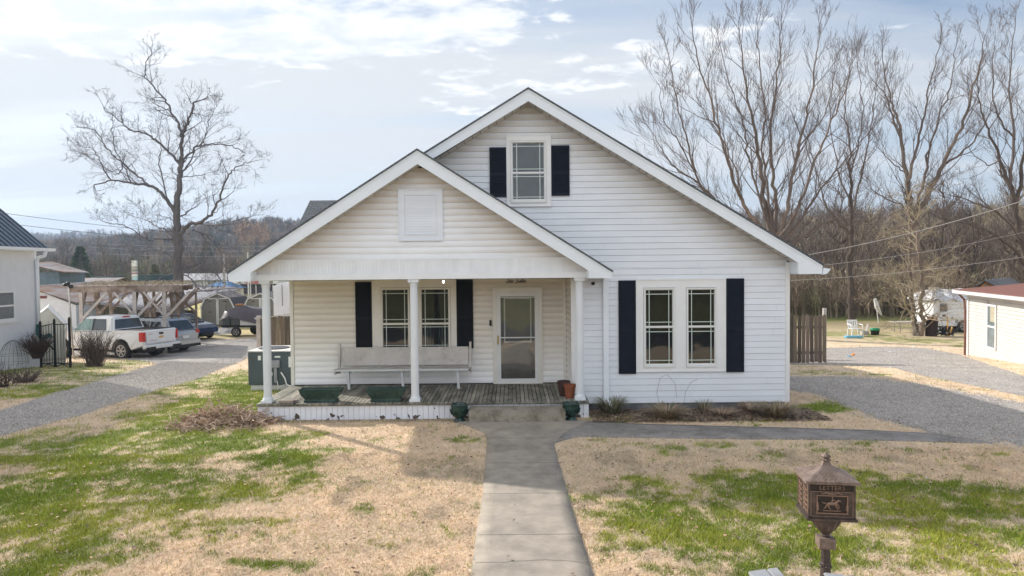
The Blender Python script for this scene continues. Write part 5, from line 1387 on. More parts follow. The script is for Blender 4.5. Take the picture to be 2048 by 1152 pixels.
# ================================================================ VEHICLES
def sideprism(mb, poly, W_, L_, z_roll=None, top=None):
    n = len(poly); b = len(mb.v)
    def hwf(x, z):
        f = 1 - .07 * abs(x / (L_ / 2)) ** 5
        if top and z > top[0]: f *= 1 - top[2] * (z - top[0]) / (top[1] - top[0])
        if z < .45: f *= .965
        return W_ * f
    for s_ in (1, -1): mb.v += [(x, s_ * hwf(x, z), z) for (x, z) in poly]
    mb.f += [tuple(b + i for i in range(n)), tuple(b + 2 * n - 1 - i for i in range(n))]
    mb.f += [(b + i, b + n + i, b + n + (i + 1) % n, b + (i + 1) % n) for i in range(n)]
def bodypoly(toppts, zb, wheels, ra, zw):
    """toppts run from rear to front over the top; bottom returns with wheel arches"""
    P = list(toppts); 
    for wx in sorted(wheels, reverse=True):
        for i in range(9):
            a = math.pi * i / 8; P.append((wx + ra * math.cos(a), max(zb, zw + ra * math.sin(a))))
    return P
def wheel(parent, x, y, r, w, side, spokes=6, mat=None, z0=0.0):
    k = MB(); pr_ = [(r * .60, -w / 2 + .01), (r * .93, -w / 2), (r, -w / 2 + .03), (r, w / 2 - .03), (r * .93, w / 2), (r * .60, w / 2 - .01)]
    k.lathe((x, y, z0 + r), pr_, 28, axis='y'); t = k.build('wheel', M['tyre'], parent, smooth=False)
    k = MB(); yo = y + side * (w / 2 - .02); k.lathe((x, yo, z0 + r), [(r * .62, -.03 * side), (r * .64, .012 * side), (r * .56, .012 * side), (r * .54, -.03 * side)], 24, axis='y')
    for i in range(spokes):
        a = 2 * math.pi * i / spokes
        for da in (-.14, .14):
            k.bar((x + math.cos(a) * r * .1, yo, z0 + r + math.sin(a) * r * .1), (x + math.cos(a + da) * r * .57, yo, z0 + r + math.sin(a + da) * r * .57), .028, .03, upv=(0, 1, 0))
    k.lathe((x, yo, z0 + r), [(r * .14, -.02), (r * .14, .02)], 12, axis='y'); k.build('rim', M['rim'], t)
    return t
def glassquad(parent, pts, name='window', mat=None):
    k = MB(); k.add(pts, [tuple(range(len(pts)))]); return k.build(name, mat or M['carglass'], parent, fix=False)
M['carglass'] = pm('tinted_glass', (.03, .04, .045), .06, .3, 2, spec=1.0)
M['carglass_g'] = pm('green_tinted_glass', (.16, .26, .24), .08, .5, 1.5, spec=1.0)
M['trimblack'] = pm('black_trim', (.02, .02, .022), .5, .2, 6)
def place(root, x, y, ang):
    root.location = (x, y, gz(x, y) + .005); root.rotation_euler = (0, 0, ang)

# ---- white pickup
tk = thing('pickup_truck', 'white crew cab pickup truck with red tail lamps parked on the gravel', 'pickup truck')
k = MB(); TL = 5.4
top = [(-2.62, .62), (-2.66, 1.17), (-2.60, 1.22), (-1.0, 1.22), (-.98, 1.14), (1.35, 1.12), (2.35, 1.04), (2.62, .92), (2.68, .5), (2.6, .40)]
sideprism(k, bodypoly(top, .42, (1.78, -1.47), .47, .40), .93, TL)
k.build('body', M['car_white'], tk, bevel=.03)
k = MB(); k.box(-2.50, -1.05, -.80, .80, 1.222, 1.232); k.build('bed_cover', M['trimblack'], tk)
k = MB()
k.hexa([(-.98, -.86, 1.12), (1.42, -.86, 1.10), (1.42, .86, 1.10), (-.98, .86, 1.12), (-.80, -.68, 1.76), (.62, -.68, 1.76), (.62, .68, 1.76), (-.80, .68, 1.76)])
cab = k.build('cab', M['car_white'], tk, bevel=.07)
def gy(z, zb_=1.12, zt=1.76, yb=.86, yt=.68): return yb + (yt - yb) * (z - zb_) / (zt - zb_) + .006
for s_ in (1, -1):
    def q(x, z): return (x, s_ * gy(z), z)
    glassquad(tk, [q(-.62, 1.20), q(.10, 1.20), q(.10, 1.66), q(-.50, 1.66)])
    glassquad(tk, [q(.20, 1.20), q(1.20, 1.19), q(.66, 1.66), q(.20, 1.66)], mat=M['carglass_g'])
    k = MB(); k.add([q(.10, 1.19), q(.20, 1.19), q(.20, 1.67), q(.10, 1.67)], [(0, 1, 2, 3)]); k.build('door_pillar', M['trimblack'], tk, fix=False)
    k = MB(); k.box(1.05, 1.22, s_ * .90, s_ * 1.08, 1.14, 1.32); k.build('side_mirror', M['car_white'], tk, bevel=.03)
    k = MB()
    for x in (-.75, .13, 1.25): k.box(x - .004, x + .004, s_ * .925, s_ * .9335, .55, 1.13)
    k.build('door_gap', M['trimblack'], tk)
    k = MB()
    for x in (-.62, .30): k.box(x, x + .16, s_ * .93, s_ * .955, .97, 1.0)
    k.build('door_handle', M['car_white'], tk)
    k = MB(); k.box(-2.69, -2.40, s_ * .80, s_ * .905, .78, 1.16); k.build('tail_light', M['red_lamp'], tk, bevel=.02)
    for x in (-1.47, 1.78): wheel(tk, x, s_ * .80, .385, .26, s_)
    k = MB()
    for wx in (-1.47, 1.78): k.tube([(wx + .455 * math.cos(a * math.pi / 10), s_ * .925, .40 + .455 * math.sin(a * math.pi / 10)) for a in range(11)], .02, 5)
    k.build('wheel_arch', M['trimblack'], tk)
def bq(y, z): return (-.98 + .18 * (z - 1.12) / .64 - .008, y, z)
glassquad(tk, [bq(.70, 1.26), bq(-.70, 1.26), bq(-.60, 1.64), bq(.60, 1.64)], 'rear_window')
glassquad(tk, [(1.43 - .8 * .12, -.78, 1.17), (1.43 - .8 * .12, .78, 1.17), (.72, .62, 1.69), (.72, -.62, 1.69)], 'windscreen')
k = MB(); k.box(-.83, -.78, -.16, .16, 1.70, 1.75); k.build('brake_light', M['red_lamp'], tk)
k = MB(); k.box(-2.672, -2.655, -.76, .76, .70, 1.16); tgt = k.build('tailgate', M['car_white'], tk, bevel=.01)
k = MB(); k.box(-2.685, -2.673, -.11, .11, 1.02, 1.11); k.build('handle', M['trimblack'], tgt)
k = MB(); k.prism([(-.14, .90), (-.04, .90), (-.04, .87), (.04, .87), (.04, .90), (.14, .90), (.13, .94), (.04, .94), (.04, .97), (-.04, .97), (-.04, .94), (-.13, .94)], -2.684, -2.674, 'x'); k.build('badge', M['gold'], tgt)
k = MB(); k.box(-2.682, -2.674, .45, .62, 1.05, 1.075); k.box(-2.682, -2.674, .2, .62, .79, .81); k.build('lettering', M['rim'], tgt)
k = MB(); k.box(-2.84, -2.60, -.92, .92, .47, .64); bmp = k.build('rear_bumper', M['car_white'], tk, bevel=.03)
k = MB(); k.box(-2.845, -2.62, -.92, -.45, .44, .56); k.box(-2.845, -2.62, .45, .92, .44, .56); k.build('step', M['trimblack'], bmp)
k = MB(); k.box(-2.85, -2.841, -.16, .16, .50, .64); k.build('number_plate', M['paper'], bmp)
k = MB(); k.box(-2.3, 2.3, -.55, .55, .28, .46); k.box(-1.55, -1.40, -.75, .75, .33, .44); k.build('chassis', M['trimblack'], tk)
ang = R(180 - 18); px_, py_ = -15.9, 29.3
fwd = Vector((math.cos(ang), math.sin(ang))); lft = Vector((-math.sin(ang), math.cos(ang)))
def from_rear_left(rx, ry, ang, L_, hw):
    f = Vector((math.cos(ang), math.sin(ang))); l = Vector((-math.sin(ang), math.cos(ang))); c = Vector((rx, ry)) + f * L_ / 2 - l * hw
    return c.x, c.y
cx_, cy_ = from_rear_left(px_, py_, ang, 5.5, .93); place(tk, cx_, cy_, ang); tk.scale = (1.05, 1.05, 1.07)

# ---- silver suv
sv = thing('suv', 'silver estate suv with roof rails parked behind the white pickup', 'suv')
k = MB(); top = [(-2.22, .55), (-2.28, .95), (-2.2, 1.08), (1.15, 1.08), (2.1, .98), (2.3, .75), (2.3, .45)]
sideprism(k, bodypoly(top, .30, (1.38, -1.30), .40, .35), .90, 4.6); k.build('body', M['car_silver'], sv, bevel=.04)
k = MB(); k.hexa([(-2.2, -.85, 1.06), (1.2, -.85, 1.06), (1.2, .85, 1.06), (-2.2, .85, 1.06), (-1.72, -.66, 1.68), (.30, -.66, 1.68), (.30, .66, 1.68), (-1.72, .66, 1.68)]); k.build('cabin', M['car_silver'], sv, bevel=.08)
for s_ in (1, -1):
    def q(x, z): return (x, s_ * gy(z, 1.06, 1.68, .85, .66), z)
    glassquad(sv, [q(-1.72, 1.14), q(-.85, 1.14), q(-.85, 1.56), q(-1.45, 1.56)]); glassquad(sv, [q(-.78, 1.14), q(.05, 1.14), q(.05, 1.58), q(-.78, 1.58)]); glassquad(sv, [q(.12, 1.14), q(.95, 1.14), q(.28, 1.58), q(.12, 1.58)])
    k = MB(); k.tube([(-1.6, s_ * .60, 1.70), (-1.5, s_ * .60, 1.75), (.1, s_ * .60, 1.75), (.2, s_ * .60, 1.70)], .022, 6); k.build('roof_rail', M['trimblack'], sv)
    k = MB(); k.box(-2.28, -2.0, s_ * .68, s_ * .88, .92, 1.10); k.build('tail_light', M['red_lamp'], sv, bevel=.02)
    for x in (-1.30, 1.38): wheel(sv, x, s_ * .78, .345, .22, s_, 5)
    k = MB(); k.box(.72, .88, s_ * .88, s_ * 1.04, 1.08, 1.22); k.build('side_mirror', M['car_silver'], sv, bevel=.02)
def bq(y, z): return (-2.2 + .48 * (z - 1.06) / .62 - .010, y, z)
glassquad(sv, [bq(.70, 1.14), bq(-.70, 1.14), bq(-.58, 1.58), bq(.58, 1.58)], 'rear_window')
k = MB(); k.box(-2.36, -2.1, -.86, .86, .32, .62); b_ = k.build('rear_bumper', M['car_silver'], sv, bevel=.03)
k = MB(); k.box(-2.37, -2.15, -.84, .84, .30, .44); k.build('bumper_trim', M['trimblack'], b_)
k = MB(); k.box(-2.292, -2.28, -.2, .2, .72, .86); k.build('number_plate', M['paper'], sv)
k = MB(); k.box(-1.9, 2, -.6, .6, .2, .34); k.build('chassis', M['trimblack'], sv)
cx_, cy_ = from_rear_left(-16.15, 32.4, ang, 4.6, .9); place(sv, cx_, cy_, ang - R(2))

# ---- blue hatchback, nose towards the right
bc = thing('car', 'dark blue compact car with its nose showing behind the silver suv', 'car')
k = MB(); top = [(-2.05, .55), (-2.1, .9), (-1.9, 1.0), (.85, .98), (1.65, .86), (2.05, .68), (2.12, .42)]
sideprism(k, bodypoly(top, .24, (1.28, -1.28), .36, .32), .86, 4.2); k.build('body', M['car_blue'], bc, bevel=.05)
k = MB(); k.hexa([(-1.9, -.80, .98), (1.0, -.80, .96), (1.0, .80, .96), (-1.9, .80, .98), (-1.35, -.60, 1.46), (.15, -.60, 1.46), (.15, .60, 1.46), (-1.35, .60, 1.46)]); k.build('cabin', M['car_blue'], bc, bevel=.07)
for s_ in (1, -1):
    def q(x, z): return (x, s_ * gy(z, .97, 1.46, .80, .60), z)
    glassquad(bc, [q(-1.5, 1.04), q(-.55, 1.04), q(-.55, 1.38), q(-1.2, 1.38)]); glassquad(bc, [q(-.48, 1.04), q(.78, 1.04), q(.15, 1.38), q(-.48, 1.38)])
    for x in (-1.28, 1.28): wheel(bc, x, s_ * .75, .315, .20, s_, 5)
    k = MB(); k.hexa([(1.70, s_ * .50, .62), (1.98, s_ * .45, .60), (1.60, s_ * .84, .64), (1.45, s_ * .85, .66), (1.66, s_ * .5, .80), (1.93, s_ * .45, .74), (1.60, s_ * .835, .80), (1.40, s_ * .83, .84)]); k.build('headlight', M['lens'], bc)
    k = MB(); k.box(1.50, 1.58, s_ * .855, s_ * .865, .68, .74); k.build('side_marker', M['orange'], bc)
def bq(y, z): return (1.0 - .85 * (z - .96) / .50 + .010, y, z)
glassquad(bc, [bq(-.70, 1.0), bq(.70, 1.0), bq(.55, 1.40), bq(-.55, 1.40)], 'windscreen')
k = MB(); k.box(2.03, 2.12, -.4, .4, .30, .42); k.box(2.0, 2.10, -.3, .3, .52, .60); k.build('grille', M['trimblack'], bc)
k = MB(); k.box(-1.7, 1.7, -.6, .6, .15, .28); k.build('chassis', M['trimblack'], bc)
# front right tip near pixel (412, 672)
fa = R(-28); tip = G(408, 681)
place(bc, tip.x - math.cos(fa) * 2.1, tip.y - math.sin(fa) * 2.1 + .5, fa)

# ================================================================ CARPORT
cpz = gz(0, 33)
cpt = thing('carport', 'old grey lumber carport with braced posts and a flat sagging roof', 'carport', (-18.5, 33, cpz))
A = at(136, 583, 32.0); B = at(372, 588, 32.4); zt = at(250, 575, 32.2).z
Ab = Vector((A.x - 1.2, 39.5, A.z)); Bb = Vector((B.x - 1.5, 39.5, B.z))
xa, xb = A.x, B.x; ztop = A.z + .22
k = MB(); k.hexa([(xa, 31.9, ztop), (xb, 32.3, ztop - .02), (xb + .2, 39.6, ztop - .10), (xa - .4, 39.6, ztop - .10), (xa, 31.9, ztop + .05), (xb, 32.3, ztop + .03), (xb + .2, 39.6, ztop - .05), (xa - .4, 39.6, ztop - .05)])
M['debris'] = pm('debris_roof', (.33, .29, .27), .9, .35, 3, .5, 20, col2=(.20, .15, .13), mixscale=2)
k.build('roof', M['debris'], cpt)
rr = random.Random(2); k = MB()
for i in range(600):
    x = rr.uniform(xa, xb); y = rr.uniform(32, 39.4); k.tube([(x, y, ztop + .02), (x + rr.gauss(0, .12), y + rr.gauss(0, .12), ztop + rr.uniform(.05, .22))], .015, 3)
o = k.build('roof_litter', M['twig_tan'], cpt, fix=False); o['kind'] = 'stuff'; o['label'] = 'dry leaves and twigs lying on the carport roof'
for (y, dz) in ((32.0, 0), (35.8, -.04), (39.4, -.08)):
    k = MB(); k.bar((xa, y, ztop - .14 + dz), (xb, y + .3, ztop - .16 + dz), .08, .26); k.build('beam', M['wood_old'], cpt)
posts = []
for j, y in enumerate((32.05, 35.9, 39.4)):
    for i in range(3):
        f = (.11, .58, .84)[i]; x = xa + (xb - xa) * f; g0 = gz(x, y)
        k = MB(); k.bar((x, y, g0 - .1), (x, y, ztop - .27), .17); k.build('post', M['wood_grey'] if j == 0 else M['wood_old'], cpt); posts.append((x, y))
        zb_ = ztop - .27
        k = MB(); k.bar((x + .05, y - .1, zb_ - 1.25), (x + 1.25, y - .1, zb_), .12); k.build('brace', M['wood_grey'] if j == 0 else M['wood_old'], cpt)
        if i > 0 and j != 1: k = MB(); k.bar((x - .05, y - .1, zb_ - 1.05), (x - .95, y - .1, zb_), .09); k.build('brace', M['wood_grey'] if j == 0 else M['wood_old'], cpt)
for i in range(3):
    x, y = posts[i]
    k = MB(); k.bar((x, y, ztop - 1.2), (x, y + 1.1, ztop - .28), .10); k.build('knee_brace', M['wood_old'], cpt)
    k = MB(); k.bar((x, 35.8, ztop - 1.2), (x, 34.8, ztop - .28), .10); k.build('knee_brace', M['wood_old'], cpt)
for ch_ in cpt.children:      # the far side of the carport lies further left
    wx_ = org(ch_)
    for v_ in ch_.data.vertices: v_.co.x -= .40 * (v_.co.y + wx_.y - 32.0)
# leaning awning edge to the right of the carport
k = MB(); a0 = at(372, 584, 33.5); a1 = at(428, 578, 37); k.hexa([(a0.x, 33.5, a0.z - .05), (a1.x, 36, a1.z - .05), (a1.x - .5, 40, a1.z), (a0.x, 40, a0.z), (a0.x, 33.5, a0.z), (a1.x, 36, a1.z), (a1.x - .5, 40, a1.z + .05), (a0.x, 40, a0.z + .05)])
aw = thing('awning', 'rusty sagging tin awning between the carport and the grey sheds', 'awning', (a0.x, 36, gz(0, 36)))
k.build('sheet', M['tin'], aw)
k = MB(); pxx = at(392, 600, 37); k.bar((pxx.x, 37, gz(0, 37)), (pxx.x, 37, a1.z), .09); k.bar((pxx.x, 37, a1.z - 1.3), (pxx.x - 1.2, 37, a1.z - .1), .10); k.build('post', M['wood_old'], aw)

# ================================================================ WORKSHOP WITH RUSTED ROOFS
wz = gz(0, 45)
ws = thing('workshop', 'low white block workshop with patched rusted tin roof behind the carport', 'workshop', (-28, 46, wz))
def PX(px, Y): return at(px, 576, Y).x
zr0 = at(72, 579, 43).z; zr1 = at(150, 609, 43).z; xw0 = PX(40, 43); xw1 = PX(150, 43)
k = MB(); k.prism([(xw0, wz), (xw1, wz), (xw1, zr1 - .05), (PX(72, 43), zr0 - .05), (xw0, zr0 - .05)], 43.05, 43.3, 'y'); k.box(xw1 - .2, xw1, 43.3, 58, wz, zr1 - .1); k.build('wall', M['block_white'], ws)
k = MB(); k.box(PX(74, 43), PX(92, 43), 43.0, 43.049, at(74, 597, 43).z, at(74, 592, 43).z); k.build('louvre', pm('maroon_louvre', (.18, .05, .05), .6, .1, 5), ws)
# main shed roof falling towards the right
k = MB(); zA = at(72, 577, 42.8).z; xA = PX(50, 42.8); xB = PX(152, 42.8); zB = at(152, 607, 42.8).z
k.hexa([(xA, 42.8, zA + .1), (xB, 42.8, zB), (xB, 51, zB), (xA, 51, zA + .3), (xA, 42.8, zA + .16), (xB, 42.8, zB + .06), (xB, 51, zB + .06), (xA, 51, zA + .36)])
k.build('roof', M['tin'], ws)
zC = at(345, 628, 45).z; xC = PX(345, 46)
k = MB(); k.hexa([(xB, 44.5, zB - .1), (xC, 45.5, zC), (xC, 58, zC + 1.3), (xB - 2, 58, zB + .9), (xB, 44.5, zB - .05), (xC, 45.5, zC + .05), (xC, 58, zC + 1.35), (xB - 2, 58, zB + .95)])
k.build('lean_to_roof', M['tin_grey'], ws)
k = MB()
for i in range(26):
    t = i / 25; x = xB + (xC - xB) * t; xx2 = xB - 2 + (xC - xB + 2) * t; z = zB - .05 + (zC - zB + .1) * t; z2 = zB + .95 + (zC + 1.35 - zB - .95) * t
    k.bar((x, 44.5 + t, z + .02), (xx2, 58, z2 + .02), .05, .06)
k.build('roof_rib', M['tin'], ws)
k = MB(); k.box(xB + .3, xC - .3, 50, 50.2, wz, zC - .05); k.build('back_wall', M['wood_old'], ws)
for t in (.05, .2, .45, .75, .98):
    k = MB(); x = xB + (xC - xB) * t; k.bar((x, 45.2, wz), (x, 45.2, zB + (zC - zB) * t - .1), .14); k.build('post', M['wood_old'], ws)
tw = thing('metal_tower_shed', 'tall blue tin shed with an overhanging rusty roof behind the left house', 'shed', (PX(92, 50), 50, wz))
k = MB(); k.box(PX(60, 50), PX(119, 50), 50, 53, wz, at(90, 545, 50).z); k.build('wall', M['blue_tin'], tw)
k = MB(); za = at(70, 533, 49.5).z; zb_ = at(128, 544, 49.5).z
k.hexa([(PX(50, 49.5), 49.5, za + .2), (PX(129, 49.5), 49.5, zb_ - .06), (PX(129, 49.5), 52.5, zb_ - .10), (PX(50, 49.5), 52.5, za + .35), (PX(50, 49.5), 49.5, za + .26), (PX(129, 49.5), 49.5, zb_), (PX(129, 49.5), 52.5, zb_ - .04), (PX(50, 49.5), 52.5, za + .41)])
k.build('roof', M['tin'], tw)
# ridge roof barn
rb = thing('tin_barn', 'long barn with striped rusted tin gable roof beyond the carport', 'barn', (PX(180, 62), 62, wz))
zrg = at(180, 557, 63).z; zev = at(150, 577, 60).z
x0, x1 = PX(118, 62), PX(232, 62)
k = MB(); k.hexa([(x0, 59.5, zev), (x1 - .6, 59.5, zev), (x1, 63.5, zrg), (x0 + .8, 63.5, zrg), (x0, 59.5, zev + .06), (x1 - .6, 59.5, zev + .06), (x1, 63.5, zrg + .06), (x0 + .8, 63.5, zrg + .06)])
k.hexa([(x0 + .8, 63.5, zrg), (x1, 63.5, zrg), (x1, 67.5, zev), (x0, 67.5, zev), (x0 + .8, 63.5, zrg + .05), (x1, 63.5, zrg + .05), (x1, 67.5, zev + .05), (x0, 67.5, zev + .05)])
k.build('roof', M['tin'], rb)
k = MB(); k.prism([(59.6, wz), (67.4, wz), (67.4, zev), (63.5, zrg - .05), (59.6, zev)], x1 - .8, x1 - .6, 'x'); k.box(x0, x1 - .8, 59.7, 59.9, wz, zev); k.build('wall', M['wood_old'], rb)

# ================================================================ GREY GAMBREL SHEDS
def gambrel(label, pxl, pxr, Y, ridge_py, first=None):
    x0 = PX(pxl, Y); x1 = PX(pxr, Y); g0 = gz(0, Y); w = x1 - x0; cx = (x0 + x1) / 2; zt = at((pxl + pxr) / 2, ridge_py, Y).z
    H = zt - g0; t = thing('garden_shed', label, 'shed', (cx, Y, g0), 'grey barn roofed garden sheds')
    b = g0 + .12
    prof = [(x0, b), (x1, b), (x1, g0 + H * .58), (x1 - w * .13, g0 + H * .84), (cx, zt), (x0 + w * .13, g0 + H * .84), (x0, g0 + H * .58)]
    k = MB(); k.prism(prof, Y, Y + 2.9, 'y'); k.build('wall', M['shed_tan'], t)
    k = MB()
    top = prof[2:]
    for a, c in zip(top[:-1], top[1:]):
        d = Vector((c[0] - a[0], 0, c[1] - a[1])).normalized(); nrm = Vector((d.z, 0, -d.x)) * 1; nrm = nrm if nrm.z > 0 or (abs(nrm.z) < .01) else -nrm
        if nrm.z < 0: nrm = -nrm
        p = Vector((a[0], 0, a[1])); q_ = Vector((c[0], 0, c[1]))
        k.hexa([(p.x, Y - .06, p.z), (q_.x, Y - .06, q_.z), (q_.x, Y + 2.95, q_.z), (p.x, Y + 2.95, p.z)] + [(v_.x + nrm.x * .05, yy, v_.z + nrm.z * .05) for (v_, yy) in ((p, Y - .06), (q_, Y - .06), (q_, Y + 2.95), (p, Y + 2.95))])
    k.build('roof', M['shed_roof'], t)
    k = MB()
    for a, c in zip(top[:-1], top[1:]): k.bar((a[0], Y - .08, a[1] - .03), (c[0], Y - .08, c[1] - .03), .05, .09)
    k.box(x0 - .01, x0 + .06, Y - .03, Y - .001, b, g0 + H * .58); k.box(x1 - .06, x1 + .01, Y - .03, Y - .001, b, g0 + H * .58)
    k.build('edge_trim', M['white_paint'], t)
    dz = g0 + H * .82; dl, dr = cx - w * .26, cx + w * .26
    for (a, c) in ((dl, cx - .005), (cx + .005, dr)):
        k = MB(); k.box(a, c, Y - .04, Y - .001, b + .05, dz); dd = k.build('door', M['shed_tan'], t)
        k = MB(); xx = cx - .09 if a < cx - .1 else cx + .005; k.box(xx, xx + .08, Y - .055, Y - .041, b + .05, dz); k.build('door_trim', M['white_paint'], dd)
        k = MB(); hx = a if a < cx - .1 else c - .2
        for f in (.05, .5, .93): k.box(hx, hx + .2, Y - .052, Y - .041, b + .05 + (dz - b - .12) * f, b + .05 + (dz - b - .12) * f + .05)
        k.build('hinge', M['black'], dd)
    k = MB(); k.box(dl - .05, dr + .05, Y - .05, Y - .001, dz + .005, dz + .07); k.build('lintel', M['white_paint'], t)
    k = MB()
    for f in (.1, .5, .9): k.box(x0 + w * f - .15, x0 + w * f + .15, Y + .05, Y + .3, g0 - .02, b - .001)
    k.build('block_foot', M['stoneblock'], t)
    return t
gambrel('grey barn roofed garden shed left of the covered trailer', 401, 468, 49, 586)
gambrel('grey barn roofed garden shed partly hidden behind the porch column', 487, 554, 49, 586)
# gravel pile
def heap(name, label, cat, c, rx, ry, h, mat, n=18):
    V = []; F = []
    for i in range(n):
        for j in range(n):
            u_, v_ = -1 + 2 * i / (n - 1), -1 + 2 * j / (n - 1); r_ = min(1, math.hypot(u_, v_)); z = h * (1 - r_) ** .9 * (1 + .5 * (vnoise(u_ * 4, v_ * 4, 3) - .5)) - .03
            V.append((c.x + u_ * rx, c.y + v_ * ry, c.z + float(z)))
    for i in range(n - 1):
        for j in range(n - 1): F.append((i * n + j, (i + 1) * n + j, (i + 1) * n + j + 1, i * n + j + 1))
    k = MB(); k.v = V; k.f = F; o = k.build(name, mat, None); return tag(o, label, cat)
heap('gravel_pile', 'low pile of grey gravel behind the covered trailer', 'gravel pile', G(452, 666), 1.0, .9, .45, M['pile_gravel'])
# covered trailer
tY = 41.5; tg = gz(0, tY)
tr = thing('utility_trailer', 'utility trailer under a dark tarpaulin in front of the grey sheds', 'trailer', (PX(482, tY), tY, tg))
def TX(px): return PX(px, tY)
def TZ(py, px=480): return at(px, py, tY).z
k = MB(); k.box(TX(443), TX(524), tY, tY + 1.6, TZ(655), TZ(651)); k.bar((TX(443), tY + .8, TZ(653)), (TX(430), tY + .8, TZ(655)), .08); k.build('chassis', M['trimblack'], tr)
for (a, b) in ((443, 458), (460, 476)):
    k = MB(); k.box(TX(a), TX(b), tY + .02, tY + 1.5, TZ(651) + .01, TZ(637)); b_ = k.build('storage_box', pm('box_grey', (.10, .11, .11), .5, .1, 3), tr, bevel=.02)
    k = MB(); k.box(TX(a) - .02, TX(b) + .02, tY, tY + 1.52, TZ(637) + .005, TZ(635)); k.build('lid', M['stoneblock'], b_)
k = MB(); k.box(TX(478), TX(512), tY + .02, tY + 1.5, TZ(651) + .01, TZ(636)); k.build('side_panel', M['white_paint'], tr)
topc = [(438, 634, 640), (445, 622, 636), (456, 617, 634), (470, 612, 635), (485, 613, 640), (500, 617, 645), (512, 618, 648), (524, 620, 640), (527, 628, 640)]
k = MB(); cols_ = 9
for j, (px, t_, b_) in enumerate(topc):
    for i, f in enumerate((0, .25, .5, .75, 1.0, .75, .5, .25, 0)):
        side = i / 8; y = tY - .10 + 1.8 * side; w_ = 1 - abs(side - .5) * 2
        z = TZ(b_ + 1.5 * math.sin(j * 2.1 + i)) + (TZ(t_) - TZ(b_)) * min(1, w_ * 1.9) ** .6
        k.v.append((TX(px) + .04 * math.sin(i * 2 + j), y + .04 * math.sin(j * 3.3), z))
for j in range(len(topc) - 1):
    for i in range(8): k.f.append((j * 9 + i, (j + 1) * 9 + i, (j + 1) * 9 + i + 1, j * 9 + i + 1))
k.f.append(tuple(range(9))); k.f.append(tuple((len(topc) - 1) * 9 + i for i in range(9)))
k.build('tarpaulin', M['tarp'], tr, smooth=True)
k = MB(); k.box(TX(463), TX(477), tY + .5, tY + .9, TZ(612), TZ(609)); k.build('board', M['orange_wood'], tr)
for (px, yy) in ((472, tY - .1), (487, tY + 1.7)):
    wheel(tr, TX(px), yy, .30, .16, -1 if yy < tY else 1, 5, z0=tg)

# wooden fence left, behind the porch
def picket_fence(label, P0, P1, h, n, seed, skew=0.0, ztop=None):
    rr = random.Random(seed); f = thing('wood_fence', label, 'fence', ((P0[0] + P1[0]) / 2, (P0[1] + P1[1]) / 2, gz(0, (P0[1] + P1[1]) / 2)))
    k = MB(); k.c = []
    d = Vector((P1[0] - P0[0], P1[1] - P0[1], 0)); L_ = d.length; d.normalize(); nrm = Vector((d.y, -d.x, 0)); w = L_ / n
    for i in range(n):
        a = Vector((P0[0], P0[1], 0)) + d * (i * w + .004 + rr.uniform(0, .006)); b = a + d * (w - .010 - rr.uniform(0, .012)); g0 = gz(a.x, a.y)
        hh = h + rr.uniform(-.03, .03); t = .018; lean = rr.gauss(0, .008)
        lo = [(a.x, a.y), (b.x, b.y), (b.x - nrm.x * t, b.y - nrm.y * t), (a.x - nrm.x * t, a.y - nrm.y * t)]
        v0 = len(k.v)
        k.hexa([(x, y, g0 + rr.uniform(-.03, .06)) for x, y in lo] + [(x + d.x * lean, y + d.y * lean, g0 + hh - .06) for x, y in lo])
        ia = a + d * w * .2; ib = b - d * w * .2
        k.hexa([(x + d.x * lean, y + d.y * lean, g0 + hh - .06) for x, y in lo] + [(ia.x, ia.y, g0 + hh), (ib.x, ib.y, g0 + hh), (ib.x - nrm.x * t, ib.y - nrm.y * t, g0 + hh), (ia.x - nrm.x * t, ia.y - nrm.y * t, g0 + hh)])
        c = rr.uniform(.55, 1.5); k.c += [(c, c * rr.uniform(.93, 1.03), c * rr.uniform(.9, 1.05))] * (len(k.v) - v0)
    k.build('pickets', M['fence'], f)
    k = MB()
    for z in (.35, h - .4):
        a = Vector((P0[0], P0[1], 0)) - nrm * .05; b = Vector((P1[0], P1[1], 0)) - nrm * .05
        k.bar((a.x, a.y, gz(a.x, a.y) + z), (b.x, b.y, gz(b.x, b.y) + z), .04, .09)
    k.build('rail', M['wood_old'], f)
    return f
pf = at(520, 640, 24); picket_fence('weathered wooden picket fence between the porch column and the house', (pf.x, 24.0), (-5.0, 23.2), 1.74, 26, 3)
k = MB(); k.bar((pf.x - .06, 24.05, gz(0, 24)), (pf.x - .06, 24.05, gz(0, 24) + 1.78), .14); k.bar((pf.x, 23.9, gz(0, 24) + 1.70), (-7.0, 23.6, gz(0, 24) + 1.95), .03)
o = k.build('fence_post', M['wood_grey'], None); tag(o, 'pale square post at the left end of the porch side fence', 'post')
# ribbed white box on posts
bY = 33.0; tz_ = at(560, 566, bY).z; bz_ = at(560, 632, bY).z; x0 = PX(547, bY)
wb = thing('white_tank_box', 'ribbed white metal box raised on posts beyond the porch fence', 'storage box', (x0 + 1, bY, gz(0, bY)))
k = MB(); k.prism([(x0, bz_), (x0 + 3, bz_), (x0 + 3, tz_ - .1), (x0 + 2.6, tz_), (x0 + .3, tz_), (x0, tz_ - .15)], bY, bY + 3, 'y')
for i in range(12): k.box(x0 - .01, x0 + 2.9, bY - .02, bY - .001, bz_ + .05 + i * .12, bz_ + .05 + i * .12 + .09)
k.build('body', M['camper'], wb)
k = MB()
for x in (x0 + .3, x0 + 2.6): k.bar((x, bY + .3, gz(0, bY) - .05), (x, bY + .3, bz_), .12); k.bar((x, bY + 2.7, gz(0, bY) - .05), (x, bY + 2.7, bz_), .12)
k.build('leg', M['wood_grey'], wb)
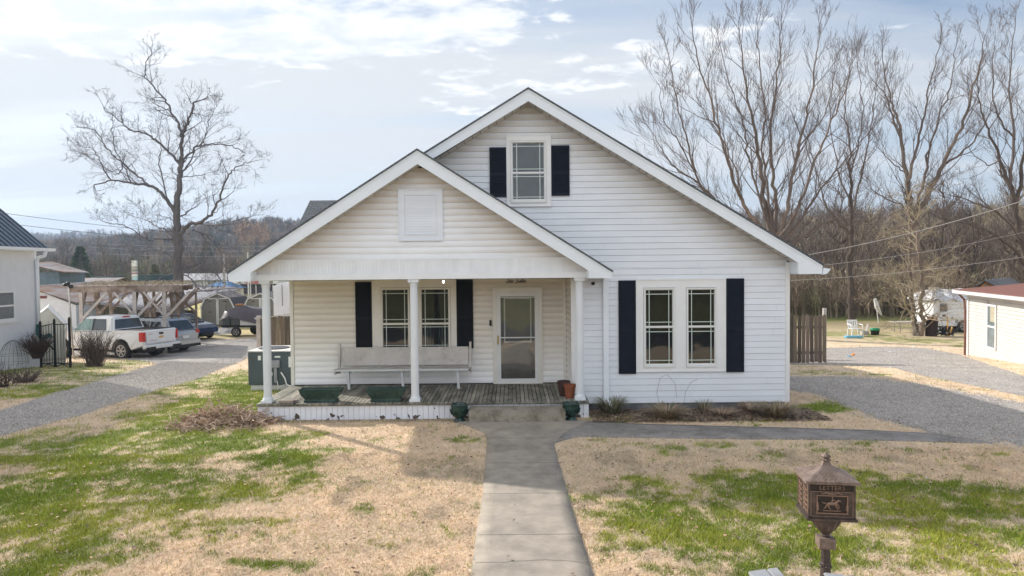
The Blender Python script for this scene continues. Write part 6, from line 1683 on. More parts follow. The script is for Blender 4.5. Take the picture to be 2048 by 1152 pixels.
k = MB(); k.tube([(x0 + .42, bY - .04, tz_ - .08), (x0 + .43, bY - .04, bz_ + .5)], .012, 5); k.build('cable', M['wire_dark'], wb)

# ================================================================ FAR LEFT BUILDINGS
def boxthing(name, label, cat, px0, px1, Y, py0, py1, depth, mat, roofmat=None, over=.2, rh=.25):
    x0, x1 = PX(px0, Y), PX(px1, Y); zt = at((px0 + px1) / 2, py0, Y).z; zb_ = gz(0, Y) - .1
    t = thing(name, label, cat, ((x0 + x1) / 2, Y, zb_))
    k = MB(); k.box(x0, x1, Y, Y + depth, zb_, zt); k.build('wall', mat, t)
    if roofmat:
        k = MB(); k.box(x0 - over, x1 + over, Y - over, Y + depth, zt + .003, zt + rh); k.build('roof', roofmat, t)
    return t, x0, x1, zt
t, x0, x1, zt = boxthing('long_building', 'long low white metal building behind the bare tree', 'building', 300, 470, 95, 562, 600, 14, M['white_paint'])
k = MB(); k.hexa([(x0 - .4, 94.5, zt), (x1 + .4, 94.5, zt), (x1 + .4, 102, zt + .9), (x0 - .4, 102, zt + .9), (x0 - .4, 94.5, zt + .12), (x1 + .4, 94.5, zt + .12), (x1 + .4, 102, zt + 1.02), (x0 - .4, 102, zt + 1.02)]); k.build('roof', M['tin_grey'], t)
k = MB()
for i in range(26): k.box(x0 + i * (x1 - x0) / 26, x0 + i * (x1 - x0) / 26 + .05, 94.93, 94.999, gz(0, 95), zt)
k.build('wall_rib', M['stoneblock'], t)
t, x0, x1, zt = boxthing('green_building', 'dark green stepped building beside the road sign', 'building', 256, 311, 90, 561, 580, 8, M['green_dark'])
k = MB(); k.box(PX(274, 90), PX(302, 90), 90.2, 96, zt - .01, at(288, 550, 90).z); k.build('upper_part', M['green_dark'], t)
k = MB(); k.box(x0, x1, 89.9, 89.99, zt - .7, zt - .45); k.build('fascia', M['wood_old'], t)
boxthing('green_barn', 'small green roofed barn far behind the tin barn', 'barn', 183, 206, 110, 553, 580, 6, M['green_dark'])
t, x0, x1, zt = boxthing('store', 'white fronted store with dark windows and red sign letters', 'store', 462, 560, 78, 561, 600, 12, M['white_paint'])
k = MB(); k.box(x0 + .1, x1 - .1, 77.2, 77.99, at(500, 587, 78).z, at(500, 569, 78).z); ff = k.build('shopfront', M['brick_dark'], t)
k = MB()
for px in (463, 480, 500, 511, 545): k.box(PX(px, 77.1), PX(px + 1.6, 77.1), 77.1, 77.19, gz(0, 77), at(px, 569, 77).z)
k.build('mullion', M['white_paint'], ff)
k = MB(); k.box(PX(479, 77), PX(483, 77), 76.4, 76.8, gz(0, 77), at(480, 562, 77).z); k.box(PX(499.5, 77), PX(500.8, 77), 76.4, 76.6, gz(0, 77), at(500, 560, 77).z); k.build('column', M['white_paint'], t)
k = MB(); k.box(x0 - .2, x1 + .2, 76.9, 77.99, at(500, 568, 77).z, zt); k.build('fascia', M['white_paint'], t)
cu_ = bpy.data.curves.new('letters', 'FONT'); cu_.body = 'LIQUORS'; cu_.size = .50; cu_.extrude = .02; cu_.align_x = 'LEFT'; cu_.offset = .012; cu_.space_character = 1.08
to = bpy.data.objects.new('tmp_text', cu_); COL.objects.link(to); bpy.context.view_layer.update(); tm = bpy.data.meshes.new_from_object(to); bpy.data.objects.remove(to)
sx0 = PX(491.5, 76.85); sz0 = at(505, 567.2, 76.85).z; wtx = max(v.co.x for v in tm.vertices)
k = MB(); sc_x = (PX(517, 76.85) - sx0) / wtx
k.v = [(sx0 + v.co.x * sc_x, 76.86 - v.co.z, sz0 + v.co.y * .82) for v in tm.vertices]; k.f = [tuple(p.vertices) for p in tm.polygons]; k.build('sign_lettering', M['red_sign'], t)
# kiosk with blue canopy
kx0, kx1 = PX(409, 66), PX(488, 66); zt = at(440, 563, 66).z; ze = at(440, 577, 66).z; xm = PX(442, 66)
kt = thing('kiosk', 'small tan kiosk under a bright blue hipped canopy', 'kiosk', (xm, 67, gz(0, 66)))
k = MB(); k.add([(kx0, 65, ze), (PX(470, 66), 65, ze), (PX(470, 66), 69, ze), (kx0, 69, ze), (PX(432, 66), 67, zt), (PX(448, 66), 67, zt)], [(0, 1, 5, 4), (1, 2, 5), (2, 3, 4, 5), (3, 0, 4), (3, 2, 1, 0)]); k.build('canopy', M['blue_roof'], kt)
k = MB(); k.box(PX(424, 66), PX(466, 66), 65.6, 68.6, gz(0, 66), ze - .02); k.build('wall', M['cream_siding'], kt)
k = MB(); k.box(PX(424, 66), PX(466, 66), 65.5, 65.59, ze - .35, ze - .05); k.build('band', M['orange_wood'], kt)
# road sign pylon
sgx = PX(268, 88); st_ = thing('road_sign', 'tall stacked roadside sign with white, pink and pale blue panels', 'sign', (sgx, 88, gz(0, 88)))
k = MB(); k.box(PX(263, 88), PX(264.2, 88), 88, 88.3, gz(0, 88), at(264, 520, 88).z); k.build('pole', M['wood_old'], st_)
for (a, b, m_) in ((521, 533, 'white_paint'), (534, 541, 'wood_grey'), (543, 545, 'white_paint'), (545.3, 548, 'pink'), (548.3, 553, 'white_paint'), (553.5, 560, 'skyp')):
    if m_ == 'pink': M['pink'] = pm('pink_panel', (.45, .22, .28), .6, .1, 3)
    if m_ == 'skyp': M['skyp'] = pm('pale_blue_panel', (.4, .6, .65), .6, .1, 3)
    k = MB(); k.box(PX(264.4, 88), PX(274, 88), 88, 88.3, at(268, b, 88).z, at(268, a, 88).z); k.build('panel', M[m_], st_)
# utility poles, antenna
def upole(label, px, Y, pyt, r=.13, arm=True, mat='wood_grey'):
    t = thing('utility_pole', label, 'utility pole', (PX(px, Y), Y, gz(0, Y)))
    k = MB(); x = PX(px, Y); zt = at(px, pyt, Y).z; k.tube([(x, Y, gz(0, Y) - .2), (x, Y, zt)], [r, r * .7], 8); k.build('pole', M[mat], t)
    if arm: k = MB(); k.bar((x - .9, Y, zt - .4), (x + .9, Y, zt - .4), .1); k.build('crossarm', M['wood_old'], t)
    return x, zt
upole('pale wooden utility pole beside the porch eave', 449, 60, 508, .14, False)
upole('short white pipe vent pole near the left porch eave', 497, 70, 505, .08, False, 'white_paint')
upole('thin white pole in front of the store windows', 501, 62, 562, .06, False, 'white_paint')
def wires(name, label, runs, r, mat):
    k = MB()
    for (p, q, sag) in runs:
        p, q = Vector(p), Vector(q); k.tube([p.lerp(q, t / 14) - Vector((0, 0, sag * 4 * (t / 14) * (1 - t / 14))) for t in range(15)], r, 4)
    o = k.build(name, mat, None, fix=False); return tag(o, label, 'cable')
wires('overhead_wire', 'upper overhead wire crossing the sky at the left edge', [(at(-60, 417, 50), at(420, 470, 75), .2)], .017, M['wire_dark'])
wires('overhead_wire', 'lower overhead wire crossing above the blue roof', [(at(-60, 438, 50), at(420, 484, 78), .2)], .017, M['wire_dark'])
for i, (y0, y1) in enumerate(((486, 490), (494, 499), (506, 508))):
    wires('power_line', ('highest', 'middle', 'lowest')[i] + ' of the faint power lines in front of the wooded hill', [(at(180, y0, 120), at(600, y1, 120), .5)], .03, M['wire_light'])
wires('service_wire', 'thick twisted service wire from the right roof edge up to the right frame edge', [(at(1608, 511, 20), at(2120, 377, 17), .15)], .010, M['wire_light'])
wires('service_wire', 'middle bare wire running right from the house eave', [(at(1640, 531, 18), at(2120, 446, 24), .15)], .007, M['wire_light'])
wires('service_wire', 'lowest bare wire crossing above the small white building', [(at(1580, 561, 30), at(2120, 503, 24), .15)], .008, M['wire_light'])

# ================================================================ RIGHT SIDE
fr0 = at(1578, 728, 23); fr1 = at(1653, 728, 23)
picket_fence('dark weathered dog ear wooden fence at the right corner of the house', (fr0.x - 1.4, 23.0), (fr1.x, 23.0), 1.62, 19, 8)
k = MB(); k.bar((fr1.x - .02, 23.12, gz(0, 23)), (fr1.x - .02, 23.12, gz(0, 23) + 1.85), .10); o = k.build('fence_post', M['wood_grey'], None); tag(o, 'pale post rising above the right end of the dark fence', 'post')
# sunlit far rail fence beyond
k = MB(); k.c = []
pr0, pr1 = at(1560, 641, 25.5), at(1650, 645, 25.5)
picket_fence('second picket fence run seen over the dark fence with sunlit tops', (fr0.x - 1.4, 25.4), (fr1.x - .4, 25.4), 1.80, 18, 12)
# right neighbour
c0 = Vector((17.75, 26.5)); c1 = Vector((15.6, 19.6)); dv = (c0 - c1).normalized(); nv_ = Vector((dv.y, -dv.x))
rn = thing('small_house', 'low cream sided outbuilding with brown roof at the right edge', 'house', (c0.x, c0.y, gz(0, 26)))
zE = 1.92
def RP(s_, o_, z): # s along wall from far corner towards us, o outwards(-)/inwards(+)
    p = c0 - dv * s_ + nv_ * o_; return (p.x, p.y, z)
k = MB(); n = 19; zb_ = -.52
for i in range(n):
    za = zb_ + (zE - .1 - zb_) * i / n; zc = zb_ + (zE - .1 - zb_) * (i + 1) / n
    for (w0, w1) in ((0.05, 2.02), (2.95, 9.0)) if za > -.05 and za < 1.62 else ((.05, 9.0),):
        k.add([RP(w0, -.02, za), RP(w1, -.02, za), RP(w1, -.004, zc - .012), RP(w0, -.004, zc - .012), RP(w0, .01, zc), RP(w1, .01, zc)], [(0, 1, 2, 3), (3, 2, 5, 4)])
k.build('siding', M['cream_siding'], rn, fix=False)
k = MB(); k.hexa([RP(0, .02, -.9), RP(9, .02, -.9), RP(9, 5, -.9), RP(0, 5, -.9), RP(0, .02, zE - .05), RP(9, .02, zE - .05), RP(9, 5, zE - .05), RP(0, 5, zE - .05)]); k.build('wall', M['cream_siding'], rn)
k = MB(); k.hexa([RP(-.05, -.05, -.6), RP(.10, -.05, -.6), RP(.10, .02, -.6), RP(-.05, .02, -.6), RP(-.05, -.05, zE - .08), RP(.10, -.05, zE - .08), RP(.10, .02, zE - .08), RP(-.05, .02, zE - .08)]); k.build('corner_trim', M['white_paint'], rn)
k = MB(); k.hexa([RP(-.25, -.35, zE - .10), RP(9, -.35, zE - .10), RP(9, -.0, zE - .12), RP(-.25, -.0, zE - .12), RP(-.25, -.35, zE - .03), RP(9, -.35, zE - .03), RP(9, 0, zE - .03), RP(-.25, 0, zE - .03)])
k.hexa([RP(-.3, -.48, zE - .05), RP(9, -.48, zE - .05), RP(9, -.36, zE - .06), RP(-.3, -.36, zE - .06), RP(-.3, -.50, zE + .06), RP(9, -.50, zE + .06), RP(9, -.36, zE + .06), RP(-.3, -.36, zE + .06)]); k.build('gutter', M['white_paint'], rn)
k = MB(); k.hexa([RP(-.3, -.40, zE + .065), RP(9, -.40, zE + .065), RP(9, 5.2, zE + .62), RP(-.3, 5.2, zE + .62), RP(-.3, -.40, zE + .095), RP(9, -.40, zE + .095), RP(9, 5.2, zE + .66), RP(-.3, 5.2, zE + .66)]); k.build('roof', M['red_roof'], rn)
k = MB(); w0, w1, wz0, wz1 = 2.05, 2.92, -.03, 1.56
def rfr(a, b, z0, z1, o0, o1): k.hexa([RP(a, o0, z0), RP(b, o0, z0), RP(b, o1, z0), RP(a, o1, z0), RP(a, o0, z1), RP(b, o0, z1), RP(b, o1, z1), RP(a, o1, z1)])
rfr(w0, w1, wz0, wz0 + .07, -.05, .0); rfr(w0, w1, wz1 - .07, wz1, -.05, 0); rfr(w0, w0 + .08, wz0 + .07, wz1 - .07, -.05, 0); rfr(w1 - .08, w1, wz0 + .07, wz1 - .07, -.05, 0); rfr(w0 + .08, w1 - .08, .74, .80, -.04, 0)
wo = k.build('window', M['sash'], rn)
k = MB(); k.add([RP(w0 + .08, -.012, wz0 + .07), RP(w1 - .08, -.012, wz0 + .07), RP(w1 - .08, -.012, wz1 - .07), RP(w0 + .08, -.012, wz1 - .07)], [(0, 1, 2, 3)]); k.build('pane', pm('blue_grey_glass', (.16, .20, .22), .12, .35, 4, spec=.8), wo, fix=False)
k = MB(); k.add([RP(w0 + .25, -.018, .95), RP(w1 - .10, -.018, .95), RP(w1 - .10, -.018, wz1 - .09), RP(w0 + .25, -.018, wz1 - .09)], [(0, 1, 2, 3)]); k.build('blind', pm('tan_blind', (.42, .38, .28), .7, .15, 3, stretch=(1, 1, 10)), wo, fix=False)
k = MB(); k.tube([RP(-.1, -.30, zE - .1), RP(-.12, -.12, zE - .3), RP(-.12, -.08, 1.2), RP(-.12, -.08, -.6)], .04, 6); k.build('downspout', pm('brown_downspout', (.22, .10, .07), .6, .2, 4), rn)
# orange gabled shed behind
os_ = thing('orange_shed', 'orange boarded gable shed with dark ribbed roof behind the right outbuilding', 'shed', (PX(1975, 46), 46, gz(0, 46)))
oY = 46.0
def OX(px): return PX(px, oY)
xl_, xr_ = OX(1950), OX(2002); zr_ = at(1972, 560, oY).z; zl_ = at(1950, 574, oY).z; xm = OX(1972); gg_ = gz(0, oY); dX, dY = 7.5, 8.0
def opr(poly, y0, y1):
    k_ = MB(); n_ = len(poly); k_.add([(x + dX * (y0 - oY) / dY, y0, z) for x, z in poly] + [(x + dX * (y1 - oY) / dY, y1, z) for x, z in poly], [tuple(range(n_)), tuple(range(2 * n_ - 1, n_ - 1, -1))] + [(i, n_ + i, n_ + (i + 1) % n_, (i + 1) % n_) for i in range(n_)]); return k_
opr([(xl_ + .2, gg_), (xr_ - .2, gg_), (xr_ - .2, zl_ - .12), (xm, zr_ - .10), (xl_ + .2, zl_ - .12)], oY, oY + dY).build('wall', M['orange_wood'], os_)
M['dark_rib'] = pm('dark_ribbed_roof', (.11, .11, .12), .8, .2, 2, spec=.2)
opr([(xl_ - .1, zl_ - .12), (xm, zr_ - .06), (xm, zr_), (xl_ - .1, zl_ - .04)], oY - .3, oY + dY).build('roof', M['dark_rib'], os_)
rr_ = opr([(xm, zr_ - .06), (xr_ + .1, zl_ - .2), (xr_ + .1, zl_ - .12), (xm, zr_)], oY - .3, oY + dY).build('roof', M['dark_rib'], os_)
k = MB()
for i in range(9):
    y_ = oY + i * dY / 9; x_ = xm + dX * (y_ - oY) / dY; k.bar((x_, y_, zr_ + .01), (xr_ + .1 + dX * (y_ - oY) / dY, y_, zl_ - .11), .07, .05)
k.build('rib', M['stoneblock'], rr_)
k = MB(); k.box(OX(1967), OX(1979), oY - .05, oY - .001, at(1970, 575, oY).z, at(1970, 569, oY).z); k.build('gable_vent', M['wood_old'], os_)
# travel trailer
cY = 40.0; cgz = gz(0, cY)
ct = thing('camper_trailer', 'old white camper trailer with a torn grey tarpaulin on its roof', 'camper trailer', (PX(1900, cY), cY, cgz))
def CX_(px): return PX(px, cY)
def CZ(py, px=1900): return at(px, py, cY).z
k = MB(); k.prism([(CX_(1868), CZ(648)), (CX_(1872), CZ(652)), (CX_(2010), CZ(655)), (CX_(2010), CZ(597)), (CX_(1882), CZ(597)), (CX_(1868), CZ(604))], cY, cY + 2.3, 'y'); cb_ = k.build('body', M['camper'], ct, bevel=.04)
k = MB(); k.box(CX_(1880), CX_(1895), cY - .03, cY - .001, CZ(623), CZ(607)); wo = k.build('window', M['stoneblock'], ct, bevel=.02)
k = MB(); k.box(CX_(1882), CX_(1893), cY - .04, cY - .031, CZ(621), CZ(609)); k.build('pane', M['carglass'], wo)
k = MB(); k.box(CX_(1885), CX_(1892), cY - .015, cY - .001, CZ(633), CZ(629)); k.build('patch', M['wood_old'], ct); k = MB(); k.box(CX_(1903), CX_(1907), cY - .015, cY - .001, CZ(638), CZ(633)); k.build('patch', M['stoneblock'], ct)
k = MB(); k.box(CX_(1911), CX_(1917), cY - .015, cY - .001, CZ(646), CZ(639)); k.build('patch', M['stoneblock'], ct)
k = MB(); k.box(CX_(1875), CX_(2010), cY + .1, cY + 2.2, CZ(660), CZ(655.5)); k.build('chassis', M['trimblack'], ct)
for px in (1927, 1992): wheel(ct, CX_(px), cY - .02, .36, .2, -1, 6, z0=cgz)
rr = random.Random(6); k = MB(); nxs = 16; nys = 7
for i in range(nxs):
    for j in range(nys):
        x = CX_(1862) + (CX_(1960) - CX_(1862)) * i / (nxs - 1); y = cY - .18 + 2.6 * j / (nys - 1)
        z = CZ(586) + .14 * math.sin(i * .9) * math.sin(j * .8 + i * .3) + rr.uniform(-.05, .08) + (.12 if 5 < i < 12 else 0)
        if j == 0: z = CZ(600) + .08 * math.sin(i * 1.3)
        if i == 0: z = CZ(601)
        k.v.append((x, y, z))
for i in range(nxs - 1):
    for j in range(nys - 1): k.f.append((i * nys + j, (i + 1) * nys + j, (i + 1) * nys + j + 1, i * nys + j + 1))
k.build('tarpaulin', pm('silver_tarp', (.60, .62, .68), .4, .15, 2, .3, 6), ct, fix=True)
k = MB(); k.box(CX_(1888), CX_(1898), cY + .8, cY + 1.5, CZ(586), CZ(576)); k.build('roof_vent', M['wood_grey'], ct)
# barrel
c = G(1862, 672); k = MB(); r_ = .30; hb = .92; k.lathe((c.x, c.y, c.z), [(r_, 0), (r_ * 1.02, .02), (r_, .04), (r_, .30), (r_ * 1.03, .32), (r_, .34), (r_, .60), (r_ * 1.03, .62), (r_, .64), (r_, hb), (r_ * .97, hb), (r_ * .96, hb - .1), (.01, hb - .12)], 24, cap=False)
k.v = [(x + (z - c.z) * .06, y, z) for x, y, z in k.v]
o = k.build('barrel', M['barrel'], None); tag(o, 'rusty dark steel burn barrel left of the white camper', 'barrel')
k = MB(); rr = random.Random(3)
for i in range(26):
    a = rr.uniform(0, 6.28); k.tube([(c.x + .06, c.y, c.z + hb - .1), (c.x + .05 + math.cos(a) * .28, c.y + math.sin(a) * .2, c.z + hb + rr.uniform(0, .22))], .03, 4)
o = k.build('rubbish', M['orange_wood'], None, fix=False); tag(o, 'orange scraps sticking out of the rusty barrel', 'rubbish')
# chair
def chair(c):
    t = thing('garden_chair', 'white plastic armchair standing on the grass behind the fence', 'chair', (c.x, c.y, c.z)); w, s_ = .29, 1.0
    k = MB(); k.box(c.x - w, c.x + w, c.y - .28, c.y + .25, c.z + .40, c.z + .43); k.build('seat', M['plastic_white'], t, bevel=.01)
    k = MB()
    for i in range(5): k.bar((c.x - w + .06 + i * .12, c.y + .25, c.z + .44), (c.x - w + .05 + i * .122, c.y + .36, c.z + .86), .075, .02)
    k.bar((c.x - w, c.y + .36, c.z + .86), (c.x + w, c.y + .36, c.z + .86), .03, .07); k.build('backrest', M['plastic_white'], t)
    for sx in (-1, 1):
        k = MB(); k.tube([(c.x + sx * w, c.y + .32, c.z + .66), (c.x + sx * (w + .03), c.y, c.z + .66), (c.x + sx * (w + .02), c.y - .26, c.z + .62), (c.x + sx * w, c.y - .27, c.z + .42)], .028, 6); k.build('armrest', M['plastic_white'], t)
        for sy in (-.26, .22):
            k = MB(); k.bar((c.x + sx * (w + .03), c.y + sy, c.z), (c.x + sx * (w - .02), c.y + sy, c.z + .40), .05); k.build('leg', M['plastic_white'], t)
chair(G(1710, 672))
c = G(1706, 676); k = MB(); k.box(c.x - .45, c.x + .45, c.y - .2, c.y + .15, c.z, c.z + .13); o = k.build('plastic_tray', M['cyan'], None, bevel=.03); tag(o, 'shallow light blue plastic tray in front of the white chair', 'tray')
c = G(1750, 670); k = MB(); k.lathe((c.x, c.y, c.z), [(.20, 0), (.25, .26), (.24, .27)], 20); gb_ = thing('tub', 'black tub with a bright green lid beside the tree on the grass', 'tub', (c.x, c.y, c.z)); k.build('tub_body', M['black'], gb_)
k = MB(); k.lathe((c.x, c.y, c.z), [(.27, .272), (.28, .32), (.22, .40), (.0, .42)], 20); k.build('lid', M['green_bin'], gb_)
c2 = c + Vector((-.45, .2, 0)); k = MB(); k.box(c2.x - .2, c2.x + .15, c2.y - .1, c2.y + .2, c2.z, c2.z + .2); k.bar((c2.x + .05, c2.y, c2.z + .2), (c2.x + .2, c2.y + .1, c2.z + .62), .14, .03); k.bar((c2.x - .4, c2.y, c2.z + .3), (c2.x + .1, c2.y, c2.z + .18), .04)
o = k.build('scrap_boards', M['wood_grey'], None); tag(o, 'leaning scrap boards beside the green lidded tub', 'boards')
# picnic table
c = G(1812, 668); tb = thing('folding_table', 'low folding table with grey top left of the twin trunked tree', 'table', (c.x - 1.0, c.y + 1, gz(0, c.y + 1)))
tx0, tx1 = PX(1785, c.y + 1), PX(1842, c.y + 1); tg_ = gz(0, c.y + 1)
k = MB(); k.box(tx0, tx1, c.y + .6, c.y + 1.4, tg_ + .60, tg_ + .64); k.build('tabletop', M['wood_grey'], tb)
for x in (tx0 + .3, tx1 - .3):
    for yy in (.7, 1.3): k = MB(); k.bar((x, c.y + yy, tg_), (x, c.y + yy, tg_ + .60), .035); k.build('leg', M['chrome'], tb)
k = MB(); k.box(tx0 + .3, tx1 - .3, c.y + .98, c.y + 1.02, tg_ + .2, tg_ + .23); k.build('stretcher', M['chrome'], tb)
c = G(1875, 668); k = MB(); rr = random.Random(8)
for sx in (0, .34): k.bar((c.x + .1 + sx, c.y - .1, c.z), (c.x - .05 + sx, c.y + .4, c.z + 1.15), .04)
for i in range(5): t = (i + .6) / 5.4; k.bar((c.x + .1 - .15 * t, c.y - .1 + .5 * t, c.z + 1.15 * t), (c.x + .44 - .15 * t, c.y - .1 + .5 * t, c.z + 1.15 * t), .035)
o = k.build('step_ladder', M['chrome'], None); tag(o, 'small metal ladder leaning between the barrel and the camper', 'ladder')
c = G(1890, 672); k = MB()
for i in range(22): k.bar((c.x + rr.gauss(0, .35), c.y + rr.gauss(0, .2), c.z + rr.uniform(0, .1)), (c.x + rr.gauss(0, .35), c.y + rr.gauss(0, .2), c.z + rr.uniform(.1, .6)), .04)
o = k.build('scrap_heap', M['trimblack'], None); tag(o, 'jumble of dark scrap metal in front of the camper', 'scrap')
c = G(1896, 672); k = MB(); k.bar((c.x, c.y, c.z), (c.x - .05, c.y, c.z + 1.1), .05); k.bar((c.x, c.y - .05, c.z), (c.x + .2, c.y - .05, c.z + .5), .06); o = k.build('yellow_tool', M['gold'], None); tag(o, 'upright yellow handled tool leaning at the camper', 'tool')
c = G(1704, 712); k = MB(); k.lathe((c.x, c.y, c.z + .055), [(.02, -.05), (.05, -.03), (.06, 0), (.05, .03), (.02, .05)], 14); k.v = [(x + (z - c.z) * .8, y, z) for x, y, z in k.v]; o = k.build('toy_ball', M['orange'], None, smooth=True); tag(o, 'small orange plastic toy lying on the shaded gravel lane', 'toy')
k = MB(); c = G(1701, 714); k.box(c.x - .1, c.x + .02, c.y - .05, c.y + .05, c.z, c.z + .05); o = k.build('toy_scrap', M['cyan'], None); tag(o, 'tiny pale blue scrap beside the orange toy', 'scrap')
for (px, py, s_, lb) in ((1785, 704, .14, 'flat white scrap on the sunlit gravel lane'), (1830, 694, .10, 'tiny white scrap at the far edge of the gravel lane'), (1696, 683, .16, 'pale pink rag lying behind the dark fence')):
    c = G(px, py); k = MB(); k.box(c.x - s_, c.x + s_, c.y - .05, c.y + .06, c.z, c.z + .03); o = k.build('litter', M['paper'], None, bevel=.01); tag(o, lb, 'litter')
# old roofs among the trees
for (a, b, Y, p0, p1, lb) in ((1585, 1622, 75, 583, 590, 'pale roofed shed glimpsed through the trees right of the house'), (1656, 1690, 80, 582, 594, 'blue grey shed glimpsed between the tree trunks'), (1765, 1812, 60, 586, 600, 'grey tin roofed hut in the thicket behind the twin trunked tree')):
    t, x0, x1, zt = boxthing('old_shed', lb, 'shed', a, b, Y, p0, p1, 3, M['blue_tin'] if 'blue' in lb else M['wood_old'])
    k = MB(); k.hexa([(x0 - .3, Y - .3, zt), (x1 + .3, Y - .3, zt), (x1 + .3, Y + 3.2, zt + .4), (x0 - .3, Y + 3.2, zt + .4), (x0 - .3, Y - .3, zt + .1), (x1 + .3, Y - .3, zt + .1), (x1 + .3, Y + 3.2, zt + .5), (x0 - .3, Y + 3.2, zt + .5)]); k.build('roof', M['tin_grey'], t)
picket_fence('tan board fence stretch in the thicket behind the camper', (PX(1838, 55), 55), (PX(1900, 50), 50), 2.3, 30, 30)
# white thing hanging in the bush, left yard bits
c = at(1750, 615, 47); k = MB(); k.tube([(c.x, 47, c.z + .6), (c.x + .15, 47, c.z), (c.x + .5, 47.1, c.z - .55)], [.10, .16, .04], 6); k.bar((c.x + .25, 47, gz(0, 47)), (c.x + .1, 47, c.z), .04)
o = k.build('rag', M['paper'], None); tag(o, 'long white rag caught in the brush right of the slender tree', 'rag')
# ================================================================ TREES
def smooth_path(P, n=5):
    out_ = []
    m_ = len(P)
    for i in range(m_ - 1):
        p0, p1, p2, p3 = P[max(i - 1, 0)], P[i], P[i + 1], P[min(i + 2, m_ - 1)]
        for k in range(n):
            t = k / n; out_.append((p1 * 2 + (p2 - p0) * t + (p0 * 2 - p1 * 5 + p2 * 4 - p3) * t * t + (p1 * 3 - p0 - p2 * 3 + p3) * t ** 3) * .5)
    out_.append(P[-1]); return out_
def grow(mb, p, d, L_, r, lvl, rr, cfg):
    n = 5 if lvl < 2 else 4 if lvl < 3 else 3
    P = [p.copy()]; kids = []
    for i in range(n):
        d = (d + Vector((rr.gauss(0, cfg['wig']), rr.gauss(0, cfg['wig']), rr.gauss(0, cfg['wig']) + cfg['up']))).normalized()
        p = p + d * (L_ / n); P.append(p.copy())
        kids.append((p.copy(), d.copy(), (i + 1) / n))
    mb.tube(P, [max(cfg['rmin'], r * (1 - .75 * j / n)) for j in range(n + 1)], 3 if lvl > 1 else 4, cap=False)
    if lvl >= cfg['maxl']: return
    cnt = cfg['kids'][lvl] if lvl < len(cfg['kids']) else 3
    for _ in range(cnt):
        q, dd, t = kids[rr.randrange(1 if n > 3 else 0, n)]
        ax = Vector((rr.gauss(0, 1), rr.gauss(0, 1), rr.gauss(0, 1))); ax = (ax - dd * ax.dot(dd)).normalized()
        nd = (dd + ax * rr.uniform(.5, 1.1) * cfg['spread']).normalized()
        grow(mb, q, nd, L_ * rr.uniform(.45, .7), r * (1 - .6 * t) * .6, lvl + 1, rr, cfg)
    
def limb_tree(name, label, Y, limbs, seed, cfg, bmat, tmat, basep, group=None, zig=.06, den=1.0, twigf=1.0):
    rr = random.Random(seed); root = thing(name, label, 'tree', basep, group)
    tr_ = MB(); cr_ = MB()
    for (pts, w0, w1, dy) in limbs:
        w0 *= .80 if cfg is cfgL else .9; w1 *= .7
        P = [at(px, py, Y + dy * i / (len(pts) - 1)) for i, (px, py) in enumerate(pts)]
        P[0] = at(pts[0][0], pts[0][1], Y) if dy == 0 or len(pts[0]) == 2 else P[0]
        S = smooth_path(P, 5)
        for i in range(1, len(S) - 1): S[i] = S[i] + Vector((rr.gauss(0, zig), rr.gauss(0, zig), rr.gauss(0, zig * .6)))
        r0, r1 = w0 / FPX * Y / 2, w1 / FPX * Y / 2; n = len(S)
        big = w0 > 7.2
        (tr_ if big else cr_).tube(S, [r0 + (r1 - r0) * (i / (n - 1)) ** .8 for i in range(n)], 8 if big else 5, cap=False)
        tot = sum((b - a).length for a, b in zip(S[:-1], S[1:]))
        acc = 0; step = cfg['step'] / den
        for i in range(1, n):
            seg = (S[i] - S[i - 1]).length; acc += seg; f = i / (n - 1)
            while acc > step:
                acc -= step
                if f < cfg.get('bare', .15) and w0 > 7.2: continue
                dd = (S[i] - S[i - 1]).normalized(); ax = Vector((rr.gauss(0, 1), rr.gauss(0, 1), rr.gauss(0, 1))); ax = (ax - dd * ax.dot(dd)).normalized()
                rl = r0 + (r1 - r0) * f
                L_ = cfg['len'] * rr.uniform(.5, 1.2) * (1.15 - .65 * f) * twigf
                grow(cr_, S[i], (dd * cfg.get('fwd', .75) + ax * .8).normalized(), L_, min(rl * .5, cfg['r']), 1, rr, cfg)
        grow(cr_, S[-1], (S[-1] - S[-2]).normalized(), cfg['len'] * .5 * twigf, r1 * .9, 1, rr, cfg)
        grow(cr_, S[-1], ((S[-1] - S[-2]).normalized() + Vector((rr.gauss(0, .4), rr.gauss(0, .4), .2))).normalized(), cfg['len'] * .45 * twigf, r1 * .8, 1, rr, cfg)
    tr_.build('trunk', bmat, root, fix=False, smooth=True)
    cr_.build('crown', tmat, root, fix=False)
    return root
cfgL = dict(wig=.16, up=.05, rmin=.006, maxl=4, kids=[0, 4, 3, 2], spread=.9, step=.52, len=1.9, r=.035, bare=.42)
Lb = G(355, 655); LY = 46.0
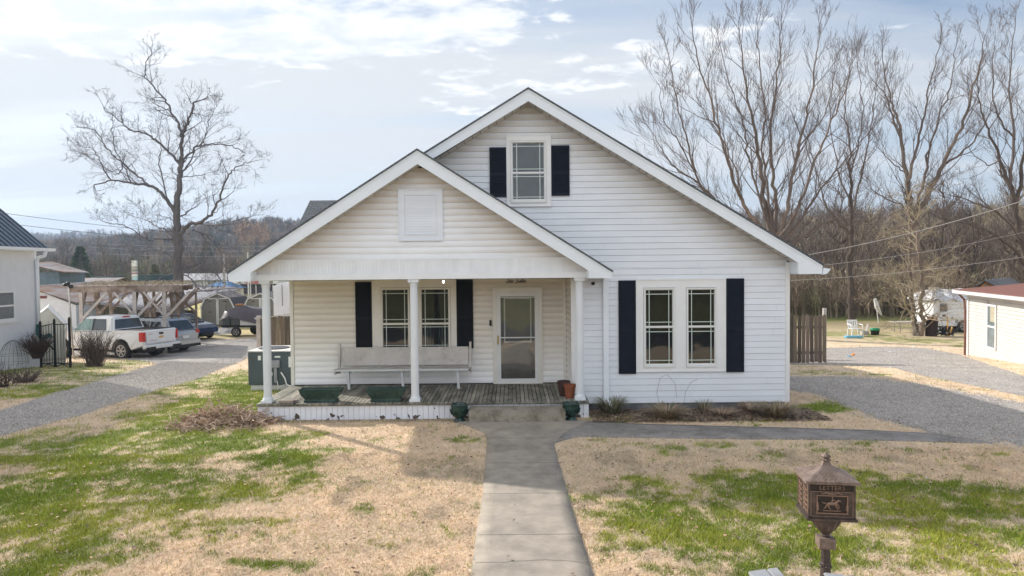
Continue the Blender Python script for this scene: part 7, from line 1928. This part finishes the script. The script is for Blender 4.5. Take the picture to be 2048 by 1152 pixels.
limb_tree('bare_tree', 'tall grey leafless tree with a thick trunk rising behind the carport', LY, [
    ([(357, 655), (357, 600), (356, 540), (354, 470), (352, 430), (356, 385), (361, 345)], 33, 13, 0),
    ([(361, 345), (361, 318), (365, 275)], 13, 8, 0),
    ([(365, 275), (352, 240), (338, 212), (322, 190), (304, 170), (290, 150), (293, 125), (303, 105)], 7, 2, 2),
    ([(365, 275), (372, 250), (380, 228), (392, 203)], 8, 5, -1),
    ([(360, 330), (335, 300), (312, 280), (285, 266), (258, 259), (235, 238), (208, 218)], 7, 2, -3),
    ([(352, 428), (336, 402), (318, 383), (298, 371), (262, 366), (222, 361), (188, 372)], 11, 3, -2),
    ([(298, 371), (270, 348), (240, 322), (215, 298), (190, 262), (160, 255)], 5, 2, 3),
    ([(222, 361), (205, 335), (195, 310), (185, 295)], 4, 2, 0), ([(262, 366), (245, 330), (228, 290), (226, 250)], 4, 1.5, 2),
    ([(245, 328), (235, 350), (205, 330), (170, 310)], 3, 1.2, -2), ([(335, 400), (320, 340), (322, 300), (318, 260)], 4, 1.5, 1),
    ([(361, 330), (378, 308), (398, 292), (432, 289), (470, 294), (490, 308)], 6, 2, 2), ([(398, 292), (410, 275), (418, 245), (428, 220)], 4, 1.5, -1),
    ([(362, 348), (378, 328), (392, 300)], 6, 3, 1), ([(358, 355), (388, 353), (420, 345)], 3, 1.2, 2),
    ([(352, 440), (372, 425), (395, 412)], 5, 2.5, -1),
    ([(360, 490), (366, 462), (380, 450), (405, 442), (425, 425), (440, 390), (455, 355), (472, 335), (498, 325)], 12, 2, -2),
    ([(395, 447), (430, 450), (470, 442), (515, 430)], 5, 1.5, -3), ([(385, 460), (410, 470), (432, 490), (447, 520), (455, 560)], 5, 2, -2),
    ([(354, 480), (325, 478), (290, 476), (252, 452), (220, 447)], 5, 1.5, -3), ([(354, 468), (320, 455), (290, 440), (250, 425)], 3.5, 1.2, 2),
    ([(362, 540), (385, 532), (410, 535), (432, 548), (445, 565)], 6, 2, -2), ([(362, 545), (385, 560), (400, 580), (425, 582)], 4, 1.5, -2),
    ([(350, 548), (320, 555), (300, 575)], 3, 1.2, -2), ([(352, 520), (320, 500), (285, 505), (262, 525)], 3, 1.2, -2)],
    11, cfgL, M['bark_left'], M['twig_left'], Lb, zig=.05)
cfgR = dict(wig=.09, up=.11, rmin=.0048, maxl=4, kids=[0, 5, 3, 2], spread=.58, step=.66, len=2.45, r=.035, bare=.12, fwd=1.2)
b1 = Vector((PX(1545, 38), 38, gz(0, 38)))
limb_tree('bare_tree', 'broad many stemmed leafless tree rising just right of the main gable', 38, [
    ([(1548, 690), (1550, 600), (1552, 520), (1548, 470)], 34, 24, 0),
    ([(1548, 475), (1532, 420), (1524, 350), (1512, 280), (1498, 210), (1488, 140), (1478, 60)], 14, 2.5, 1),
    ([(1545, 480), (1512, 445), (1482, 400), (1460, 340), (1440, 270), (1420, 200), (1398, 130), (1385, 60)], 11, 2, -3),
    ([(1540, 485), (1480, 450), (1440, 410), (1405, 375), (1385, 330), (1372, 270), (1350, 190), (1335, 100)], 10, 2, 3),
    ([(1440, 412), (1395, 365), (1350, 335), (1325, 300), (1308, 270)], 5, 1.5, -2), ([(1405, 375), (1360, 290), (1330, 240), (1318, 170)], 4, 1.5, 2),
    ([(1548, 480), (1552, 410), (1545, 340), (1542, 260), (1552, 180), (1560, 100), (1562, 40)], 11, 2, 3),
    ([(1550, 480), (1575, 420), (1588, 340), (1605, 260), (1622, 190), (1632, 120), (1640, 70)], 10, 2, -2),
    ([(1552, 490), (1590, 430), (1610, 380), (1640, 300), (1665, 240), (1690, 180), (1702, 130)], 10, 2, 2),
    ([(1556, 500), (1600, 440), (1640, 380), (1690, 320), (1740, 262)], 8, 2, -3), ([(1530, 430), (1500, 330), (1490, 260), (1465, 190), (1440, 90)], 6, 2, 2),
    ([(1560, 505), (1610, 470), (1660, 440), (1700, 430)], 6, 2, -3), ([(1588, 350), (1600, 290), (1650, 230), (1668, 150)], 5, 1.5, 0),
    ([(1545, 460), (1535, 380), (1525, 300), (1530, 220), (1518, 130), (1515, 70)], 7, 2, -1), ([(1480, 400), (1470, 330), (1420, 240), (1388, 200)], 4, 1.5, 0)],
    21, cfgR, M['bark'], M['twig'], b1, zig=.04, den=.95)
b2 = G(1703, 650)
limb_tree('bare_tree', 'slender straight trunked leafless tree between the fence and the white chair', b2.y, [
    ([(1703, 650), (1701, 600), (1700, 540), (1702, 480), (1704, 420), (1700, 350)], 17, 7, 0),
    ([(1700, 350), (1697, 280), (1690, 210), (1700, 140)], 6, 1.5, 1), ([(1702, 470), (1665, 430), (1645, 390), (1630, 330), (1615, 270)], 6, 1.5, -2),
    ([(1703, 430), (1718, 370), (1732, 300), (1745, 230), (1755, 160)], 6, 1.5, 2), ([(1702, 500), (1728, 472), (1760, 440), (1800, 420)], 5, 1.5, -2),
    ([(1704, 420), (1680, 350), (1665, 280), (1660, 200)], 5, 1.5, 1), ([(1701, 560), (1730, 520), (1742, 500)], 5, 2, 0), ([(1700, 350), (1720, 280), (1725, 200), (1715, 130)], 4, 1.5, 0)],
    31, cfgR, M['bark_dark'], M['twig'], b2, zig=.05, den=.8)
b3 = G(1834, 672)
cfgV = dict(cfgR); cfgV['bare'] = .05; cfgV['fwd'] = .6; cfgV['spread'] = .8; cfgV['wig'] = .14; cfgV['kids'] = [0, 5, 4, 2]; cfgV['up'] = -.02; cfgV['step'] = .5; cfgV['len'] = 2.2
limb_tree('bare_tree', 'twin trunked leafless tree tangled with pale vines near the barrel', b3.y, [
    ([(1834, 674), (1829, 640), (1823, 600), (1820, 540), (1822, 450), (1818, 400)], 12, 8, 1), ([(1840, 674), (1844, 630), (1844, 570), (1838, 500), (1832, 440)], 11, 8, -1), ([(1828, 640), (1812, 610), (1802, 580), (1790, 560)], 5, 2, -2), ([(1843, 640), (1860, 610), (1868, 585)], 4, 2, 1)],
    40, cfgV, M['bark'], M['twig_tan'], b3, zig=.05, den=1.5)
limb_tree('bare_tree', 'tall leafless tree with a wide v shaped crown above the vine tangle', b3.y + 5, [
    ([(1836, 660), (1832, 560), (1828, 480), (1824, 430)], 22, 20, 0),
    ([(1824, 435), (1814, 370), (1806, 300), (1796, 240), (1778, 190), (1765, 120)], 13, 2, 2), ([(1826, 440), (1855, 390), (1885, 330), (1915, 270), (1940, 200), (1960, 130), (1968, 80)], 14, 2, -1),
    ([(1814, 365), (1832, 300), (1848, 230), (1862, 160), (1880, 90)], 8, 2, 1), ([(1808, 300), (1785, 230), (1770, 190), (1745, 160)], 5, 1.5, 0), ([(1812, 345), (1790, 330), (1760, 300)], 4, 1.5, 0),
    ([(1826, 430), (1850, 360), (1858, 300), (1880, 230), (1905, 160), (1910, 100)], 8, 2, 3), ([(1885, 330), (1930, 300), (1970, 250), (1990, 190)], 6, 1.5, -2), ([(1820, 420), (1780, 400), (1745, 380)], 5, 2, -2)],
    41, cfgR, M['bark'], M['twig'], Vector((PX(1836, b3.y + 5), b3.y + 5, gz(0, b3.y + 5))), zig=.05, den=.85)
limb_tree('bare_tree', 'dark leafless tree leaning in from the right edge of the frame', 44, [
    ([(2085, 640), (2070, 560), (2045, 480), (2030, 420), (2020, 370)], 20, 12, 0),
    ([(2020, 372), (2000, 320), (1982, 270), (1962, 220), (1955, 160)], 9, 2, 1), ([(2030, 420), (2045, 330), (2060, 240), (2065, 140)], 10, 2, -1), ([(2020, 370), (2030, 280), (2020, 180), (2030, 60)], 8, 2, 2),
    ([(2045, 480), (2000, 430), (1950, 405), (1900, 390)], 7, 2, -3), ([(2060, 540), (2020, 490), (1970, 460), (1920, 445)], 9, 2, -4), ([(1998, 470), (1960, 480), (1925, 505), (1895, 530)], 6, 2, 0),
    ([(2000, 320), (1975, 330), (1940, 300)], 4, 1.5, 0), ([(2030, 280), (1995, 230), (1985, 150), (1990, 80)], 5, 1.5, 1)],
    51, cfgR, M['bark_dark'], M['twig'], Vector((PX(2085, 44), 44, gz(0, 44))), zig=.05, den=.85)

# ---- woodland: a few bare trees, copied
def wood_tree(seed, H, kind):
    rr = random.Random(seed); root = thing('woodland_tree', 'leafless woodland tree behind the yards', 'tree')
    tr_, cr_ = MB(), MB(); cfg = dict(wig=.13, up=.13, rmin=.013, maxl=3, kids=[0, 4, 3], spread=.8)
    P = [Vector((0, 0, -.3))]; n = 8
    for i in range(n): P.append(P[-1] + Vector((rr.gauss(0, .22), rr.gauss(0, .22), H * .85 / n)))
    r0 = H * .013
    tr_.tube(P, [r0 * (1 - .8 * i / n) for i in range(n + 1)], 6, cap=False)
    for i in range(2, n + 1):
        for _ in range(4 if kind else 3):
            a = rr.uniform(0, 6.283); d = Vector((math.cos(a), math.sin(a), rr.uniform(.5, 1.3))).normalized()
            grow(cr_, P[i], d, H * rr.uniform(.16, .30) * (1.2 - .6 * i / n), r0 * .4, 1, rr, cfg)
    tr_.build('trunk', [M['bark'], M['bark_dark']][seed % 2], root, fix=False); cr_.build('crown', M['twig'] if kind < 2 else M['twig_tan'], root, fix=False)
    return root
protos = [wood_tree(100 + i, 13 + 1.2 * (i % 3), i % 3) for i in range(6)]
def dup(root):
    r = root.copy(); COL.objects.link(r)
    for ch in root.children:
        c = ch.copy(); COL.objects.link(c); c.parent = r
    return r
spots = []; rr = random.Random(77)
for i in range(120):
    Y = rr.uniform(54, 105); px = rr.uniform(1500, 2120) if i % 4 else rr.uniform(1640, 2100)
    spots.append((px, Y, rr.uniform(.45, .82)))
for i in range(26):
    Y = rr.uniform(115, 190); spots.append((rr.uniform(60, 590), Y, rr.uniform(.5, .9)))
used = set()
for i, (px, Y, s_) in enumerate(spots):
    p = protos[i % 6]; r = p if i < 6 else dup(p)
    x = PX(px, Y); r.location = (x, Y, gz(x, Y)); r.rotation_euler = (0, 0, rr.uniform(0, 6.28)); r.scale = (s_ * rr.uniform(.9, 1.15),) * 2 + (s_,)
    r['label'] = 'leafless tree in the brown woodland beyond the right hand yard' if px > 800 else 'leafless tree in the band below the left hills'
    r['group'] = 'bare trees of the right hand woodland' if px > 800 else 'bare trees below the left hills'

# ---- undergrowth and wooded slopes (numpy twig masses)
def twigmass(name, label, n, pos, hfun, cols, seed, blades=26, tw=.03, tall=1.0, shade=None, kind='stuff'):
    rs = np.random.RandomState(seed)
    x, y, z = pos(rs, n); n = len(x); H = hfun(rs, n)
    ci = rs.randint(0, len(cols), n); base = np.array(cols)[ci] * rs.uniform(.7, 1.25, (n, 1))
    m_ = blades
    a = rs.uniform(0, 2 * np.pi, (n, m_)); el = rs.uniform(.15, 1.45, (n, m_)); t0 = rs.uniform(.25, .8, (n, m_)) ** 1.0
    L_ = H[:, None] * rs.uniform(.18, .42, (n, m_)) * (1.15 - t0 * .6)
    ox = x[:, None] + rs.normal(0, .12, (n, m_)) * H[:, None] * .5; oy = y[:, None] + rs.normal(0, .12, (n, m_)) * H[:, None] * .5; oz = z[:, None] + H[:, None] * t0
    dx = np.cos(a) * np.cos(el) * L_; dy = np.sin(a) * np.cos(el) * L_; dz = np.sin(el) * L_
    w = tw * H[:, None] * rs.uniform(.4, 1.2, (n, m_)); ta = rs.uniform(0, 2 * np.pi, (n, m_))
    p0 = np.stack([ox - np.cos(ta) * w, oy - np.sin(ta) * w, oz], -1); p1 = np.stack([ox + np.cos(ta) * w, oy + np.sin(ta) * w, oz], -1); p2 = np.stack([ox + dx, oy + dy, oz + dz], -1)
    # stems
    V = np.stack([p0, p1, p2], 2).reshape(-1, 3); C = np.repeat(base[:, None, :] * rs.uniform(.6, 1.4, (n, m_, 1)), 3, 1).reshape(-1, 3)
    sw_ = .012 * H * tall; s0 = np.stack([x - sw_, y, z - .5], -1); s1 = np.stack([x + sw_, y, z - .5], -1); s2 = np.stack([x + rs.normal(0, .05, n) * H, y, z + H * .95], -1)
    V2 = np.stack([s0, s1, s2], 1).reshape(-1, 3); C2 = np.repeat(base * .8, 3, 0)
    V = np.vstack([V, V2]); C = np.vstack([C, C2])
    o = npmesh(name, V, np.arange(len(V)).reshape(-1, 3), M['undergrowth'], C); return tag(o, label, 'woodland', kind=kind)
BR = [(.20, .145, .11), (.15, .115, .09), (.24, .18, .13), (.17, .15, .10), (.13, .10, .085), (.15, .14, .08)]
def pos_thicket(rs, n):
    px = rs.uniform(1500, 2150, n); Y = rs.uniform(52, 70, n); x = (px - CX) / FPX * Y; return x, Y, gz(x, Y)
twigmass('undergrowth', 'tangled brown brush along the back of the right hand yards', 2200, pos_thicket, lambda rs, n: rs.uniform(1.0, 4.6, n), [(.34, .26, .19), (.28, .21, .16), (.22, .16, .12), (.38, .31, .22), (.24, .22, .12)], 5, blades=46, tw=.008)
def pos_wood(rs, n):
    Y = rs.uniform(70, 175, n); px = rs.uniform(1400, 2180, n); x = (px - CX) / FPX * Y; return x, Y, hillR(x, Y)
def hillR(x, y):
    return gz(x, y) + 10 * ss(85, 190, y + .12 * x) * ss(5, 60, x)
twigmass('distant_woods', 'brown leafless woods rising behind the right hand yards', 2600, pos_wood, lambda rs, n: rs.uniform(5, 10.5, n), BR[:5], 6, blades=50, tw=.0075)

# hills
def hill(name, X0, X1, nX, Y0, Yc, Y1, crest, mat):
    xs = np.linspace(X0, X1, nX); ys = np.concatenate([np.linspace(Y0, Yc, 18), np.linspace(Yc, Y1, 8)[1:]])
    X, Y = np.meshgrid(xs, ys); prof = np.where(Y <= Yc, ss(Y0, Yc, Y), 1 - ss(Yc, Y1, Y) * .9)
    Z = -3 + (crest(X) + 3) * prof + 2.0 * (fbm(X / (Yc * .05), Y / (Yc * .05), 9) - .5) * prof
    V = np.stack([X.ravel(), Y.ravel(), Z.ravel()], 1); I = np.arange(V.shape[0]).reshape(X.shape)
    F = np.stack([I[:-1, :-1], I[:-1, 1:], I[1:, 1:], I[1:, :-1]], -1).reshape(-1, 4)
    o = npmesh(name, V, F, mat, smooth=True, kind='structure'); return (xs, ys, Z)
M['hillside'] = pm('wooded_ground', (.17, .13, .10), .95, .4, .05, col2=(.18, .16, .11), mixscale=.02)
def cr_line(pts, Yc):
    P = [(PX(px, Yc), at(px, py, Yc).z) for px, py in pts]; xs = [p[0] for p in P]; zs_ = [p[1] for p in P]
    return lambda X: np.interp(X, xs, zs_)
H1 = cr_line([(-600, 500), (0, 512), (150, 505), (250, 502), (350, 492), (430, 478), (480, 466), (530, 460), (590, 463), (680, 470), (800, 500), (1100, 520)], 420)
H2 = cr_line([(-800, 470), (60, 482), (110, 486), (160, 481), (220, 478), (300, 484), (380, 482), (450, 476), (600, 480), (900, 500)], 800)
H3 = cr_line([(-1200, 460), (0, 466), (70, 471), (120, 477), (200, 479), (300, 480), (500, 478), (900, 490)], 1700)
h1 = hill('wooded_hill', PX(-600, 420), PX(1100, 420), 90, 210, 420, 620, H1, M['hillside'])
h2 = hill('middle_hill', PX(-800, 800), PX(900, 800), 90, 560, 800, 1100, H2, M['hillside'])
h3 = hill('far_hill', PX(-1200, 1700), PX(900, 1700), 90, 1250, 1700, 2100, H3, M['hillside'])
xsR = np.linspace(20, 420, 60); ysR = np.linspace(72, 330, 60); X, Y = np.meshgrid(xsR, ysR); Z = hillR(X, Y) - .3
I = np.arange(X.size).reshape(X.shape); npmesh('right_slope', np.stack([X.ravel(), Y.ravel(), Z.ravel()], 1), np.stack([I[:-1, :-1], I[:-1, 1:], I[1:, 1:], I[1:, :-1]], -1).reshape(-1, 4), M['hillside'], smooth=True, kind='structure')
def on_hill(h, n, seed_px, Yr):
    xs, ys, Z = h
    def f(rs, n_):
        px = rs.uniform(*seed_px, n_); Y = rs.uniform(*Yr, n_); x = (px - CX) / FPX * Y
        ix = np.clip(np.searchsorted(xs, x) - 1, 0, len(xs) - 2); iy = np.clip(np.searchsorted(ys, Y) - 1, 0, len(ys) - 2)
        fx = (x - xs[ix]) / (xs[ix + 1] - xs[ix]); fy = (Y - ys[iy]) / (ys[iy + 1] - ys[iy])
        z = Z[iy, ix] * (1 - fx) * (1 - fy) + Z[iy, ix + 1] * fx * (1 - fy) + Z[iy + 1, ix] * (1 - fx) * fy + Z[iy + 1, ix + 1] * fx * fy
        return x, Y, z
    return f
HB = [(.17, .125, .10), (.14, .11, .095), (.20, .15, .12), (.16, .14, .11)]
twigmass('hill_woods', 'leafless brown woods covering the near left hill', 3600, on_hill(h1, 0, (20, 720), (215, 425)), lambda rs, n: rs.uniform(5, 10, n), HB + [(.30, .19, .10), (.05, .075, .04)], 7, blades=40, tw=.02)
twigmass('middle_woods', 'hazy bare woods on the middle hill', 2200, on_hill(h2, 0, (20, 700), (570, 805)), lambda rs, n: rs.uniform(8, 14, n), HB, 8, blades=24, tw=.035)
twigmass('far_woods', 'blue hazy woods on the farthest hill', 1500, on_hill(h3, 0, (20, 600), (1400, 1705)), lambda rs, n: rs.uniform(9, 17, n), HB, 9, blades=20, tw=.05)
# valley trees on the left
def pos_valley(rs, n):
    px = rs.uniform(20, 620, n); Y = rs.uniform(125, 215, n); x = (px - CX) / FPX * Y; return x, Y, gz(x, Y)
twigmass('valley_woods', 'brown bushy trees in the valley behind the left buildings', 900, pos_valley, lambda rs, n: rs.uniform(3.5, 8.5, n), HB + [(.26, .19, .13), (.12, .14, .07)], 10, blades=60, tw=.016)
def evergreen(name, label, px, Y, h, col, seed):
    rs = np.random.RandomState(seed); x0 = PX(px, Y); z0 = gz(x0, Y) if Y < 200 else 6.0
    n = 1600; t = rs.rand(n) ** .7; rad = h * .30 * (1 - t) * (.5 + rs.rand(n) * .6) + .1; a = rs.uniform(0, 6.28, n); z = z0 + h * (.12 + t * .88)
    x = x0 + np.cos(a) * rad; y = Y + np.sin(a) * rad; L_ = h * .055
    V = np.stack([np.stack([x, y, z], 1), np.stack([x + np.cos(a) * L_ + rs.normal(0, .1, n), y + np.sin(a) * L_, z - L_ * .3], 1), np.stack([x + rs.normal(0, L_ * .5, n), y + rs.normal(0, L_ * .5, n), z + L_ * .5], 1)], 1).reshape(-1, 3)
    C = np.repeat(np.array([col]) * rs.uniform(.5, 1.5, (n, 1)), 3, 0)
    root = thing(name, label, 'tree', (x0, Y, z0)); o = npmesh('crown', V - np.array([x0, Y, z0]), np.arange(len(V)).reshape(-1, 3), M['undergrowth'], C); o.parent = root
    k = MB(); k.tube([(x0, Y, z0 - .3), (x0, Y, z0 + h * .8)], [h * .02, h * .006], 6); k.build('trunk', M['bark_dark'], root)
evergreen('evergreen_tree', 'soft green pine left of the tin barn below the hills', 162, 120, 8.5, (.07, .10, .045), 1)
evergreen('evergreen_tree', 'yellow green evergreen just left of the big bare trunk', 310, 112, 5.2, (.16, .16, .05), 2)
evergreen('evergreen_tree', 'dark evergreen among the hazy trees left of the utility pole', 415, 190, 12, (.04, .06, .045), 3)

# right-back distant crown of willow-like orange trees on the hill
def pos_or(rs, n):
    px = rs.uniform(478, 548, n); Y = rs.uniform(300, 340, n); return on_hill(h1, 0, (478, 540), (300, 345))(rs, n)
twigmass('orange_woods', 'patch of warm orange crowned trees on the near left hill', 110, pos_or, lambda rs, n: rs.uniform(8, 12, n), [(.38, .23, .11), (.33, .20, .10)], 12, blades=80, tw=.02)

# ================================================================ HAZE
hz = MB(); hz.box(-1900, 1900, -70, 2300, -8, 170)
ho = hz.build('haze', None, None)
hm = bpy.data.materials.new('haze'); hm.use_nodes = True; N, L = hm.node_tree.nodes, hm.node_tree.links; N.clear()
o_ = N.new('ShaderNodeOutputMaterial'); pv = N.new('ShaderNodeVolumePrincipled'); pv.inputs['Density'].default_value = .00045; pv.inputs['Color'].default_value = (.60, .76, 1.0, 1); pv.inputs['Anisotropy'].default_value = .2
L.new(pv.outputs[0], o_.inputs['Volume']); ho.data.materials.append(hm); ho['kind'] = 'stuff'
ho['label'] = 'thin bluish haze over the valley and hills'; ho['category'] = 'haze'
scene.cycles.volume_bounces = 0
